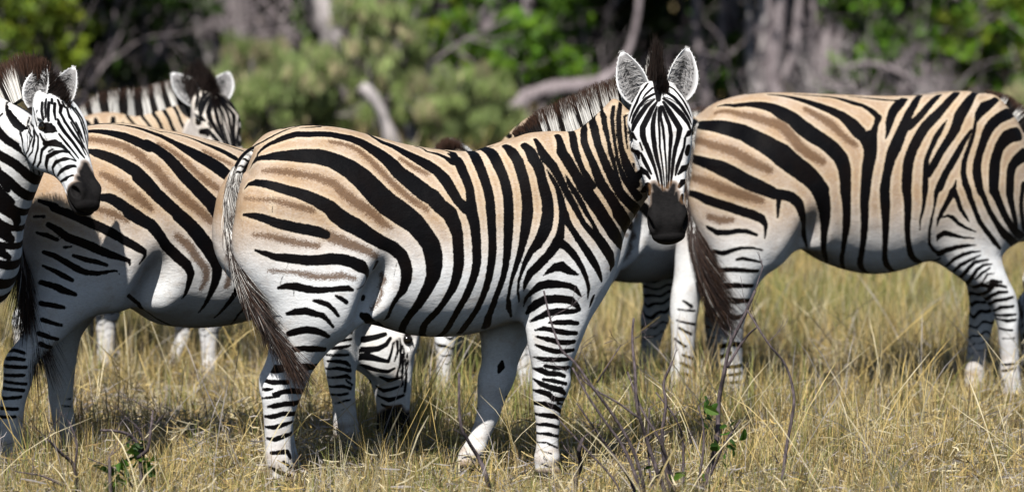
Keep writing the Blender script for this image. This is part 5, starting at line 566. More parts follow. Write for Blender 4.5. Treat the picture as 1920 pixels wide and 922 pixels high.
BANDS_young = {
'head': '994,-313,1330,14;1038,-326,1333,20;1068,-323,1320,12;1098,-321,1289,7;1116,-317,1268,5|916,-105,1200,5;974,-298,1262,8;983,-307,1305,10;1005,-317,1323,10|1036,-288,1196,5;1005,-275,1213,8;998,-306,1251,11;1007,-315,1281,13;1040,-333,1298,13;1082,-327,1302,11;1092,-318,1301,6|1064,-314,1171,5;1030,-300,1209,7;1025,-315,1240,8;1041,-327,1262,11;1080,-345,1275,13;1114,-321,1268,7|1044,-316,1210,6;1062,-335,1229,11;1096,-357,1246,14;1118,-339,1249,10|1051,-303,1186,5;1089,-357,1204,11;1117,-370,1217,8|1051,-303,1186,7;1068,-319,1168,6|902,-131,1208,5;948,-281,1261,8;965,-298,1310,8;966,-298,1352,7;945,-279,1381,6|883,-173,1259,5;917,-261,1301,7;938,-277,1350,7;890,-152,1385,7|892,-161,1246,4;938,-280,1296,6;950,-288,1339,6;941,-276,1374,6|918,-59,1198,6;1004,-275,1213,5|1043,-285,1403,13;1064,-284,1370,13;1094,-280,1334,12;1124,-278,1292,10;1136,-277,1277,6|1048,-306,1365,7;1082,-306,1324,10;1111,-300,1288,7;1120,-299,1276,5|1061,-261,1405,8;1088,-259,1363,11;1118,-256,1321,8;1139,-264,1286,5|1077,-240,1404,7;1101,-239,1362,8;1128,-246,1315,6;1147,-251,1279,4|1090,-219,1403,6;1108,-220,1367,6;1124,-231,1332,5|1036,-226,1465,13;1038,-252,1441,10;1059,-262,1407,10;1083,-257,1373,9;1108,-252,1338,8;1134,-248,1304,6|1053,-210,1456,9;1068,-233,1423,9;1093,-227,1388,9;1116,-230,1346,6|1037,-280,1417,9;1052,-286,1387,11;1081,-280,1353,9|1015,-240,1474,10;1021,-270,1442,10;1030,-288,1417,7|996,-251,1479,9;1001,-287,1442,11;1009,-307,1414,8|972,-261,1479,8;978,-290,1447,9;989,-307,1418,8|958,-283,1450,6;964,-288,1416,5|972,-287,1386,13;1003,-317,1388,30;1024,-314,1384,23;1040,-308,1375,6|1018,-309,1401,9|878,-104,1414,6;942,-274,1390,7;950,-286,1356,7;939,-281,1317,7|882,-140,1399,5;927,-259,1371,6;924,-267,1329,5|974,-303,1366,6;987,-310,1345,9;1002,-316,1333,9|1064,-184,1459,7;1087,-186,1429,8;1107,-196,1395,7;1120,-203,1361,6|1056,-188,1468,6;1074,-173,1450,7;1098,-178,1420,6;1111,-187,1395,4|1002,-233,1491,8;1006,-248,1475,9|1021,-220,1486,8;1032,-230,1465,10|983,-243,1491,6;986,-270,1467,8;997,-303,1426,6|937,-254,1457,5;947,-275,1433,5;959,-288,1391,4|925,-231,1438,4;929,-252,1405,5|966,-298,1357,5;963,-297,1318,5;958,-293,1290,4|885,-166,1383,4;913,-250,1345,4;913,-256,1302,4|1011,-318,1300,6;1026,-327,1309,6;1075,-324,1313,6|868,-194,1363,7;881,-209,1328,7;884,-200,1291,6|1100,-234,1368,6;1124,-245,1320,6|1074,-165,1454,6;1099,-175,1420,7;1116,-189,1382,6;1128,-194,1335,5|1061,-222,1439,5;1085,-229,1401,6;1106,-228,1363,5|1036,-211,1477,8;1046,-216,1460,9|1103,-197,1402,6;1121,-208,1354,6;1138,-226,1301,6;1151,-244,1266,5|1032,-325,1342,5;1061,-318,1333,5',
'muzzle': '1146,-293,1252,24;1159,-321,1212,66;1179,-348,1172,90;1184,-367,1137,78;1156,-401,1139,36;1202,-344,1148,54|1132,-380,1161,24;1146,-364,1202,36'
}
SPEC_far_alert = {'torso':((-0.665,1.2,0.84,0.13),(-0.64,1.275,0.76,0.185),(-0.6,1.325,0.7,0.22),(-0.51,1.362,0.66,0.245),(-0.41,1.372,0.64,0.26),(-0.29,1.36,0.63,0.265),(-0.165,1.328,0.605,0.27),(-0.04,1.295,0.568,0.285),(0.1,1.273,0.555,0.29),(0.25,1.264,0.572,0.275),(0.36,1.275,0.605,0.24),(0.46,1.295,0.65,0.205),(0.56,1.27,0.7,0.18),(0.65,1.17,0.75,0.15),(0.71,1.05,0.8,0.11)),'leg_k':0.08,'torso_cap':(0.045,0.06),'neck':{'O':(0.5,0,1),'T':(0.45,-0.04,0.27),'U':(-0.3,0,0.9),'st':((-0.03,0,0.29,0.3,0,0.17),(0.12,0,0.25,0.26,0,0.15),(0.25,0,0.2,0.21,0,0.125),(0.38,0,0.165,0.16,0,0.105),(0.48,0,0.15,0.13,0,0.09))},'head':{'poll':(0.965,-0.08,1.385),'T':(0.22,-0.34,-0.42),'U':(0.4,-0.5,0.5),'s':1,'ear_r':{'up':0.95,'out':0.22,'fw':0.05,'open':0.9,'side':0.5},'ear_l':{'up':0.8,'out':0.5,'fw':0.35,'open':0.9,'side':-0.3}},'legs':{'HR':((1.06,-0.49,0.2,-0.145,0.125),(0.95,-0.48,0.25,-0.145,0.13),(0.85,-0.46,0.25,-0.145,0.13),(0.78,-0.43,0.228,-0.145,0.125),(0.729,-0.415,0.196,-0.144,0.118),(0.647,-0.431,0.143,-0.142,0.105),(0.566,-0.468,0.095,-0.14,0.085),(0.49,-0.497,0.078,-0.137,0.07),(0.44,-0.523,0.078,-0.136,0.064),(0.405,-0.54,0.082,-0.135,0.062),(0.36,-0.553,0.076,-0.134,0.058),(0.31,-0.56,0.064,-0.132,0.05),(0.24,-0.565,0.054,-0.13,0.044),(0.16,-0.565,0.05,-0.128,0.043),(0.11,-0.562,0.052,-0.126,0.047),(0.07,-0.552,0.05,-0.125,0.045),(0.05,-0.545,0.055,-0.125,0.05),(0,-0.535,0.066,-0.123,0.057)),'HL':((1.06,-0.49,0.2,0.145,0.125),(0.95,-0.48,0.25,0.145,0.13),(0.85,-0.46,0.25,0.145,0.13),(0.78,-0.43,0.228,0.145,0.125),(0.729,-0.413,0.196,0.144,0.118),(0.647,-0.42,0.143,0.142,0.105),(0.566,-0.448,0.095,0.14,0.085),(0.49,-0.469,0.078,0.137,0.07),(0.44,-0.49,0.078,0.136,0.064),(0.405,-0.503,0.082,0.135,0.062),(0.36,-0.511,0.076,0.134,0.058),(0.31,-0.513,0.064,0.132,0.05),(0.24,-0.511,0.054,0.13,0.044),(0.16,-0.502,0.05,0.128,0.043),(0.11,-0.494,0.052,0.126,0.047),(0.07,-0.479,0.05,0.125,0.045),(0.05,-0.47,0.055,0.125,0.05),(0,-0.455,0.066,0.123,0.057)),'FR':((0.95,0.46,0.16,-0.1215,0.13),(0.85,0.48,0.16,-0.1215,0.115),(0.76,0.5,0.14,-0.1215,0.1),(0.705,0.505,0.12,-0.1215,0.093),(0.586,0.504,0.101,-0.135,0.083),(0.506,0.501,0.088,-0.135,0.074),(0.423,0.497,0.072,-0.135,0.063),(0.385,0.499,0.074,-0.135,0.066),(0.343,0.495,0.068,-0.135,0.064),(0.292,0.486,0.055,-0.135,0.05),(0.211,0.485,0.045,-0.135,0.041),(0.13,0.483,0.044,-0.135,0.04),(0.09,0.482,0.05,-0.135,0.047),(0.055,0.481,0.046,-0.135,0.043),(0.04,0.485,0.052,-0.135,0.047),(0,0.495,0.064,-0.135,0.055)),'FL':((0.95,0.46,0.16,0.1215,0.13),(0.85,0.451,0.16,0.1215,0.115),(0.76,0.443,0.14,0.1215,0.1),(0.705,0.438,0.12,0.1215,0.093),(0.586,0.428,0.101,0.135,0.083),(0.506,0.421,0.088,0.135,0.074),(0.423,0.412,0.072,0.135,0.063),(0.385,0.408,0.074,0.135,0.066),(0.343,0.404,0.068,0.135,0.064),(0.292,0.399,0.055,0.135,0.05),(0.211,0.391,0.045,0.135,0.041),(0.13,0.383,0.044,0.135,0.04),(0.09,0.379,0.05,0.135,0.047),(0.055,0.376,0.046,0.135,0.043),(0.04,0.374,0.052,0.135,0.047),(0,0.37,0.064,0.135,0.055))},'extra':(((0.5,-0.145,0.93),(0.13,0.07,0.24),0.12,20),((0.5,0.145,0.93),(0.13,0.07,0.24),0.12,20),((-0.36,-0.2,0.8),(0.16,0.09,0.2),0.12,-15),((-0.36,0.2,0.8),(0.16,0.09,0.2),0.12,-15),((0.6,0,0.84),(0.14,0.16,0.17),0.1),((-0.37,-0.215,0.755),(0.105,0.085,0.15),0.05,-25),((-0.37,0.215,0.755),(0.105,0.085,0.15),0.05,-25),((-0.228,-0.305,0.735),(0.05,0.125,0.14),0.05,-20,-1),((-0.228,0.305,0.735),(0.05,0.125,0.14),0.05,-20,-1),((0.385,-0.215,0.64),(0.03,0.085,0.07),0.04,0,-1),((0.385,0.215,0.64),(0.03,0.085,0.07),0.04,0,-1),((-0.578,-0.125,1),(0.135,0.12,0.23),0.06),((-0.622,0.125,1),(0.135,0.12,0.23),0.06)),'nomirror':1,'tan_z':(0.77,1.06),'mane':{'crest':((0.36,0,1.27),(0.46,0,1.28),(0.56,0,1.29),(0.66,-0.015,1.315),(0.76,-0.03,1.35),(0.86,-0.05,1.4),(0.94,-0.07,1.44)),'up':(0,0,1),'len':(0.06,0.125,0.14,0.145,0.145,0.14,0.13),'lean':(-0.2,-0.1,0,0,0,0,0.1),'stops':(0,0.06,0.1,0.17,0.24,0.31,0.38,0.45,0.52,0.59,0.65,0.72,0.78,0.84,0.9,0.97),'tip':0.78,'half':0.024,'n':5200,'tufts':(((0.965,-0.09,1.425),(0.1,-0.1,1),0.12,0.05,0.05,3200,1),((1,-0.13,1.4),(0.3,-0.4,0.5),0.1,0.04,0.04,1800,1))},'tail':{'path':((-0.56,0,1.27),(-0.63,0,1.272),(-0.685,-0.01,1.22),(-0.718,-0.025,1.12),(-0.73,-0.05,1),(-0.728,-0.13,0.88),(-0.675,-0.21,0.72),(-0.585,-0.275,0.57)),'end':(-0.475,-0.3,0.36),'lens':(0.04,0.12,0.2,0.24),'lite':(0.85,0.8,0.4,0.06),'spread':0.11,'n':5200,'hair_t':(0.3,0.45,1),'edge':-1},'wf':1.13,'rings':{'FR':(0.1,0.72,14,0.017,0.3,0),'FL':(0.1,0.72,14,0.017,1,0),'HR':(0.1,0.7,13,0.018,0.5,0),'HL':(0.1,0.7,13,0.018,2,0)},'neck_rings':(11,0.6,0,0.55,1),'head_tan':0.7,'head_w':1.25}
SPEC_far_belly = {'torso':((-0.665,1.2,0.84,0.13),(-0.64,1.275,0.76,0.185),(-0.6,1.325,0.7,0.22),(-0.51,1.362,0.66,0.245),(-0.41,1.372,0.64,0.26),(-0.29,1.36,0.63,0.265),(-0.165,1.328,0.605,0.27),(-0.04,1.295,0.568,0.285),(0.1,1.273,0.555,0.29),(0.25,1.264,0.572,0.275),(0.36,1.275,0.605,0.24),(0.46,1.295,0.65,0.205),(0.56,1.27,0.7,0.18),(0.65,1.17,0.75,0.15),(0.71,1.05,0.8,0.11)),'leg_k':0.08,'torso_cap':(0.045,0.06),'neck':{'O':(0.48,0,0.96),'T':(0.5,0.1,0.1),'U':(-0.2,0,0.9),'st':((-0.03,0,0.28,0.28,0,0.17),(0.12,0,0.22,0.25,0,0.15),(0.25,0,0.18,0.2,0,0.125),(0.38,0,0.15,0.15,0,0.105),(0.48,0,0.13,0.12,0,0.09))},'head':{'poll':(0.95,0.08,1.12),'T':(0.3,0.1,-0.45),'U':(0.7,0.1,0.4),'s':1},'legs':{'HR':((1.06,-0.49,0.2,-0.145,0.125),(0.95,-0.48,0.25,-0.145,0.13),(0.85,-0.46,0.25,-0.145,0.13),(0.78,-0.43,0.228,-0.145,0.125),(0.729,-0.415,0.196,-0.144,0.118),(0.647,-0.431,0.143,-0.142,0.105),(0.566,-0.468,0.095,-0.14,0.085),(0.49,-0.497,0.078,-0.137,0.07),(0.44,-0.523,0.078,-0.136,0.064),(0.405,-0.54,0.082,-0.135,0.062),(0.36,-0.553,0.076,-0.134,0.058),(0.31,-0.56,0.064,-0.132,0.05),(0.24,-0.565,0.054,-0.13,0.044),(0.16,-0.565,0.05,-0.128,0.043),(0.11,-0.562,0.052,-0.126,0.047),(0.07,-0.552,0.05,-0.125,0.045),(0.05,-0.545,0.055,-0.125,0.05),(0,-0.535,0.066,-0.123,0.057)),'HL':((1.06,-0.49,0.2,0.145,0.125),(0.95,-0.48,0.25,0.145,0.13),(0.85,-0.46,0.25,0.145,0.13),(0.78,-0.43,0.228,0.145,0.125),(0.729,-0.413,0.196,0.144,0.118),(0.647,-0.42,0.143,0.142,0.105),(0.566,-0.448,0.095,0.14,0.085),(0.49,-0.469,0.078,0.137,0.07),(0.44,-0.49,0.078,0.136,0.064),(0.405,-0.503,0.082,0.135,0.062),(0.36,-0.511,0.076,0.134,0.058),(0.31,-0.513,0.064,0.132,0.05),(0.24,-0.511,0.054,0.13,0.044),(0.16,-0.502,0.05,0.128,0.043),(0.11,-0.494,0.052,0.126,0.047),(0.07,-0.479,0.05,0.125,0.045),(0.05,-0.47,0.055,0.125,0.05),(0,-0.455,0.066,0.123,0.057)),'FR':((0.95,0.46,0.16,-0.1215,0.13),(0.85,0.48,0.16,-0.1215,0.115),(0.76,0.5,0.14,-0.1215,0.1),(0.705,0.505,0.12,-0.1215,0.093),(0.586,0.504,0.101,-0.135,0.083),(0.506,0.501,0.088,-0.135,0.074),(0.423,0.497,0.072,-0.135,0.063),(0.385,0.499,0.074,-0.135,0.066),(0.343,0.495,0.068,-0.135,0.064),(0.292,0.486,0.055,-0.135,0.05),(0.211,0.485,0.045,-0.135,0.041),(0.13,0.483,0.044,-0.135,0.04),(0.09,0.482,0.05,-0.135,0.047),(0.055,0.481,0.046,-0.135,0.043),(0.04,0.485,0.052,-0.135,0.047),(0,0.495,0.064,-0.135,0.055)),'FL':((0.95,0.46,0.16,0.117,0.13),(0.85,0.44,0.16,0.117,0.115),(0.76,0.418,0.14,0.117,0.1),(0.705,0.402,0.12,0.117,0.093),(0.586,0.385,0.101,0.13,0.083),(0.506,0.376,0.088,0.13,0.074),(0.423,0.359,0.072,0.13,0.063),(0.385,0.35,0.074,0.13,0.066),(0.343,0.341,0.068,0.13,0.064),(0.292,0.328,0.055,0.13,0.05),(0.211,0.308,0.045,0.13,0.041),(0.13,0.271,0.044,0.13,0.04),(0.09,0.251,0.05,0.13,0.047),(0.055,0.234,0.046,0.13,0.043),(0.04,0.228,0.052,0.13,0.047),(0,0.212,0.064,0.13,0.055))},'extra':(((0.5,-0.145,0.93),(0.13,0.07,0.24),0.12,20),((0.5,0.145,0.93),(0.13,0.07,0.24),0.12,20),((-0.36,-0.2,0.8),(0.16,0.09,0.2),0.12,-15),((-0.36,0.2,0.8),(0.16,0.09,0.2),0.12,-15),((0.6,0,0.84),(0.14,0.16,0.17),0.1),((-0.37,-0.215,0.755),(0.105,0.085,0.15),0.05,-25),((-0.37,0.215,0.755),(0.105,0.085,0.15),0.05,-25),((-0.228,-0.305,0.735),(0.05,0.125,0.14),0.05,-20,-1),((-0.228,0.305,0.735),(0.05,0.125,0.14),0.05,-20,-1),((0.385,-0.215,0.64),(0.03,0.085,0.07),0.04,0,-1),((0.385,0.215,0.64),(0.03,0.085,0.07),0.04,0,-1),((-0.578,-0.125,1),(0.135,0.12,0.23),0.06),((-0.622,0.125,1),(0.135,0.12,0.23),0.06)),'nomirror':1,'tan_z':(0.77,1.06),'mane':{'crest':((0.4,0,1.25),(0.5,0,1.245),(0.62,0.01,1.22),(0.74,0.03,1.2),(0.86,0.06,1.18)),'len':(0.05,0.1,0.11,0.11,0.1),'lean':(0,0,0,0,0),'stops':(0.1,0.18,0.3,0.38,0.5,0.58,0.7,0.8),'n':1500},'tail':{'path':((-0.6,0,1.26),(-0.66,0,1.265),(-0.705,0,1.215),(-0.735,0,1.12),(-0.752,0,1.01),(-0.76,0,0.85),(-0.75,0,0.7)),'end':(-0.73,0,0.42),'lens':(0.04,0.12,0.2,0.24),'spread':0.12,'n':900},'wf':1.13,'rings':{'FR':(0.1,0.72,14,0.017,0.3,0),'FL':(0.1,0.72,14,0.017,1,0),'HR':(0.1,0.7,13,0.018,0.5,0),'HL':(0.1,0.7,13,0.018,2,0)},'neck_rings':(10,0.6,0,0.55,1),'clip_z':0.8}
SPEC_foal_away = {'torso':((-0.665,1.2,0.84,0.13),(-0.64,1.275,0.76,0.185),(-0.6,1.325,0.7,0.22),(-0.51,1.362,0.66,0.245),(-0.41,1.372,0.64,0.26),(-0.29,1.36,0.63,0.265),(-0.165,1.328,0.605,0.27),(-0.04,1.295,0.568,0.285),(0.1,1.273,0.555,0.29),(0.25,1.264,0.572,0.275),(0.36,1.275,0.605,0.24),(0.46,1.295,0.65,0.205),(0.56,1.27,0.7,0.18),(0.65,1.17,0.75,0.15),(0.71,1.05,0.8,0.11)),'leg_k':0.08,'torso_cap':(0.045,0.06),'neck':{'O':(0.48,0,0.98),'T':(0.28,-0.1,0.22),'U':(-0.5,0,0.9),'st':((-0.03,0,0.26,0.28,0,0.16),(0.12,0,0.22,0.25,0,0.145),(0.25,0,0.18,0.2,0,0.125),(0.36,0,0.15,0.15,0,0.105))},'head':{'poll':(0.74,-0.12,1.215),'T':(-0.05,-0.4,-0.4),'U':(-0.3,-0.8,0.5),'s':1},'legs':{'HR':((1.06,-0.49,0.2,-0.145,0.125),(0.95,-0.48,0.25,-0.145,0.13),(0.85,-0.46,0.25,-0.145,0.13),(0.78,-0.43,0.228,-0.145,0.125),(0.729,-0.415,0.196,-0.144,0.118),(0.647,-0.431,0.143,-0.142,0.105),(0.566,-0.468,0.095,-0.14,0.085),(0.49,-0.497,0.078,-0.137,0.07),(0.44,-0.523,0.078,-0.136,0.064),(0.405,-0.54,0.082,-0.135,0.062),(0.36,-0.553,0.076,-0.134,0.058),(0.31,-0.56,0.064,-0.132,0.05),(0.24,-0.565,0.054,-0.13,0.044),(0.16,-0.565,0.05,-0.128,0.043),(0.11,-0.562,0.052,-0.126,0.047),(0.07,-0.552,0.05,-0.125,0.045),(0.05,-0.545,0.055,-0.125,0.05),(0,-0.535,0.066,-0.123,0.057)),'HL':((1.06,-0.49,0.2,0.145,0.125),(0.95,-0.48,0.25,0.145,0.13),(0.85,-0.46,0.25,0.145,0.13),(0.78,-0.43,0.228,0.145,0.125),(0.729,-0.413,0.196,0.144,0.118),(0.647,-0.42,0.143,0.142,0.105),(0.566,-0.448,0.095,0.14,0.085),(0.49,-0.469,0.078,0.137,0.07),(0.44,-0.49,0.078,0.136,0.064),(0.405,-0.503,0.082,0.135,0.062),(0.36,-0.511,0.076,0.134,0.058),(0.31,-0.513,0.064,0.132,0.05),(0.24,-0.511,0.054,0.13,0.044),(0.16,-0.502,0.05,0.128,0.043),(0.11,-0.494,0.052,0.126,0.047),(0.07,-0.479,0.05,0.125,0.045),(0.05,-0.47,0.055,0.125,0.05),(0,-0.455,0.066,0.123,0.057)),'FR':((0.95,0.46,0.16,-0.1215,0.13),(0.85,0.48,0.16,-0.1215,0.115),(0.76,0.5,0.14,-0.1215,0.1),(0.705,0.505,0.12,-0.1215,0.093),(0.586,0.504,0.101,-0.135,0.083),(0.506,0.501,0.088,-0.135,0.074),(0.423,0.497,0.072,-0.135,0.063),(0.385,0.499,0.074,-0.135,0.066),(0.343,0.495,0.068,-0.135,0.064),(0.292,0.486,0.055,-0.135,0.05),(0.211,0.485,0.045,-0.135,0.041),(0.13,0.483,0.044,-0.135,0.04),(0.09,0.482,0.05,-0.135,0.047),(0.055,0.481,0.046,-0.135,0.043),(0.04,0.485,0.052,-0.135,0.047),(0,0.495,0.064,-0.135,0.055)),'FL':((0.95,0.46,0.16,0.117,0.13),(0.85,0.44,0.16,0.117,0.115),(0.76,0.418,0.14,0.117,0.1),(0.705,0.402,0.12,0.117,0.093),(0.586,0.385,0.101,0.13,0.083),(0.506,0.376,0.088,0.13,0.074),(0.423,0.359,0.072,0.13,0.063),(0.385,0.35,0.074,0.13,0.066),(0.343,0.341,0.068,0.13,0.064),(0.292,0.328,0.055,0.13,0.05),(0.211,0.308,0.045,0.13,0.041),(0.13,0.271,0.044,0.13,0.04),(0.09,0.251,0.05,0.13,0.047),(0.055,0.234,0.046,0.13,0.043),(0.04,0.228,0.052,0.13,0.047),(0,0.212,0.064,0.13,0.055))},'extra':(((0.5,-0.145,0.93),(0.13,0.07,0.24),0.12,20),((0.5,0.145,0.93),(0.13,0.07,0.24),0.12,20),((-0.36,-0.2,0.8),(0.16,0.09,0.2),0.12,-15),((-0.36,0.2,0.8),(0.16,0.09,0.2),0.12,-15),((0.6,0,0.84),(0.14,0.16,0.17),0.1),((-0.37,-0.215,0.755),(0.105,0.085,0.15),0.05,-25),((-0.37,0.215,0.755),(0.105,0.085,0.15),0.05,-25),((-0.228,-0.305,0.735),(0.05,0.125,0.14),0.05,-20,-1),((-0.228,0.305,0.735),(0.05,0.125,0.14),0.05,-20,-1),((0.385,-0.215,0.64),(0.03,0.085,0.07),0.04,0,-1),((0.385,0.215,0.64),(0.03,0.085,0.07),0.04,0,-1),((-0.578,-0.125,1),(0.135,0.12,0.23),0.06),((-0.622,0.125,1),(0.135,0.12,0.23),0.06)),'nomirror':1,'tan_z':(0.77,1.06),'mane':{'crest':((0.44,0,1.25),(0.52,-0.02,1.265),(0.6,-0.04,1.275),(0.68,-0.07,1.28),(0.74,-0.1,1.27)),'len':(0.05,0.09,0.1,0.1,0.09),'lean':(0,0,0,0,0),'stops':(0.1,0.14,0.3,0.34),'n':2200,'tip':0.3,'tufts':(((0.74,-0.12,1.25),(0,-0.1,1),0.1,0.03,0.03,1200,1),)},'tail':{'path':((-0.6,0,1.26),(-0.66,0,1.265),(-0.705,0,1.215),(-0.735,0,1.12),(-0.752,0,1.01),(-0.76,0,0.85),(-0.75,0,0.7)),'end':(-0.73,0,0.42),'lens':(0.04,0.12,0.2,0.24),'spread':0.12,'n':900},'wf':1.13,'rings':{'FR':(0.1,0.72,14,0.017,0.3,0),'FL':(0.1,0.72,14,0.017,1,0),'HR':(0.1,0.7,13,0.018,0.5,0),'HL':(0.1,0.7,13,0.018,2,0)},'neck_rings':(9,0.6,0,0.4,1)}
SPEC_foal_side = {'torso':((-0.665,1.2,0.84,0.13),(-0.64,1.275,0.76,0.185),(-0.6,1.325,0.7,0.22),(-0.51,1.362,0.66,0.245),(-0.41,1.372,0.64,0.26),(-0.29,1.36,0.63,0.265),(-0.165,1.328,0.605,0.27),(-0.04,1.295,0.568,0.285),(0.1,1.273,0.555,0.29),(0.25,1.264,0.572,0.275),(0.36,1.275,0.605,0.24),(0.46,1.295,0.65,0.205),(0.56,1.27,0.7,0.18),(0.65,1.17,0.75,0.15),(0.71,1.05,0.8,0.11)),'leg_k':0.08,'torso_cap':(0.045,0.06),'neck':{'O':(0.48,0,0.96),'T':(0.5,0.1,0.1),'U':(-0.2,0,0.9),'st':((-0.03,0,0.28,0.28,0,0.17),(0.12,0,0.22,0.25,0,0.15),(0.25,0,0.18,0.2,0,0.125),(0.38,0,0.15,0.15,0,0.105),(0.48,0,0.13,0.12,0,0.09))},'head':{'poll':(0.95,0.08,1.12),'T':(0.3,0.1,-0.45),'U':(0.7,0.1,0.4),'s':1},'legs':{'HR':((1.06,-0.49,0.2,-0.145,0.125),(0.95,-0.48,0.25,-0.145,0.13),(0.85,-0.46,0.25,-0.145,0.13),(0.78,-0.43,0.228,-0.145,0.125),(0.729,-0.415,0.196,-0.144,0.118),(0.647,-0.431,0.143,-0.142,0.105),(0.566,-0.468,0.095,-0.14,0.085),(0.49,-0.497,0.078,-0.137,0.07),(0.44,-0.523,0.078,-0.136,0.064),(0.405,-0.54,0.082,-0.135,0.062),(0.36,-0.553,0.076,-0.134,0.058),(0.31,-0.56,0.064,-0.132,0.05),(0.24,-0.565,0.054,-0.13,0.044),(0.16,-0.565,0.05,-0.128,0.043),(0.11,-0.562,0.052,-0.126,0.047),(0.07,-0.552,0.05,-0.125,0.045),(0.05,-0.545,0.055,-0.125,0.05),(0,-0.535,0.066,-0.123,0.057)),'HL':((1.06,-0.49,0.2,0.145,0.125),(0.95,-0.48,0.25,0.145,0.13),(0.85,-0.46,0.25,0.145,0.13),(0.78,-0.43,0.228,0.145,0.125),(0.729,-0.413,0.196,0.144,0.118),(0.647,-0.42,0.143,0.142,0.105),(0.566,-0.448,0.095,0.14,0.085),(0.49,-0.469,0.078,0.137,0.07),(0.44,-0.49,0.078,0.136,0.064),(0.405,-0.503,0.082,0.135,0.062),(0.36,-0.511,0.076,0.134,0.058),(0.31,-0.513,0.064,0.132,0.05),(0.24,-0.511,0.054,0.13,0.044),(0.16,-0.502,0.05,0.128,0.043),(0.11,-0.494,0.052,0.126,0.047),(0.07,-0.479,0.05,0.125,0.045),(0.05,-0.47,0.055,0.125,0.05),(0,-0.455,0.066,0.123,0.057)),'FR':((0.95,0.46,0.16,-0.1215,0.13),(0.85,0.48,0.16,-0.1215,0.115),(0.76,0.5,0.14,-0.1215,0.1),(0.705,0.505,0.12,-0.1215,0.093),(0.586,0.504,0.101,-0.135,0.083),(0.506,0.501,0.088,-0.135,0.074),(0.423,0.497,0.072,-0.135,0.063),(0.385,0.499,0.074,-0.135,0.066),(0.343,0.495,0.068,-0.135,0.064),(0.292,0.486,0.055,-0.135,0.05),(0.211,0.485,0.045,-0.135,0.041),(0.13,0.483,0.044,-0.135,0.04),(0.09,0.482,0.05,-0.135,0.047),(0.055,0.481,0.046,-0.135,0.043),(0.04,0.485,0.052,-0.135,0.047),(0,0.495,0.064,-0.135,0.055)),'FL':((0.95,0.46,0.16,0.117,0.13),(0.85,0.44,0.16,0.117,0.115),(0.76,0.418,0.14,0.117,0.1),(0.705,0.402,0.12,0.117,0.093),(0.586,0.385,0.101,0.13,0.083),(0.506,0.376,0.088,0.13,0.074),(0.423,0.359,0.072,0.13,0.063),(0.385,0.35,0.074,0.13,0.066),(0.343,0.341,0.068,0.13,0.064),(0.292,0.328,0.055,0.13,0.05),(0.211,0.308,0.045,0.13,0.041),(0.13,0.271,0.044,0.13,0.04),(0.09,0.251,0.05,0.13,0.047),(0.055,0.234,0.046,0.13,0.043),(0.04,0.228,0.052,0.13,0.047),(0,0.212,0.064,0.13,0.055))},'extra':(((0.5,-0.145,0.93),(0.13,0.07,0.24),0.12,20),((0.5,0.145,0.93),(0.13,0.07,0.24),0.12,20),((-0.36,-0.2,0.8),(0.16,0.09,0.2),0.12,-15),((-0.36,0.2,0.8),(0.16,0.09,0.2),0.12,-15),((0.6,0,0.84),(0.14,0.16,0.17),0.1),((-0.37,-0.215,0.755),(0.105,0.085,0.15),0.05,-25),((-0.37,0.215,0.755),(0.105,0.085,0.15),0.05,-25),((-0.228,-0.305,0.735),(0.05,0.125,0.14),0.05,-20,-1),((-0.228,0.305,0.735),(0.05,0.125,0.14),0.05,-20,-1),((0.385,-0.215,0.64),(0.03,0.085,0.07),0.04,0,-1),((0.385,0.215,0.64),(0.03,0.085,0.07),0.04,0,-1),((-0.578,-0.125,1),(0.135,0.12,0.23),0.06),((-0.622,0.125,1),(0.135,0.12,0.23),0.06)),'nomirror':1,'tan_z':(0.77,1.06),'mane':{'crest':((0.4,0,1.25),(0.5,0,1.245),(0.62,0.01,1.22),(0.74,0.03,1.2),(0.86,0.06,1.18)),'len':(0.05,0.1,0.11,0.11,0.1),'lean':(0,0,0,0,0),'stops':(0.1,0.18,0.3,0.38,0.5,0.58,0.7,0.8),'n':1500},'tail':{'path':((-0.6,0,1.26),(-0.66,0,1.265),(-0.705,0,1.215),(-0.735,0,1.12),(-0.752,0,1.01),(-0.76,0,0.85),(-0.75,0,0.7)),'end':(-0.73,0,0.42),'lens':(0.04,0.12,0.2,0.24),'spread':0.12,'n':900},'wf':1.13,'rings':{'FR':(0.1,0.72,14,0.017,0.3,0),'FL':(0.1,0.72,14,0.017,1,0),'HR':(0.1,0.7,13,0.018,0.5,0),'HL':(0.1,0.7,13,0.018,2,0)},'neck_rings':(10,0.6,0,0.55,1)}
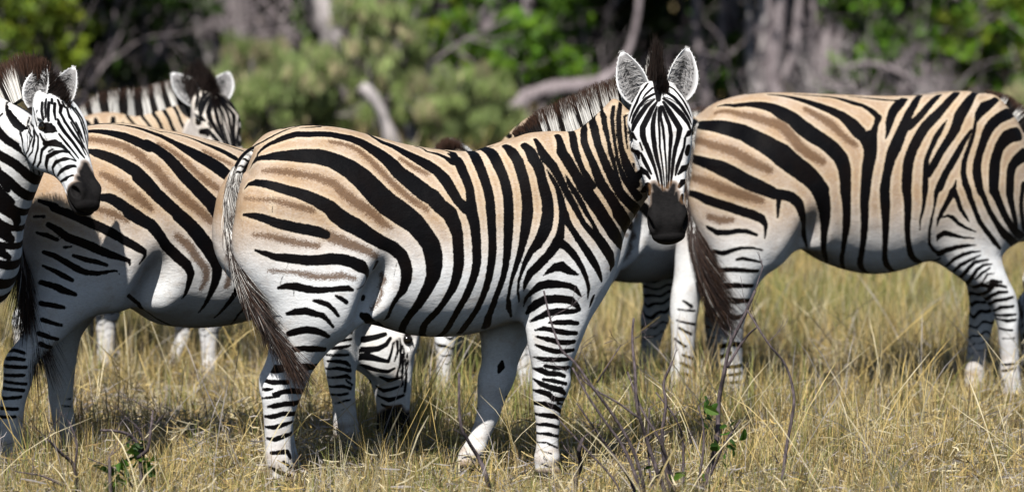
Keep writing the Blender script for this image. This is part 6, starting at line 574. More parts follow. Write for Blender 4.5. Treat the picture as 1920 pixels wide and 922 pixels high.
SPEC_foal_right = {'torso':((-0.665,1.2,0.84,0.13),(-0.64,1.275,0.76,0.185),(-0.6,1.325,0.7,0.22),(-0.51,1.362,0.66,0.245),(-0.41,1.372,0.64,0.26),(-0.29,1.36,0.63,0.265),(-0.165,1.328,0.605,0.27),(-0.04,1.295,0.568,0.285),(0.1,1.273,0.555,0.29),(0.25,1.264,0.572,0.275),(0.36,1.275,0.605,0.24),(0.46,1.295,0.65,0.205),(0.56,1.27,0.7,0.18),(0.65,1.17,0.75,0.15),(0.71,1.05,0.8,0.11)),'leg_k':0.08,'torso_cap':(0.045,0.06),'neck':{'O':(0.42,0,0.95),'T':(0.3,-0.02,-0.52),'U':(0.7,0,0.5),'st':((0,0,0.24,0.26,0,0.165),(0.12,0,0.2,0.22,0,0.145),(0.25,0,0.165,0.185,0,0.12),(0.4,0,0.14,0.15,0,0.1),(0.55,0,0.12,0.12,0,0.09))},'head':{'poll':(0.76,0,0.46),'T':(0.05,0,-0.5),'U':(0.85,0,0),'s':0.85,'ear_r':{'up':0.9,'out':0.3,'fw':0.25},'ear_l':{'up':0.9,'out':0.3,'fw':0.25}},'legs':{'HR':((1.06,-0.49,0.2,-0.145,0.125),(0.95,-0.48,0.25,-0.145,0.13),(0.85,-0.46,0.25,-0.145,0.13),(0.78,-0.43,0.228,-0.145,0.125),(0.729,-0.415,0.196,-0.144,0.118),(0.647,-0.431,0.143,-0.142,0.105),(0.566,-0.468,0.095,-0.14,0.085),(0.49,-0.497,0.078,-0.137,0.07),(0.44,-0.523,0.078,-0.136,0.064),(0.405,-0.54,0.082,-0.135,0.062),(0.36,-0.553,0.076,-0.134,0.058),(0.31,-0.56,0.064,-0.132,0.05),(0.24,-0.565,0.054,-0.13,0.044),(0.16,-0.565,0.05,-0.128,0.043),(0.11,-0.562,0.052,-0.126,0.047),(0.07,-0.552,0.05,-0.125,0.045),(0.05,-0.545,0.055,-0.125,0.05),(0,-0.535,0.066,-0.123,0.057)),'HL':((1.06,-0.49,0.2,0.145,0.125),(0.95,-0.48,0.25,0.145,0.13),(0.85,-0.46,0.25,0.145,0.13),(0.78,-0.43,0.228,0.145,0.125),(0.729,-0.413,0.196,0.144,0.118),(0.647,-0.42,0.143,0.142,0.105),(0.566,-0.448,0.095,0.14,0.085),(0.49,-0.469,0.078,0.137,0.07),(0.44,-0.49,0.078,0.136,0.064),(0.405,-0.503,0.082,0.135,0.062),(0.36,-0.511,0.076,0.134,0.058),(0.31,-0.513,0.064,0.132,0.05),(0.24,-0.511,0.054,0.13,0.044),(0.16,-0.502,0.05,0.128,0.043),(0.11,-0.494,0.052,0.126,0.047),(0.07,-0.479,0.05,0.125,0.045),(0.05,-0.47,0.055,0.125,0.05),(0,-0.455,0.066,0.123,0.057)),'FR':((0.95,0.46,0.16,-0.1215,0.13),(0.85,0.48,0.16,-0.1215,0.115),(0.76,0.5,0.14,-0.1215,0.1),(0.705,0.505,0.12,-0.1215,0.093),(0.586,0.504,0.101,-0.135,0.083),(0.506,0.501,0.088,-0.135,0.074),(0.423,0.497,0.072,-0.135,0.063),(0.385,0.499,0.074,-0.135,0.066),(0.343,0.495,0.068,-0.135,0.064),(0.292,0.486,0.055,-0.135,0.05),(0.211,0.485,0.045,-0.135,0.041),(0.13,0.483,0.044,-0.135,0.04),(0.09,0.482,0.05,-0.135,0.047),(0.055,0.481,0.046,-0.135,0.043),(0.04,0.485,0.052,-0.135,0.047),(0,0.495,0.064,-0.135,0.055)),'FL':((0.95,0.46,0.16,0.117,0.13),(0.85,0.44,0.16,0.117,0.115),(0.76,0.418,0.14,0.117,0.1),(0.705,0.402,0.12,0.117,0.093),(0.586,0.385,0.101,0.13,0.083),(0.506,0.376,0.088,0.13,0.074),(0.423,0.359,0.072,0.13,0.063),(0.385,0.35,0.074,0.13,0.066),(0.343,0.341,0.068,0.13,0.064),(0.292,0.328,0.055,0.13,0.05),(0.211,0.308,0.045,0.13,0.041),(0.13,0.271,0.044,0.13,0.04),(0.09,0.251,0.05,0.13,0.047),(0.055,0.234,0.046,0.13,0.043),(0.04,0.228,0.052,0.13,0.047),(0,0.212,0.064,0.13,0.055))},'extra':(((0.5,-0.145,0.93),(0.13,0.07,0.24),0.12,20),((0.5,0.145,0.93),(0.13,0.07,0.24),0.12,20),((-0.36,-0.2,0.8),(0.16,0.09,0.2),0.12,-15),((-0.36,0.2,0.8),(0.16,0.09,0.2),0.12,-15),((0.6,0,0.84),(0.14,0.16,0.17),0.1),((-0.37,-0.215,0.755),(0.105,0.085,0.15),0.05,-25),((-0.37,0.215,0.755),(0.105,0.085,0.15),0.05,-25),((-0.228,-0.305,0.735),(0.05,0.125,0.14),0.05,-20,-1),((-0.228,0.305,0.735),(0.05,0.125,0.14),0.05,-20,-1),((0.385,-0.215,0.64),(0.03,0.085,0.07),0.04,0,-1),((0.385,0.215,0.64),(0.03,0.085,0.07),0.04,0,-1),((-0.578,-0.125,1),(0.135,0.12,0.23),0.06),((-0.622,0.125,1),(0.135,0.12,0.23),0.06)),'nomirror':1,'tan_z':(0.77,1.06),'tail':{'path':((-0.6,0,1.26),(-0.66,0,1.265),(-0.705,0,1.215),(-0.735,0,1.12),(-0.752,0,1.01),(-0.76,0,0.85),(-0.75,0,0.7)),'end':(-0.73,0,0.42),'lens':(0.04,0.12,0.2,0.24),'spread':0.12,'n':900},'wf':1.13,'rings':{'FR':(0.1,0.72,14,0.017,0.3,0),'FL':(0.1,0.72,14,0.017,1,0),'HR':(0.1,0.7,13,0.018,0.5,0),'HL':(0.1,0.7,13,0.018,2,0)},'neck_rings':(8,0.6,0,0.55,1)}
BANDS_face = {
'hhead': '83,111,-13,6;118,104,-26,15;154,101,-35,18;193,92,-36,18;223,82,-34,18;231,80,-33,19;280,69,-27,15;328,58,-18,11;377,48,-14,9;401,44,-12,6|88,110,-6,9;137,104,-11,10;182,97,-11,9;225,84,-12,8;233,81,-14,8;281,70,-10,7;329,58,-7,6;377,48,-5,5;402,44,-4,4|84,111,2,11;124,105,-2,11;165,101,4,11;209,88,5,10;197,92,6,9;244,79,6,8;292,67,7,7;339,55,6,6;393,45,2,6|85,111,7,11;121,104,18,16;158,101,29,16;197,91,33,15;227,82,29,15;245,77,26,12;292,67,20,11;340,55,15,9;393,45,7,7|65,112,-14,9;90,108,-33,18;124,100,-54,22;158,94,-74,22;189,87,-76,22;219,78,-69,19;223,77,-65,20;263,69,-53,18;308,62,-39,12;352,54,-29,9;381,48,-24,6|67,112,13,11;104,106,33,20;140,99,53,22;172,93,68,22;202,85,62,19;227,78,54,16;241,75,47,17;284,67,37,14;327,58,29,12;360,52,23,9;384,47,19,6|55,110,-22,8;79,105,-55,18;111,93,-84,20;144,84,-106,20;160,77,-113,16|52,110,14,11;82,106,48,18;117,94,82,20;149,86,102,15;169,80,109,11|28,100,-19,13;46,102,-52,16;74,95,-81,14;107,85,-103,15;132,78,-114,10|20,95,22,14;48,102,55,15;85,94,84,15;130,83,108,13;152,76,116,6|-1,81,-23,11;24,91,-50,11;43,95,-65,6|-25,67,-39,9;7,69,-66,13;52,86,-88,14;86,78,-108,13;119,67,-122,8|-13,73,32,9;8,75,59,11;45,86,83,11;83,83,103,11;123,74,117,6|45,108,15,4;56,107,41,6;76,100,69,4|50,109,-19,4;56,106,-49,6;76,99,-72,4|9,55,79,6;40,65,98,9;66,70,108,5|21,50,-89,4;53,59,-107,4|213,75,-89,7;240,67,-80,7|253,59,-86,10;278,55,-78,18;307,56,-65,16;336,55,-53,8|224,20,-116,20;247,51,-99,26;263,43,-96,15|337,-46,-105,10;316,-24,-98,27;311,30,-87,28;327,49,-71,19;352,51,-60,10|364,-78,-77,25;381,38,-69,31;403,34,-68,24|208,78,87,10;240,67,81,10;279,62,65,16;313,60,49,14;347,55,40,7|257,50,94,27;239,57,99,22|342,55,51,9;319,49,72,23;279,-59,102,25;317,18,88,18|391,48,52,13;373,44,65,23;361,17,78,17|425,36,62,15;450,37,55,18|273,-8,-115,11;291,-17,-114,7|156,25,-125,10;179,70,-114,21;200,75,-101,8|202,79,89,8;188,77,105,21;174,72,115,8|-41,52,-15,27;-42,53,4,49;7,88,-2,31;56,111,-6,18',
'hmuzzle': '417,42,-4,29;456,38,-7,98;496,35,-5,133;535,28,-10,137;571,12,-20,108|380,50,-46,20;406,46,-33,34;426,41,-20,39|385,48,30,20;409,44,21,29;427,40,10,39|415,45,-46,25;454,40,-42,39|415,45,38,15;449,40,33,29'
}
# ---------------------------------------------------------------- ground
def ground_pt(px, d, z=0.0):
    """a spot on the plain: bearing px (in 1920-wide picture columns) and distance d in metres"""
    return Vector(((px-960)*d/FPX, d, z))
def row_z(py, d): return CAM_H-(py+275)*d/FPX
N = NT('dry_soil'); P = N.coord()
n1 = N.noise(P, .6, 6, .6); n2 = N.noise(P, 9, 5, .65)
c = N.mix(N.step(n1, .35, .65), (.25, .185, .085), (.36, .28, .14)); c = N.mix(N.step(n2, .45, .75, 0, .6), c, (.45, .37, .20))
N.base(c); N.bump(n2, .8, .03); SOIL = N.p(Roughness=1.0, Specular_IOR_Level=.1)
gx = np.concatenate([np.linspace(-220, -14, 22), np.linspace(-12, 12, 90), np.linspace(14, 220, 22)]); gy = np.concatenate([np.linspace(-40, 8, 12), np.linspace(9, 60, 170), np.linspace(64, 420, 30)])
def hgt(x, y): return (.018*np.sin(x*2.1+1)*np.sin(y*1.3)+.012*np.sin(x*5.3+y*3.1))*np.clip((y-8)/4, 0, 1)-.02
GX, GY = np.meshgrid(gx, gy, indexing='ij'); nx, ny = GX.shape
i, j = np.meshgrid(np.arange(nx-1), np.arange(ny-1), indexing='ij'); a = (i*ny+j).ravel()
g = mesh_obj('ground', np.stack([GX, GY, hgt(GX, GY)], -1).reshape(-1, 3), np.stack([a, a+ny, a+ny+1, a+1], 1), SOIL); tag(g, kind='structure')
# ---------------------------------------------------------------- grass
def leafy_material(name, trans=.35, rough=.7):
    N = NT(name); at = N.attr('Col').outputs['Color']; N.base(at); N.b.inputs['Roughness'].default_value = rough; N.b.inputs['Specular IOR Level'].default_value = .25
    t = N.t.nodes.new('ShaderNodeBsdfTranslucent'); N.l(at, t.inputs[0]); m = N.t.nodes.new('ShaderNodeMixShader'); m.inputs[0].default_value = trans
    N.l(N.b.outputs[0], m.inputs[1]); N.l(t.outputs[0], m.inputs[2]); N.l(m.outputs[0], N.t.nodes['Material Output'].inputs[0]); return N.m
GRASS = leafy_material('dry_grass', .40, .75); LEAF = leafy_material('leaf', .45, .55)
def vnoise(x, y, s, seed):
    """smooth value noise on the plain"""
    r = np.random.default_rng(seed).uniform(0, 1, (97, 97)); u = x*s; v = y*s; i = np.floor(u).astype(int); j = np.floor(v).astype(int); f = u-i; g_ = v-j; f = f*f*(3-2*f); g_ = g_*g_*(3-2*g_)
    q = lambda a, b: r[a % 97, b % 97]
    return (q(i, j)*(1-f)+q(i+1, j)*f)*(1-g_)+(q(i, j+1)*(1-f)+q(i+1, j+1)*f)*g_
PAL = np.array([(.57, .42, .155), (.63, .50, .235), (.68, .60, .40), (.36, .25, .11), (.21, .235, .06), (.25, .185, .11), (.44, .40, .38), (.32, .325, .11)])
def grass_field(seed, d0, d1, dens, hmin, hmax, wid, marg, green):
    rng = np.random.default_rng(seed); nc = int((d1-d0)*((d0+d1)/2*.2177+2*marg)*dens)
    d = np.sqrt(rng.uniform(d0**2, d1**2, nc)); x = rng.uniform(-1, 1, nc)*(d*.1088+marg)
    cl = vnoise(x, d, 2.3, seed+1)*.6+vnoise(x, d, .7, seed+2)*.4
    keep = rng.uniform(0, 1, nc) < np.clip(.25+1.5*(cl-.25), .10, 1); x, d, cl = x[keep], d[keep], cl[keep]; n = len(x)
    k = rng.integers(5, 13, n); tot = k.sum(); ti = np.repeat(np.arange(n), k)
    bx = x[ti]+rng.normal(0, .022, tot); by = d[ti]+rng.normal(0, .022, tot)
    hh = (hmin+(hmax-hmin)*rng.beta(1.6, 2.6, n)*(.5+cl))[ti]*rng.uniform(.5, 1.15, tot)
    lean_dir = rng.uniform(0, 2*np.pi, n)[ti]+rng.normal(0, .9, tot); lean = np.abs(rng.normal(.16, .16, tot)); droop = np.abs(rng.normal(.14, .20, tot))
    L = np.stack([np.cos(lean_dir), np.sin(lean_dir), 0*lean], 1)
    s = np.array([0, .38, .72, 1.0]); up = np.array((0, 0, 1.))
    P_ = np.stack([bx, by, hgt(bx, by)-.01], 1)[:, None]+hh[:, None, None]*(s[None, :, None]*(up+L*lean[:, None])[:, None]+(s**2.2)[None, :, None]*(L*droop[:, None]-up*(droop*.45)[:, None])[:, None])
    side = np.stack([-np.sin(lean_dir+rng.normal(0, .6, tot)), np.cos(lean_dir), 0*lean], 1); side = side/np.linalg.norm(side, axis=1)[:, None]
    W = wid*rng.uniform(.6, 1.4, tot)[:, None]*np.array([1, .9, .6, .12])[None]
    gmap = vnoise(x, d, .55, 77); pr = np.array([.26, .22, .12, .12, .08, .08, .05, .07])
    idx = rng.choice(8, n, p=pr); gr = rng.uniform(0, 1, n) < green*np.clip((gmap-.35)*2.6, 0, 1); idx = np.where(gr, rng.choice([4, 7, 7], n), idx)
    ci = np.where(rng.uniform(0, 1, tot) < .3, rng.choice(8, tot, p=pr), idx[ti]); c0 = PAL[ci]*rng.uniform(.75, 1.2, (tot, 1))
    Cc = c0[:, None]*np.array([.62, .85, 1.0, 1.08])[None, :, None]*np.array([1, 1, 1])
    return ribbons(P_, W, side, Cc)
def long_stalks(seed, n, d0, d1, marg):
    rng = np.random.default_rng(seed); d = np.sqrt(rng.uniform(d0**2, d1**2, n)); x = rng.uniform(-1, 1, n)*(d*.1088+marg)
    hh = rng.uniform(.25, .52, n); a = rng.choice((0, np.pi), n)+rng.normal(0, .7, n); L = np.stack([np.cos(a), np.sin(a), 0*a], 1); le = np.abs(rng.normal(.35, .35, n)); dr = np.abs(rng.normal(.1, .3, n))
    s = np.linspace(0, 1, 6); P_ = np.stack([x, d, 0*x], 1)[:, None]+hh[:, None, None]*(s[None, :, None]*(np.array((0, 0, 1.))+L*le[:, None])[:, None]+(s**2.5)[None, :, None]*(L*dr[:, None]*1.2-np.array((0, 0, .5))*dr[:, None])[:, None])
    side = np.stack([np.ones(n), 0*x, 0*x], 1); W = np.full((n, 1), .0011)*np.array([1, 1, .9, .8, 1.5, .4])[None]*rng.uniform(.6, 1.6, (n, 1))
    c = PAL[rng.choice([0, 1, 2, 2, 6], n)]*rng.uniform(.85, 1.25, (n, 1)); return ribbons(P_, W, side, np.repeat(c[:, None], 6, 1))
def litter(seed, n, d0, d1, marg):
    rng = np.random.default_rng(seed); d = np.sqrt(rng.uniform(d0**2, d1**2, n)); x = rng.uniform(-1, 1, n)*(d*.1088+marg); ln = rng.uniform(.02, .10, n)
    a = rng.uniform(0, 2*np.pi, n); el = rng.normal(.1, .45, n); D = np.stack([np.cos(a)*np.cos(el), np.sin(a)*np.cos(el), np.sin(el)], 1)
    z = np.abs(rng.normal(0, .055, n)); s = np.linspace(-.5, .5, 3); P_ = np.stack([x, d, hgt(x, d)+z+.01], 1)[:, None]+D[:, None]*(ln[:, None]*s[None])[..., None]; P_[:, 1] += rng.normal(0, .005, (n, 3))
    side = np.cross(D, rng.normal(0, 1, (n, 3))); side /= np.linalg.norm(side, axis=1)[:, None]; W = rng.uniform(.0012, .0035, n)[:, None]*np.array([.7, 1, .5])[None]
    c = PAL[rng.choice([0, 1, 2, 2, 3, 5, 6, 6], n)]*rng.uniform(.7, 1.25, (n, 1)); return ribbons(P_, W, side, np.repeat(c[:, None], 3, 1))
def lay(name, parts, label=None):
    V = np.concatenate([p[0] for p in parts]); o = np.cumsum([0]+[len(p[0]) for p in parts][:-1]); F_ = np.concatenate([p[1]+k for p, k in zip(parts, o)])
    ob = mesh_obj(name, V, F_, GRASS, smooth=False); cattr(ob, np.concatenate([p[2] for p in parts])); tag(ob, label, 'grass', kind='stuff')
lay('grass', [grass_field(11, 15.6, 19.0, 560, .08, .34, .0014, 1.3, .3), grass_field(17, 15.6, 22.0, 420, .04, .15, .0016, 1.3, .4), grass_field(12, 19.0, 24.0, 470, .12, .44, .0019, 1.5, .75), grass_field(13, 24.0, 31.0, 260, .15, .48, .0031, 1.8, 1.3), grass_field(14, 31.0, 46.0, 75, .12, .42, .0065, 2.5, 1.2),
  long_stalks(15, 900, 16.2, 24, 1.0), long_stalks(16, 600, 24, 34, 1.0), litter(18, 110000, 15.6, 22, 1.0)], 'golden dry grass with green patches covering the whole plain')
# ---------------------------------------------------------------- woody plants
def bark_material(name, ca, cb, sc=30):
    N = NT(name); P = N.coord(); a = N.noise(N.scaled(P, (1, 1, .25)), sc, 5, .65); N.base(N.mix(N.step(a, .35, .68), ca, cb)); N.bump(a, .8, .01); return N.p(Roughness=.9, Specular_IOR_Level=.15)
BARK = bark_material('grey_bark', (.14, .115, .12), (.33, .285, .29)); PALE = bark_material('pale_dead_wood', (.26, .235, .235), (.50, .455, .44)); TWIG = bark_material('twig_bark', (.05, .04, .043), (.15, .12, .125), 90); DARKB = bark_material('dark_bark', (.06, .045, .045), (.15, .12, .115))
def tube_geo(pts, rad, K=8):
    p = np.asarray(pts, float); n = len(p)
    if n > 2: t = smooth_table(np.concatenate([np.linspace(0, 1, n)[:, None], p, np.asarray(rad, float)[:, None]], 1), (n-1)*4+1); p, rad = t[:, 1:4], np.maximum(t[:, 4], .0008)
    else: rad = np.asarray(rad, float)
    n = len(p); tg = np.gradient(p, axis=0); tg /= np.linalg.norm(tg, axis=1)[:, None]+1e-9
    h = np.where(np.abs(tg[:, 1:2]) > .9, np.array([[1., 0, 0]]), np.array([[0, 1., 0]])); a = np.cross(tg, h); a /= np.linalg.norm(a, axis=1)[:, None]; b = np.cross(tg, a)
    f = np.linspace(0, 2*np.pi, K, endpoint=False); X = p[:, None]+rad[:, None, None]*(np.cos(f)[None, :, None]*a[:, None]+np.sin(f)[None, :, None]*b[:, None])
    i, j = np.meshgrid(np.arange(n-1), np.arange(K), indexing='ij'); A = (i*K+j).ravel(); B = (i*K+(j+1) % K).ravel()
    X = np.concatenate([X.reshape(-1, 3), p[:1], p[-1:]]); m = n*K; jj = np.arange(K); k2 = (jj+1) % K
    return X, [np.stack([A, B, B+K, A+K], 1), np.stack([k2, jj, np.full(K, m)], 1), np.stack([(n-1)*K+jj, (n-1)*K+k2, np.full(K, m+1)], 1)]
class Wood:
    def __init__(s): s.V, s.Q, s.T, s.n = [], [], [], 0
    def tube(s, pts, rad, K=8):
        X, F_ = tube_geo(pts, rad, K)
        if np.max(rad) > .035:      # knots and flutes on thick wood
            rg = np.random.default_rng(len(X)+int(1000*abs(X[0, 0]))); m = len(X)-2; n_ = m//K; c = X[:m].reshape(n_, K, 3); a = c.mean(1, keepdims=True); f = 1+.16*np.sin(np.arange(K)[None]*2*np.pi/K*rg.integers(2, 4)+np.linspace(0, 5, n_)[:, None])+rg.normal(0, .07, (n_, K))+rg.normal(0, .10, (n_, 1)); X[:m] = (a+(c-a)*f[..., None]).reshape(-1, 3)
        s.V.append(X); s.Q.append(F_[0]+s.n); s.T += [F_[1]+s.n, F_[2]+s.n]; s.n += len(X); return s
    def build(s, name, mat, parent=None): return mesh_obj(name, np.concatenate(s.V), [np.concatenate(s.Q), np.concatenate(s.T)], mat, parent)
def branchy(W, rng, base, direc, length, r, depth, spread=.6, K=6, tips=None, wob=.12, up=.15):
    n = 5; p = [np.array(base, float)]; d = unit(direc)
    for _ in range(n-1): d = unit(d+rng.normal(0, wob, 3)+np.array((0, 0, up*.3))); p.append(p[-1]+d*length/(n-1))
    W.tube(p, np.linspace(r, r*.55, n), K)
    if tips is not None: tips.extend(p[2:])
    if depth > 0:
        for _ in range(rng.integers(2, 4)):
            k = rng.integers(2, n); nd = unit(d+rng.normal(0, spread, 3)+np.array((0, 0, up))); branchy(W, rng, p[k], nd, length*rng.uniform(.5, .8), r*.5, depth-1, spread, max(4, K-1), tips, wob, up)
def leaves(rng, C, n, size, pal, elong=1.6, upb=0.0):
    """n leaves scattered round the clump centres C (m,4: x,y,z,radius), each clump with its own tone"""
    C = np.asarray(C, float); w = C[:, 3]**2; k = rng.choice(len(C), n, p=w/w.sum()); v = rng.normal(0, 1, (n, 3)); v /= np.linalg.norm(v, axis=1)[:, None]; v *= rng.uniform(.25, 1, n)[:, None]**.6
    c = C[k, :3]+v*C[k, 3:4]*np.array((1, 1, .8)); sz = size*rng.uniform(.6, 1.4, n); a = rng.normal(0, 1, (n, 3)); a[:, 2] += upb; a /= np.linalg.norm(a, axis=1)[:, None]
    b = np.cross(a, rng.normal(0, 1, (n, 3))); b /= np.linalg.norm(b, axis=1)[:, None]; A = a*(sz*elong)[:, None]*.5; B = b*sz[:, None]*.5
    V = np.stack([c-A, c+B*.9-A*.1, c+A, c-B*.9-A*.1], 1).reshape(-1, 3); F_ = np.arange(4*n).reshape(n, 4)
    pal = np.asarray(pal, float); tone = rng.uniform(.6, 1.35, len(C)); hue = rng.integers(0, len(pal), len(C)); col_ = np.where((rng.uniform(0, 1, n) < .7)[:, None], pal[hue[k]], pal[rng.integers(0, len(pal), n)])*(tone[k]*rng.uniform(.7, 1.25, n))[:, None]
    return V, F_, np.repeat(col_, 4, 0)
def leaf_obj(name, L, parent=None, mat=None):
    o = mesh_obj(name, L[0], L[1], mat or LEAF, parent, smooth=False); cattr(o, L[2]); return o
EVER = [(.035, .065, .016), (.05, .10, .02), (.08, .135, .022), (.13, .19, .025)]; FRESH = [(.12, .26, .026), (.17, .31, .03), (.09, .19, .025)]; YEL = [(.20, .27, .025), (.28, .33, .035), (.13, .20, .025)]
OLIVE = [(.32, .41, .14), (.40, .48, .19), (.24, .32, .10), (.50, .44, .26), (.31, .40, .16)]; DEEP_SHADE = [(.010, .018, .006), (.016, .028, .009), (.007, .012, .005)]  # last palette: shade of the wood put into near-black leaf colour
def clumps(rng, n, c, ext, r): return np.concatenate([np.array(c)+rng.uniform(-1, 1, (n, 3))*np.array(ext), rng.uniform(.6, 1.3, (n, 1))*r], 1)
BG = 'background trees and bushes'
def bush(name, label, cat, px, d, w, h, z0, n, size, pal, seed, group, stems=5, nclump=40, elong=1.6, upb=0., bark=None, rad=.16):
    """a bush: fan of stems and clumped foliage; w,h in metres"""
    rng = np.random.default_rng(seed); b = ground_pt(px, d); e = empty(name, b); tag(e, label, cat, group); W = Wood(); tips = []
    for s_ in range(stems*2): branchy(W, rng, (rng.normal(0, w*.22), rng.normal(0, w*.16), -.05), (rng.normal(0, .35), rng.normal(0, .35), 1), h*rng.uniform(.45, .75), .014+.006*h, 2, .5, 5, tips)
    W.build('stems', bark or BARK, e)
    tp = np.array(tips); tp = tp[(tp[:, 2] > z0) & (np.abs(tp[:, 0]) < w*.62) & (tp[:, 2] < h)]; tp = tp[rng.permutation(len(tp))[:nclump*3]]
    C = np.concatenate([tp+rng.normal(0, .03, tp.shape), rng.uniform(.35, 1.0, (len(tp), 1))*rad], 1)
    C2 = clumps(rng, max(4, nclump//4), (0, .1, z0+(h-z0)*.45), (w/2, w*.3, (h-z0)*.45), rad*.9); C = np.concatenate([C, C2])
    leaf_obj('foliage', leaves(rng, C, n, size, pal, elong, upb), e); return e
def tree(name, label, px, d, path, rad, shade_crown, n, size, pal, seed, bark=None, group=None, limbs=(), nclump=60, cr=.45):
    """a tree: trunk through picture points path=[(px,py)] at distance d, limbs likewise, crown box (dx,dz0,dz1,w,depth)"""
    rng = np.random.default_rng(seed); b = ground_pt(px, d); e = empty(name, b); tag(e, label, 'tree', group); W = Wood()
    q = lambda L: [np.array(((x-960)*d/FPX-b.x, dy, row_z(y, d))) for x, y, dy in [(p+(0,))[:3] for p in L]]
    W.tube(q(path), rad, 10)
    for L, r in limbs: W.tube(q(L), r, 8)
    top = q(path)[-1]; tips = []
    for _ in range(5): branchy(W, rng, top, (rng.normal(0, .7), rng.normal(0, .6), .9), 1.3, rad[-1]*.6, 2, .6, 6, tips)
    W.build('trunk', bark or BARK, e)
    if n: leaf_obj('shade_crown', leaves(rng, clumps(rng, nclump, (shade_crown[0], 0, (shade_crown[1]+shade_crown[2])/2), (shade_crown[3]/2, shade_crown[4]/2, (shade_crown[2]-shade_crown[1])/2), cr), n, size, pal), e)  # leaves above the frame, put in to shade the wood below
    return e

# ---------------------------------------------------------------- the bush behind the herd
G1 = 'green bushes at the edge of the wood'
bush('evergreen_bush', 'dense dark green bush at the far left behind the young zebra', 'bush', 40, 38.8, 1.6, 2.6, .15, 9000, .045, EVER, 101, G1, nclump=60)
bush('evergreen_bush', 'dark shaded bush behind the ears of the far left zebras', 'bush', 230, 38.3, 1.15, 2.3, .1, 9000, .045, EVER[:2]+DEEP_SHADE[:1], 102, G1, nclump=60)
bush('evergreen_bush', 'low dark bush left of the grey leafless bush', 'bush', 320, 41.5, 1.2, 1.5, .05, 5000, .045, EVER[:3], 103, G1)
bush('evergreen_bush', 'yellow green leafy bush in the top left corner', 'bush', 95, 37.7, .55, 1.35, .75, 1600, .05, YEL, 104, G1, nclump=16)
bush('evergreen_bush', 'bright green bush in the dark gap above the main zebra back', 'bush', 800, 38.4, 1.0, 1.5, .35, 4200, .055, FRESH+YEL[:1], 105, G1, nclump=34)
bush('evergreen_bush', 'glossy green bush between the two purple grey trunks', 'bush', 1008, 38.0, .62, 1.35, .45, 2600, .055, FRESH, 106, G1, nclump=24)
bush('evergreen_bush', 'bright green bush above the right zebra withers', 'bush', 1640, 38.0, .75, 1.45, .5, 3200, .055, FRESH+EVER[2:3], 107, G1, nclump=28)
bush('evergreen_bush', 'yellow green bush at the right edge above the zebra mane', 'bush', 1880, 38.5, .95, 1.3, .25, 4200, .055, YEL+FRESH, 108, G1, nclump=34)
bush('evergreen_bush', 'green bush just right of the main zebra right ear', 'bush', 1345, 39.0, .6, .85, .1, 2000, .05, FRESH+EVER[1:3], 109, G1, nclump=20)
bush('evergreen_bush', 'dark green bush behind the tall forked trunk', 'bush', 905, 43.5, 1.8, 2.4, .1, 7500, .05, EVER[:3]+DEEP_SHADE, 110, G1, nclump=50)
bush('evergreen_bush', 'dark green bush behind the thicket of grey stems', 'bush', 1460, 43.0, 2.2, 2.4, .1, 8000, .05, EVER[:3]+DEEP_SHADE, 111, G1, nclump=50)
bush('evergreen_bush', 'dark green bush behind the fallen grey branches', 'bush', 1740, 43.0, 1.9, 2.2, .1, 7500, .05, EVER+DEEP_SHADE[:1], 112, G1, nclump=50)
bush('evergreen_bush', 'green bush behind the pale leaning trunk', 'bush', 690, 39.0, .95, 1.9, .4, 3600, .055, FRESH+EVER[1:3], 113, G1, nclump=34)
G2 = 'pale feathery shrubs in front of the wood'
bush('feathery_shrub', 'pale olive feathery shrub just right of the listening zebra head', 'shrub', 520, 36.2, .85, .95, .0, 18360, .0125, OLIVE, 121, G2, 9, 60, 8, 3.0, BARK, .11)
bush('feathery_shrub', 'tall olive feathery shrub below the pale leaning trunk', 'shrub', 620, 37.0, .75, .85, .0, 14280, .0125, OLIVE, 122, G2, 9, 50, 8, 3.0, BARK, .11)
bush('feathery_shrub', 'slim pale olive sapling with a forked grey twig', 'shrub', 715, 36.6, .55, 1.35, .25, 10200, .0125, OLIVE, 123, G2, 8, 40, 8, 3.0, BARK, .11)
bush('feathery_shrub', 'broad olive feathery shrub above the middle of the main zebra back', 'shrub', 850, 36.0, .75, .72, .0, 16320, .0125, OLIVE, 124, G2, 9, 50, 8, 3.0, BARK, .11)
bush('feathery_shrub', 'low tan and olive shrub behind the grazing zebra rump', 'shrub', 450, 37.5, .55, .62, .0, 8500, .0125, OLIVE+[(.30, .22, .12)], 125, G2, 8, 30, 8, 3.0, BARK, .11)
bush('feathery_shrub', 'small yellowish shrub left of the bowed grey branch', 'shrub', 955, 36.4, .4, .42, .0, 6460, .0125, OLIVE+[(.28, .22, .10)], 126, G2, 7, 24, 8, 3.0, BARK, .11)
bush('feathery_shrub', 'pale green grassy shrub behind the right zebra neck', 'shrub', 1905, 35.4, .6, .62, .0, 10200, .0125, OLIVE, 127, G2, 8, 34, 8, 3.0, BARK, .11)
G3 = 'bare grey trees in the wood'
tree('bare_tree', 'tall purple grey trunk that forks above the main zebra neck', 925, 38.2, [(932, 320), (930, 240), (927, 150), (925, 60), (918, -30), (922, -260)], [.11, .105, .10, .10, .095, .07], (0, 2.4, 4.6, 3.6, 3.0), 5200, .07, EVER+FRESH, 131, BARK, G3,
  [([(930, 230), (955, 160), (978, 80), (990, 0), (1000, -120)], [.07, .065, .055, .05, .03])])
tree('bare_tree', 'bowed grey trunk arching right behind the mane of the main zebra', 945, 37.4, [(938, 310), (950, 235), (985, 185), (1040, 165), (1100, 158), (1150, 135), (1190, 60), (1210, -120)], [.065, .06, .056, .052, .048, .042, .035, .02], (.8, 2.3, 3.4, 1.6, 1.4), 1500, .06, FRESH, 132, BARK, G3)
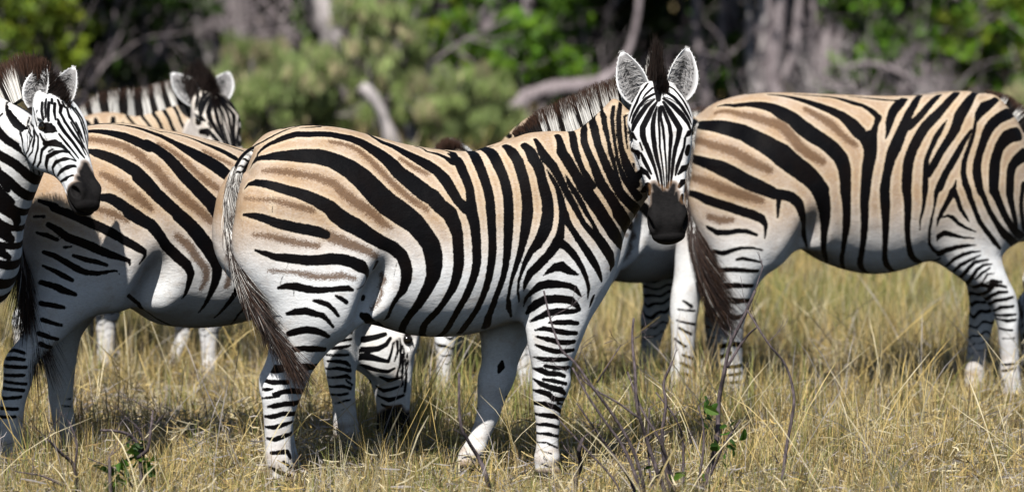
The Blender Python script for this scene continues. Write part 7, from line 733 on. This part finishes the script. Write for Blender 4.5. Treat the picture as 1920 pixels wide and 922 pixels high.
tree('bare_tree', 'straight grey trunk above the main zebra left ear', 1062, 39.6, [(1064, 300), (1066, 200), (1060, 110), (1058, 20), (1050, -240)], [.085, .08, .08, .075, .05], (0, 1.8, 4.4, 3.2, 2.6), 4200, .07, EVER+FRESH, 133, BARK, G3, [([(1062, 90), (1030, 50), (985, 20), (940, -60)], [.045, .04, .035, .02])])
spec_ = [(1386, 40, 'first grey stem from the left in the thicket right of the main zebra', 0.075, -14), (1424, 38.2, 'thick pale grey stem in the thicket above the right zebra rump', .085, 8), (1468, 37.6, 'tallest pale grey stem in the middle of the thicket', .085, -8), (1500, 38.6, 'crooked grey stem leaning in the thicket above the right zebra back', .07, 16), (1545, 38.0, 'short thick grey stem at the right end of the thicket', .09, 4), (1330, 38.4, 'pale slim trunk just right of the main zebra right ear', .055, -10)]
for k, (px, d, lab_, r, ln) in enumerate(spec_):
    rg = np.random.default_rng(140+k); j = lambda: rg.normal(0, 7)
    tree('bare_tree', lab_, px, d, [(px, 300), (px+j(), 220), (px+ln*.5+j(), 140), (px+ln+j(), 60), (px+ln*1.6+j(), -40), (px+ln*2, -240)], [r*.95, r*.85, r*.8, r*.72, r*.62, r*.4], (0, 2.4, 4.2, 2.4, 2.2), 2200, .07, EVER+FRESH, 150+k, PALE if k == 1 else BARK, G3,
      [([(px+2, 150), (px+22+j(), 90), (px+30+j(), 20), (px+36, -70)], [r*.5, r*.45, r*.4, r*.2]), ([(px, 190), (px-18+j(), 120), (px-26+j(), 40), (px-30, -60)], [r*.5, r*.42, r*.36, r*.2])])
for k, (px, d, lab_) in enumerate([(1362, 39.4, 'thin dark stem at the left edge of the thicket'), (1408, 39.8, 'thin dark stem between the two left grey stems of the thicket'), (1446, 39.2, 'thin dark stem left of the tallest pale grey stem'), (1522, 39.6, 'thin dark stem behind the crooked grey stem'), (1585, 39.0, 'thin dark stem at the right end of the thicket'), (1735, 39.4, 'thin dark stem left of the elbowed grey limb'), (1852, 39.6, 'thin dark stem right of the elbowed grey limb'), (1268, 39.4, 'thin dark stem above the main zebra forelock'), (880, 39.6, 'thin dark stem left of the tall forked trunk')]):
    rg = np.random.default_rng(240+k); j = lambda: rg.normal(0, 9)
    tree('bare_tree', lab_, px, d, [(px, 300), (px+j(), 200), (px+j(), 110), (px+j(), 30), (px+j()*2, -60), (px+j()*3, -240)], [.036, .033, .031, .028, .024, .014], (0, 2.4, 4.2, 1.8, 1.8), 900, .07, EVER+FRESH, 260+k, DARKB, G3, [([(px, 130), (px+25+j(), 70), (px+40+j(), -10)], [.018, .015, .01])])
tree('bare_tree', 'bent grey limb making an elbow above the right zebra withers', 1690, 38.6, [(1690, 290), (1712, 190), (1752, 140), (1800, 95), (1812, 70), (1796, 20), (1780, -60), (1775, -220)], [.075, .07, .068, .065, .062, .058, .05, .035], (.3, 2.4, 4.0, 2.2, 2.0), 2600, .07, EVER+FRESH, 160, BARK, G3, [([(1806, 80), (1850, 40), (1890, -10), (1930, -80)], [.045, .04, .035, .02])])
tree('bare_tree', 'grey trunk in the top right corner of the wood', 1905, 39.4, [(1902, 300), (1904, 200), (1912, 90), (1900, 20), (1880, -40), (1870, -220)], [.085, .08, .075, .07, .06, .04], (0, 2.4, 4.0, 2.6, 2.4), 3000, .07, EVER+YEL, 161, DARKB, G3)
tree('bare_tree', 'grey trunk hidden in the dark leaves at the far left', 120, 41.0, [(120, 290), (118, 180), (128, 60), (120, -40), (115, -240)], [.10, .09, .085, .08, .05], (0, 1.6, 4.6, 4.2, 3.2), 7000, .07, EVER, 162, DARKB, G3)
tree('bare_tree', 'grey trunk behind the tangle of bare twigs', 455, 41.0, [(455, 290), (462, 180), (450, 60), (440, -40), (450, -240)], [.085, .08, .075, .07, .05], (0, 2.4, 4.6, 3.8, 3.0), 5200, .07, EVER, 163, BARK, G3)
tree('bare_tree', 'dark trunk behind the green bush in the middle', 790, 43.0, [(790, 280), (784, 180), (795, 60), (790, -40), (795, -240)], [.10, .09, .085, .08, .05], (0, 2.0, 4.8, 4.6, 3.4), 8000, .07, EVER+DEEP_SHADE, 164, DARKB, G3)
tree('bare_tree', 'dark trunk behind the fallen branches on the right', 1600, 43.0, [(1600, 280), (1590, 180), (1602, 60), (1596, -40), (1600, -240)], [.10, .09, .085, .08, .05], (0, 2.0, 4.8, 5.0, 3.4), 8000, .07, EVER+DEEP_SHADE, 165, DARKB, G3)
# pale leaning trunk, stump, logs, bare twiggy bushes
def wood_thing(name, label, cat, px, d, tubes, mat, group=None, part='trunk'):
    b = ground_pt(px, d); W = Wood()
    for L, r in tubes: W.tube([((x-960)*d/FPX, d+dy, row_z(y, d)) for x, y, dy in [(p+(0,))[:3] for p in L]], r, 10)
    o = W.build(name, mat); tag(o, label, cat, group); return o
wood_thing('leaning_trunk', 'pale whitish leaning trunk above the olive shrubs', 'trunk', 620, 38.6, [([(668, 290), (655, 180), (640, 105), (615, 40), (585, -20), (540, -120)], [.07, .09, .11, .125, .10, .08])], PALE)
wood_thing('tree_stump', 'pale broken stump leaning left behind the main zebra back', 'stump', 720, 35.6, [([(748, 310), (733, 255), (716, 210), (690, 172), (676, 160)], [.055, .05, .046, .05, .03])], PALE)
wood_thing('tree_stump', 'small pale stump right of the leaning broken one', 'stump', 775, 36.0, [([(778, 310), (776, 262), (772, 232), (768, 222)], [.05, .048, .045, .02])], PALE)
for k, (lab_, px, L) in enumerate([('long grey branch lying over the other fallen branches on the right', 1650, [(1580, 128), (1625, 118), (1680, 132), (1740, 165), (1790, 205)]), ('crooked fallen grey branch crossing under the long grey one', 1670, [(1600, 190), (1640, 160), (1690, 118), (1720, 84), (1728, 60)]), ('lower fallen grey branch above the right zebra back', 1640, [(1585, 160), (1640, 150), (1690, 162), (1730, 172), (1760, 168)])]):
    wood_thing('fallen_branch', lab_, 'branch', px, 37.4+.25*k, [(L, [.014, .022, .026, .022, .01])], BARK, 'fallen branches in the wood')
def twig_bush(label, px, d, w, h, n, seed, mat, depth=3):
    rng = np.random.default_rng(seed); b = ground_pt(px, d); W = Wood()
    for _ in range(n): branchy(W, rng, (b.x+rng.normal(0, w*.35), d+rng.normal(0, w*.25), rng.uniform(-.05, .3)), (rng.normal(0, .8), rng.normal(0, .4), 1), h*rng.uniform(.35, .6), .018, depth, .75, 5, None, .18, .1)
    o = W.build('leafless_bush', mat); tag(o, label, 'bush', 'leafless twiggy bushes'); return o
twig_bush('broad tangle of leafless grey twigs above the listening zebra', 450, 38.4, .6, 1.7, 13, 171, BARK)
twig_bush('leafless pale twigs left of the pale leaning trunk', 545, 38.9, .8, 1.9, 10, 172, PALE)
twig_bush('leafless grey twigs above the fallen branches on the right', 1715, 37.3, .9, 1.3, 14, 173, BARK)
twig_bush('low grey tangle of twigs in front of the fallen branches', 1655, 37.0, .8, .9, 14, 176, PALE)
twig_bush('leafless grey twigs between the straight trunk and the main zebra ears', 1130, 38.4, .9, 1.6, 9, 174, BARK)
twig_bush('leafless grey twigs around the foot of the stem thicket', 1440, 37.2, .9, 1.0, 9, 175, BARK, 2)
# far wood that closes the view
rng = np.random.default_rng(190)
C = np.concatenate([clumps(rng, 240, (0, 49, 2.6), (13, 2.2, 2.6), .75), clumps(rng, 120, (0, 45, 4.3), (12, 2.0, .9), .7), clumps(rng, 220, (0, 46.5, .7), (12, 1.0, .9), .5), clumps(rng, 260, (0, 53, 2.0), (15, 1.5, 2.4), .9)])  # second clump set: unseen overhead canopy, added to shade what lies beneath
o = leaf_obj('far_wood', leaves(rng, C, 100000, .17, DEEP_SHADE+EVER[:1], 1.5)); tag(o, 'dark shaded wood closing the view behind the trees', 'wood', kind='stuff')

# ---------------------------------------------------------------- the herd
HERD = 'zebras of the herd'
GEN = dict(torso=BANDS_main['torso'], brown=BANDS_main['brown'], **BANDS_face)
z = build_zebra('zebra', (-.366, 17.92, 0), 14, 1, SPEC_main, BANDS_main, .012, 1, 1, 1.0, 1); tag(z, 'whole zebra in the middle turning its face to the camera', 'zebra', HERD)
z = build_zebra('zebra', (1.573, 20.4, 0), 15, 1, SPEC_right, BANDS_right, .014, 1, 2); tag(z, 'broad striped zebra walking out of the right edge with lowered head', 'zebra', HERD)
z = build_zebra('zebra', (-1.187, 18.6, 0), 25, 1, SPEC_graze, BANDS_graze, .014, 1, 3); tag(z, 'grazing zebra whose rump lies under the young zebra muzzle', 'zebra', HERD)
z = build_zebra('zebra', (-2.655, 17.86, 0), -10, 1, SPEC_young, dict(torso=BANDS_main['torso'], **BANDS_young), .013, 1, 4, 1.0, 1); tag(z, 'young zebra at the left edge with reddish mane and only head and neck in view', 'zebra', HERD)
z = build_zebra('zebra', (-2.30, 21.5, 0), 0, .92, SPEC_far_alert, GEN, .016, 1, 5, .8, 1); tag(z, 'zebra with black tipped mane standing behind the grazing one, ears spread', 'zebra', HERD)
z = build_zebra('zebra', (.49, 20.45, 0), 45, .95, SPEC_far_belly, GEN, .018, 1, 6, .4); tag(z, 'zebra mostly hidden behind the main one, its pale belly under the main zebra muzzle', 'zebra', HERD)
z = build_zebra('zebra', (-.365, 20.75, 0), 86, .805, SPEC_foal_away, GEN, .018, 1, 7, .5); tag(z, 'foal behind the main zebra with one small ear showing over its back', 'zebra', HERD)
z = build_zebra('zebra', (-1.76, 21.3, 0), 0, .80, SPEC_foal_side, GEN, .018, 1, 8, .3); tag(z, 'foal behind the grazing zebra with only its legs showing under the belly', 'zebra', HERD)
z = build_zebra('zebra', (3.06, 21.2, 0), 180, .9, SPEC_foal_right, GEN, .02, 1, 9, .4); tag(z, 'grazing foal outside the right edge with only an ear tip in view', 'zebra', HERD)

# ---------------------------------------------------------------- foreground twigs and saplings
def px3(d, L, rng, yj=.03): 
    y = 0; out = []
    for x, py in L:
        y += rng.normal(0, yj); out.append(((x-960)*d/FPX, d+y, row_z(py, d)))
    return out
def leaf_plane(rng, pts, n, size, pal, rad):
    pts = np.array(pts); k = rng.integers(0, len(pts), n); c = pts[k]+rng.normal(0, rad*.45, (n, 3)); V, F_, Cc = [], [], []
    f = np.linspace(0, 2*np.pi, 10, endpoint=False); pal = np.array(pal)
    for i in range(n):      # oval leaves folded along the midrib
        a = unit(rng.normal(0, 1, 3)+np.array((0, 0, .5))); b = unit(np.cross(a, rng.normal(0, 1, 3))); m = np.cross(a, b); L = size*rng.uniform(.6, 1.3)
        w = np.sin(f)*.27*L*(1-.35*np.cos(f)); P_ = c[i]+a*((np.cos(f)+1)*.5*L)[:, None]+b*w[:, None]+m*(np.abs(w)*.45-.15*L*((np.cos(f)+1)*.5)**2)[:, None]
        V.append(np.concatenate([P_, [c[i]+a*L*.5-m*L*.04]])); q = np.arange(10); F_.append(np.stack([q, (q+1) % 10, np.full(10, 10)], 1)+11*i); Cc.append(np.repeat(pal[rng.integers(0, len(pal))][None]*rng.uniform(.7, 1.3), 11, 0))
    return np.concatenate(V), np.concatenate(F_), np.concatenate(Cc)
def dry_shrub(name, label, cat, d, stems, seed, group=None, leaf=None, mat=None, base=None):
    rng = np.random.default_rng(seed); W = Wood(); P3 = [(px3(d, L, rng), r) for L, r in stems]
    b = base or P3[0][0][-1]; e = empty(name, (b[0], b[1], 0)); tag(e, label, cat, group)
    for p, r in P3:
        p = [np.array(q)-np.array((b[0], b[1], 0)) for q in p]; W.tube(p, np.linspace(r*.7, r*1.5, len(p)), 7)
        for _ in range(2):
            k = rng.integers(0, len(p)-1); branchy(W, rng, p[k], (rng.normal(0, .8), rng.normal(0, .4), .7), rng.uniform(.05, .13), r*.35, 1, .6, 5)
    W.build('stems', mat or TWIG, e)
    if leaf:
        pts, n, size = leaf; L = px3(d, pts, rng, .02); leaf_obj('leaves', leaf_plane(rng, [np.array(q)-np.array((b[0], b[1], 0)) for q in L], n, size, [(.05, .12, .015), (.09, .17, .02), (.03, .075, .012)], .035), e)
    return e
dry_shrub('dry_shrub', 'tall grey twiggy shrub with few green leaves in front of the right zebra tail', 'shrub', 17.1, [
  ([(1190, 600), (1187, 640), (1192, 700), (1195, 760), (1215, 830), (1235, 890), (1262, 960)], .006), ([(1418, 545), (1395, 600), (1372, 650), (1362, 700), (1352, 760), (1348, 830), (1330, 900), (1290, 970)], .0075),
  ([(1424, 612), (1400, 640), (1366, 690)], .004), ([(1402, 580), (1440, 640), (1472, 680), (1487, 720), (1490, 760), (1478, 830), (1467, 900), (1455, 960)], .005),
  ([(1262, 678), (1246, 720), (1250, 760), (1243, 820), (1250, 880), (1270, 960)], .006), ([(1232, 740), (1270, 790), (1285, 850), (1280, 960)], .004), ([(1310, 760), (1320, 800), (1318, 860), (1300, 960)], .004),
  ([(1178, 700), (1205, 770), (1240, 830), (1262, 900), (1272, 960)], .005), ([(1220, 770), (1218, 830), (1222, 900), (1240, 960)], .004), ([(1390, 790), (1360, 830), (1340, 880), (1300, 960)], .004)], 201, None,
  ([(1330, 775), (1325, 795), (1370, 810), (1382, 830), (1345, 850), (1262, 880), (1250, 900), (1225, 880), (1372, 865), (1330, 900)], 34, .050), base=(.56, 17.1, 0))
dry_shrub('dry_shrub', 'sparse lilac grey twigs arching left in front of the main zebra foreleg', 'shrub', 16.9, [
  ([(1020, 548), (1032, 600), (1052, 655), (1078, 680), (1108, 720), (1150, 780), (1185, 840), (1205, 900), (1215, 960)], .0048), ([(1074, 690), (1102, 740), (1135, 790), (1170, 840), (1195, 900), (1205, 960)], .005),
  ([(1062, 700), (1068, 690), (1110, 730), (1160, 760), (1200, 790)], .003), ([(1082, 760), (1120, 815), (1150, 860), (1185, 910), (1200, 960)], .0045), ([(1165, 650), (1120, 720)], .0025), ([(1050, 790), (1095, 840), (1150, 900), (1180, 960)], .0035)], 202)
dry_shrub('dry_stick', 'single dark curved stick in front of the main zebra rear foreleg', 'stick', 16.9, [([(860, 700), (862, 790), (876, 828), (897, 866), (910, 895), (922, 950)], .0065)], 203, 'bare sticks in the grass')
dry_shrub('dry_stick', 'thick grey broken stick right of the main zebra front hoof', 'stick', 16.9, [([(1094, 826), (1086, 852), (1090, 882), (1080, 918), (1078, 960)], .0085)], 204, 'bare sticks in the grass')
dry_shrub('dry_stick', 'pair of thin bare sticks at the bottom left', 'stick', 16.9, [([(84, 826), (105, 855), (128, 886), (134, 950)], .006), ([(124, 794), (138, 838), (133, 880), (134, 930)], .004), ([(20, 888), (70, 900), (110, 920)], .003)], 205, 'bare sticks in the grass')
dry_shrub('leafy_sapling', 'small sapling with dark stem and glossy green leaves at the bottom left', 'sapling', 16.9, [([(182, 811), (210, 812), (236, 823), (252, 846), (256, 880), (258, 960)], .006), ([(284, 770), (282, 800), (276, 838), (256, 858)], .005), ([(200, 858), (202, 890), (204, 950)], .006), ([(248, 800), (262, 830), (258, 870)], .005), ([(160, 862), (220, 890), (250, 930)], .003)], 206, None,
  ([(206, 905), (212, 895), (232, 868), (228, 880), (272, 880), (274, 896), (246, 850), (262, 862), (216, 915), (240, 905)], 40, .050))
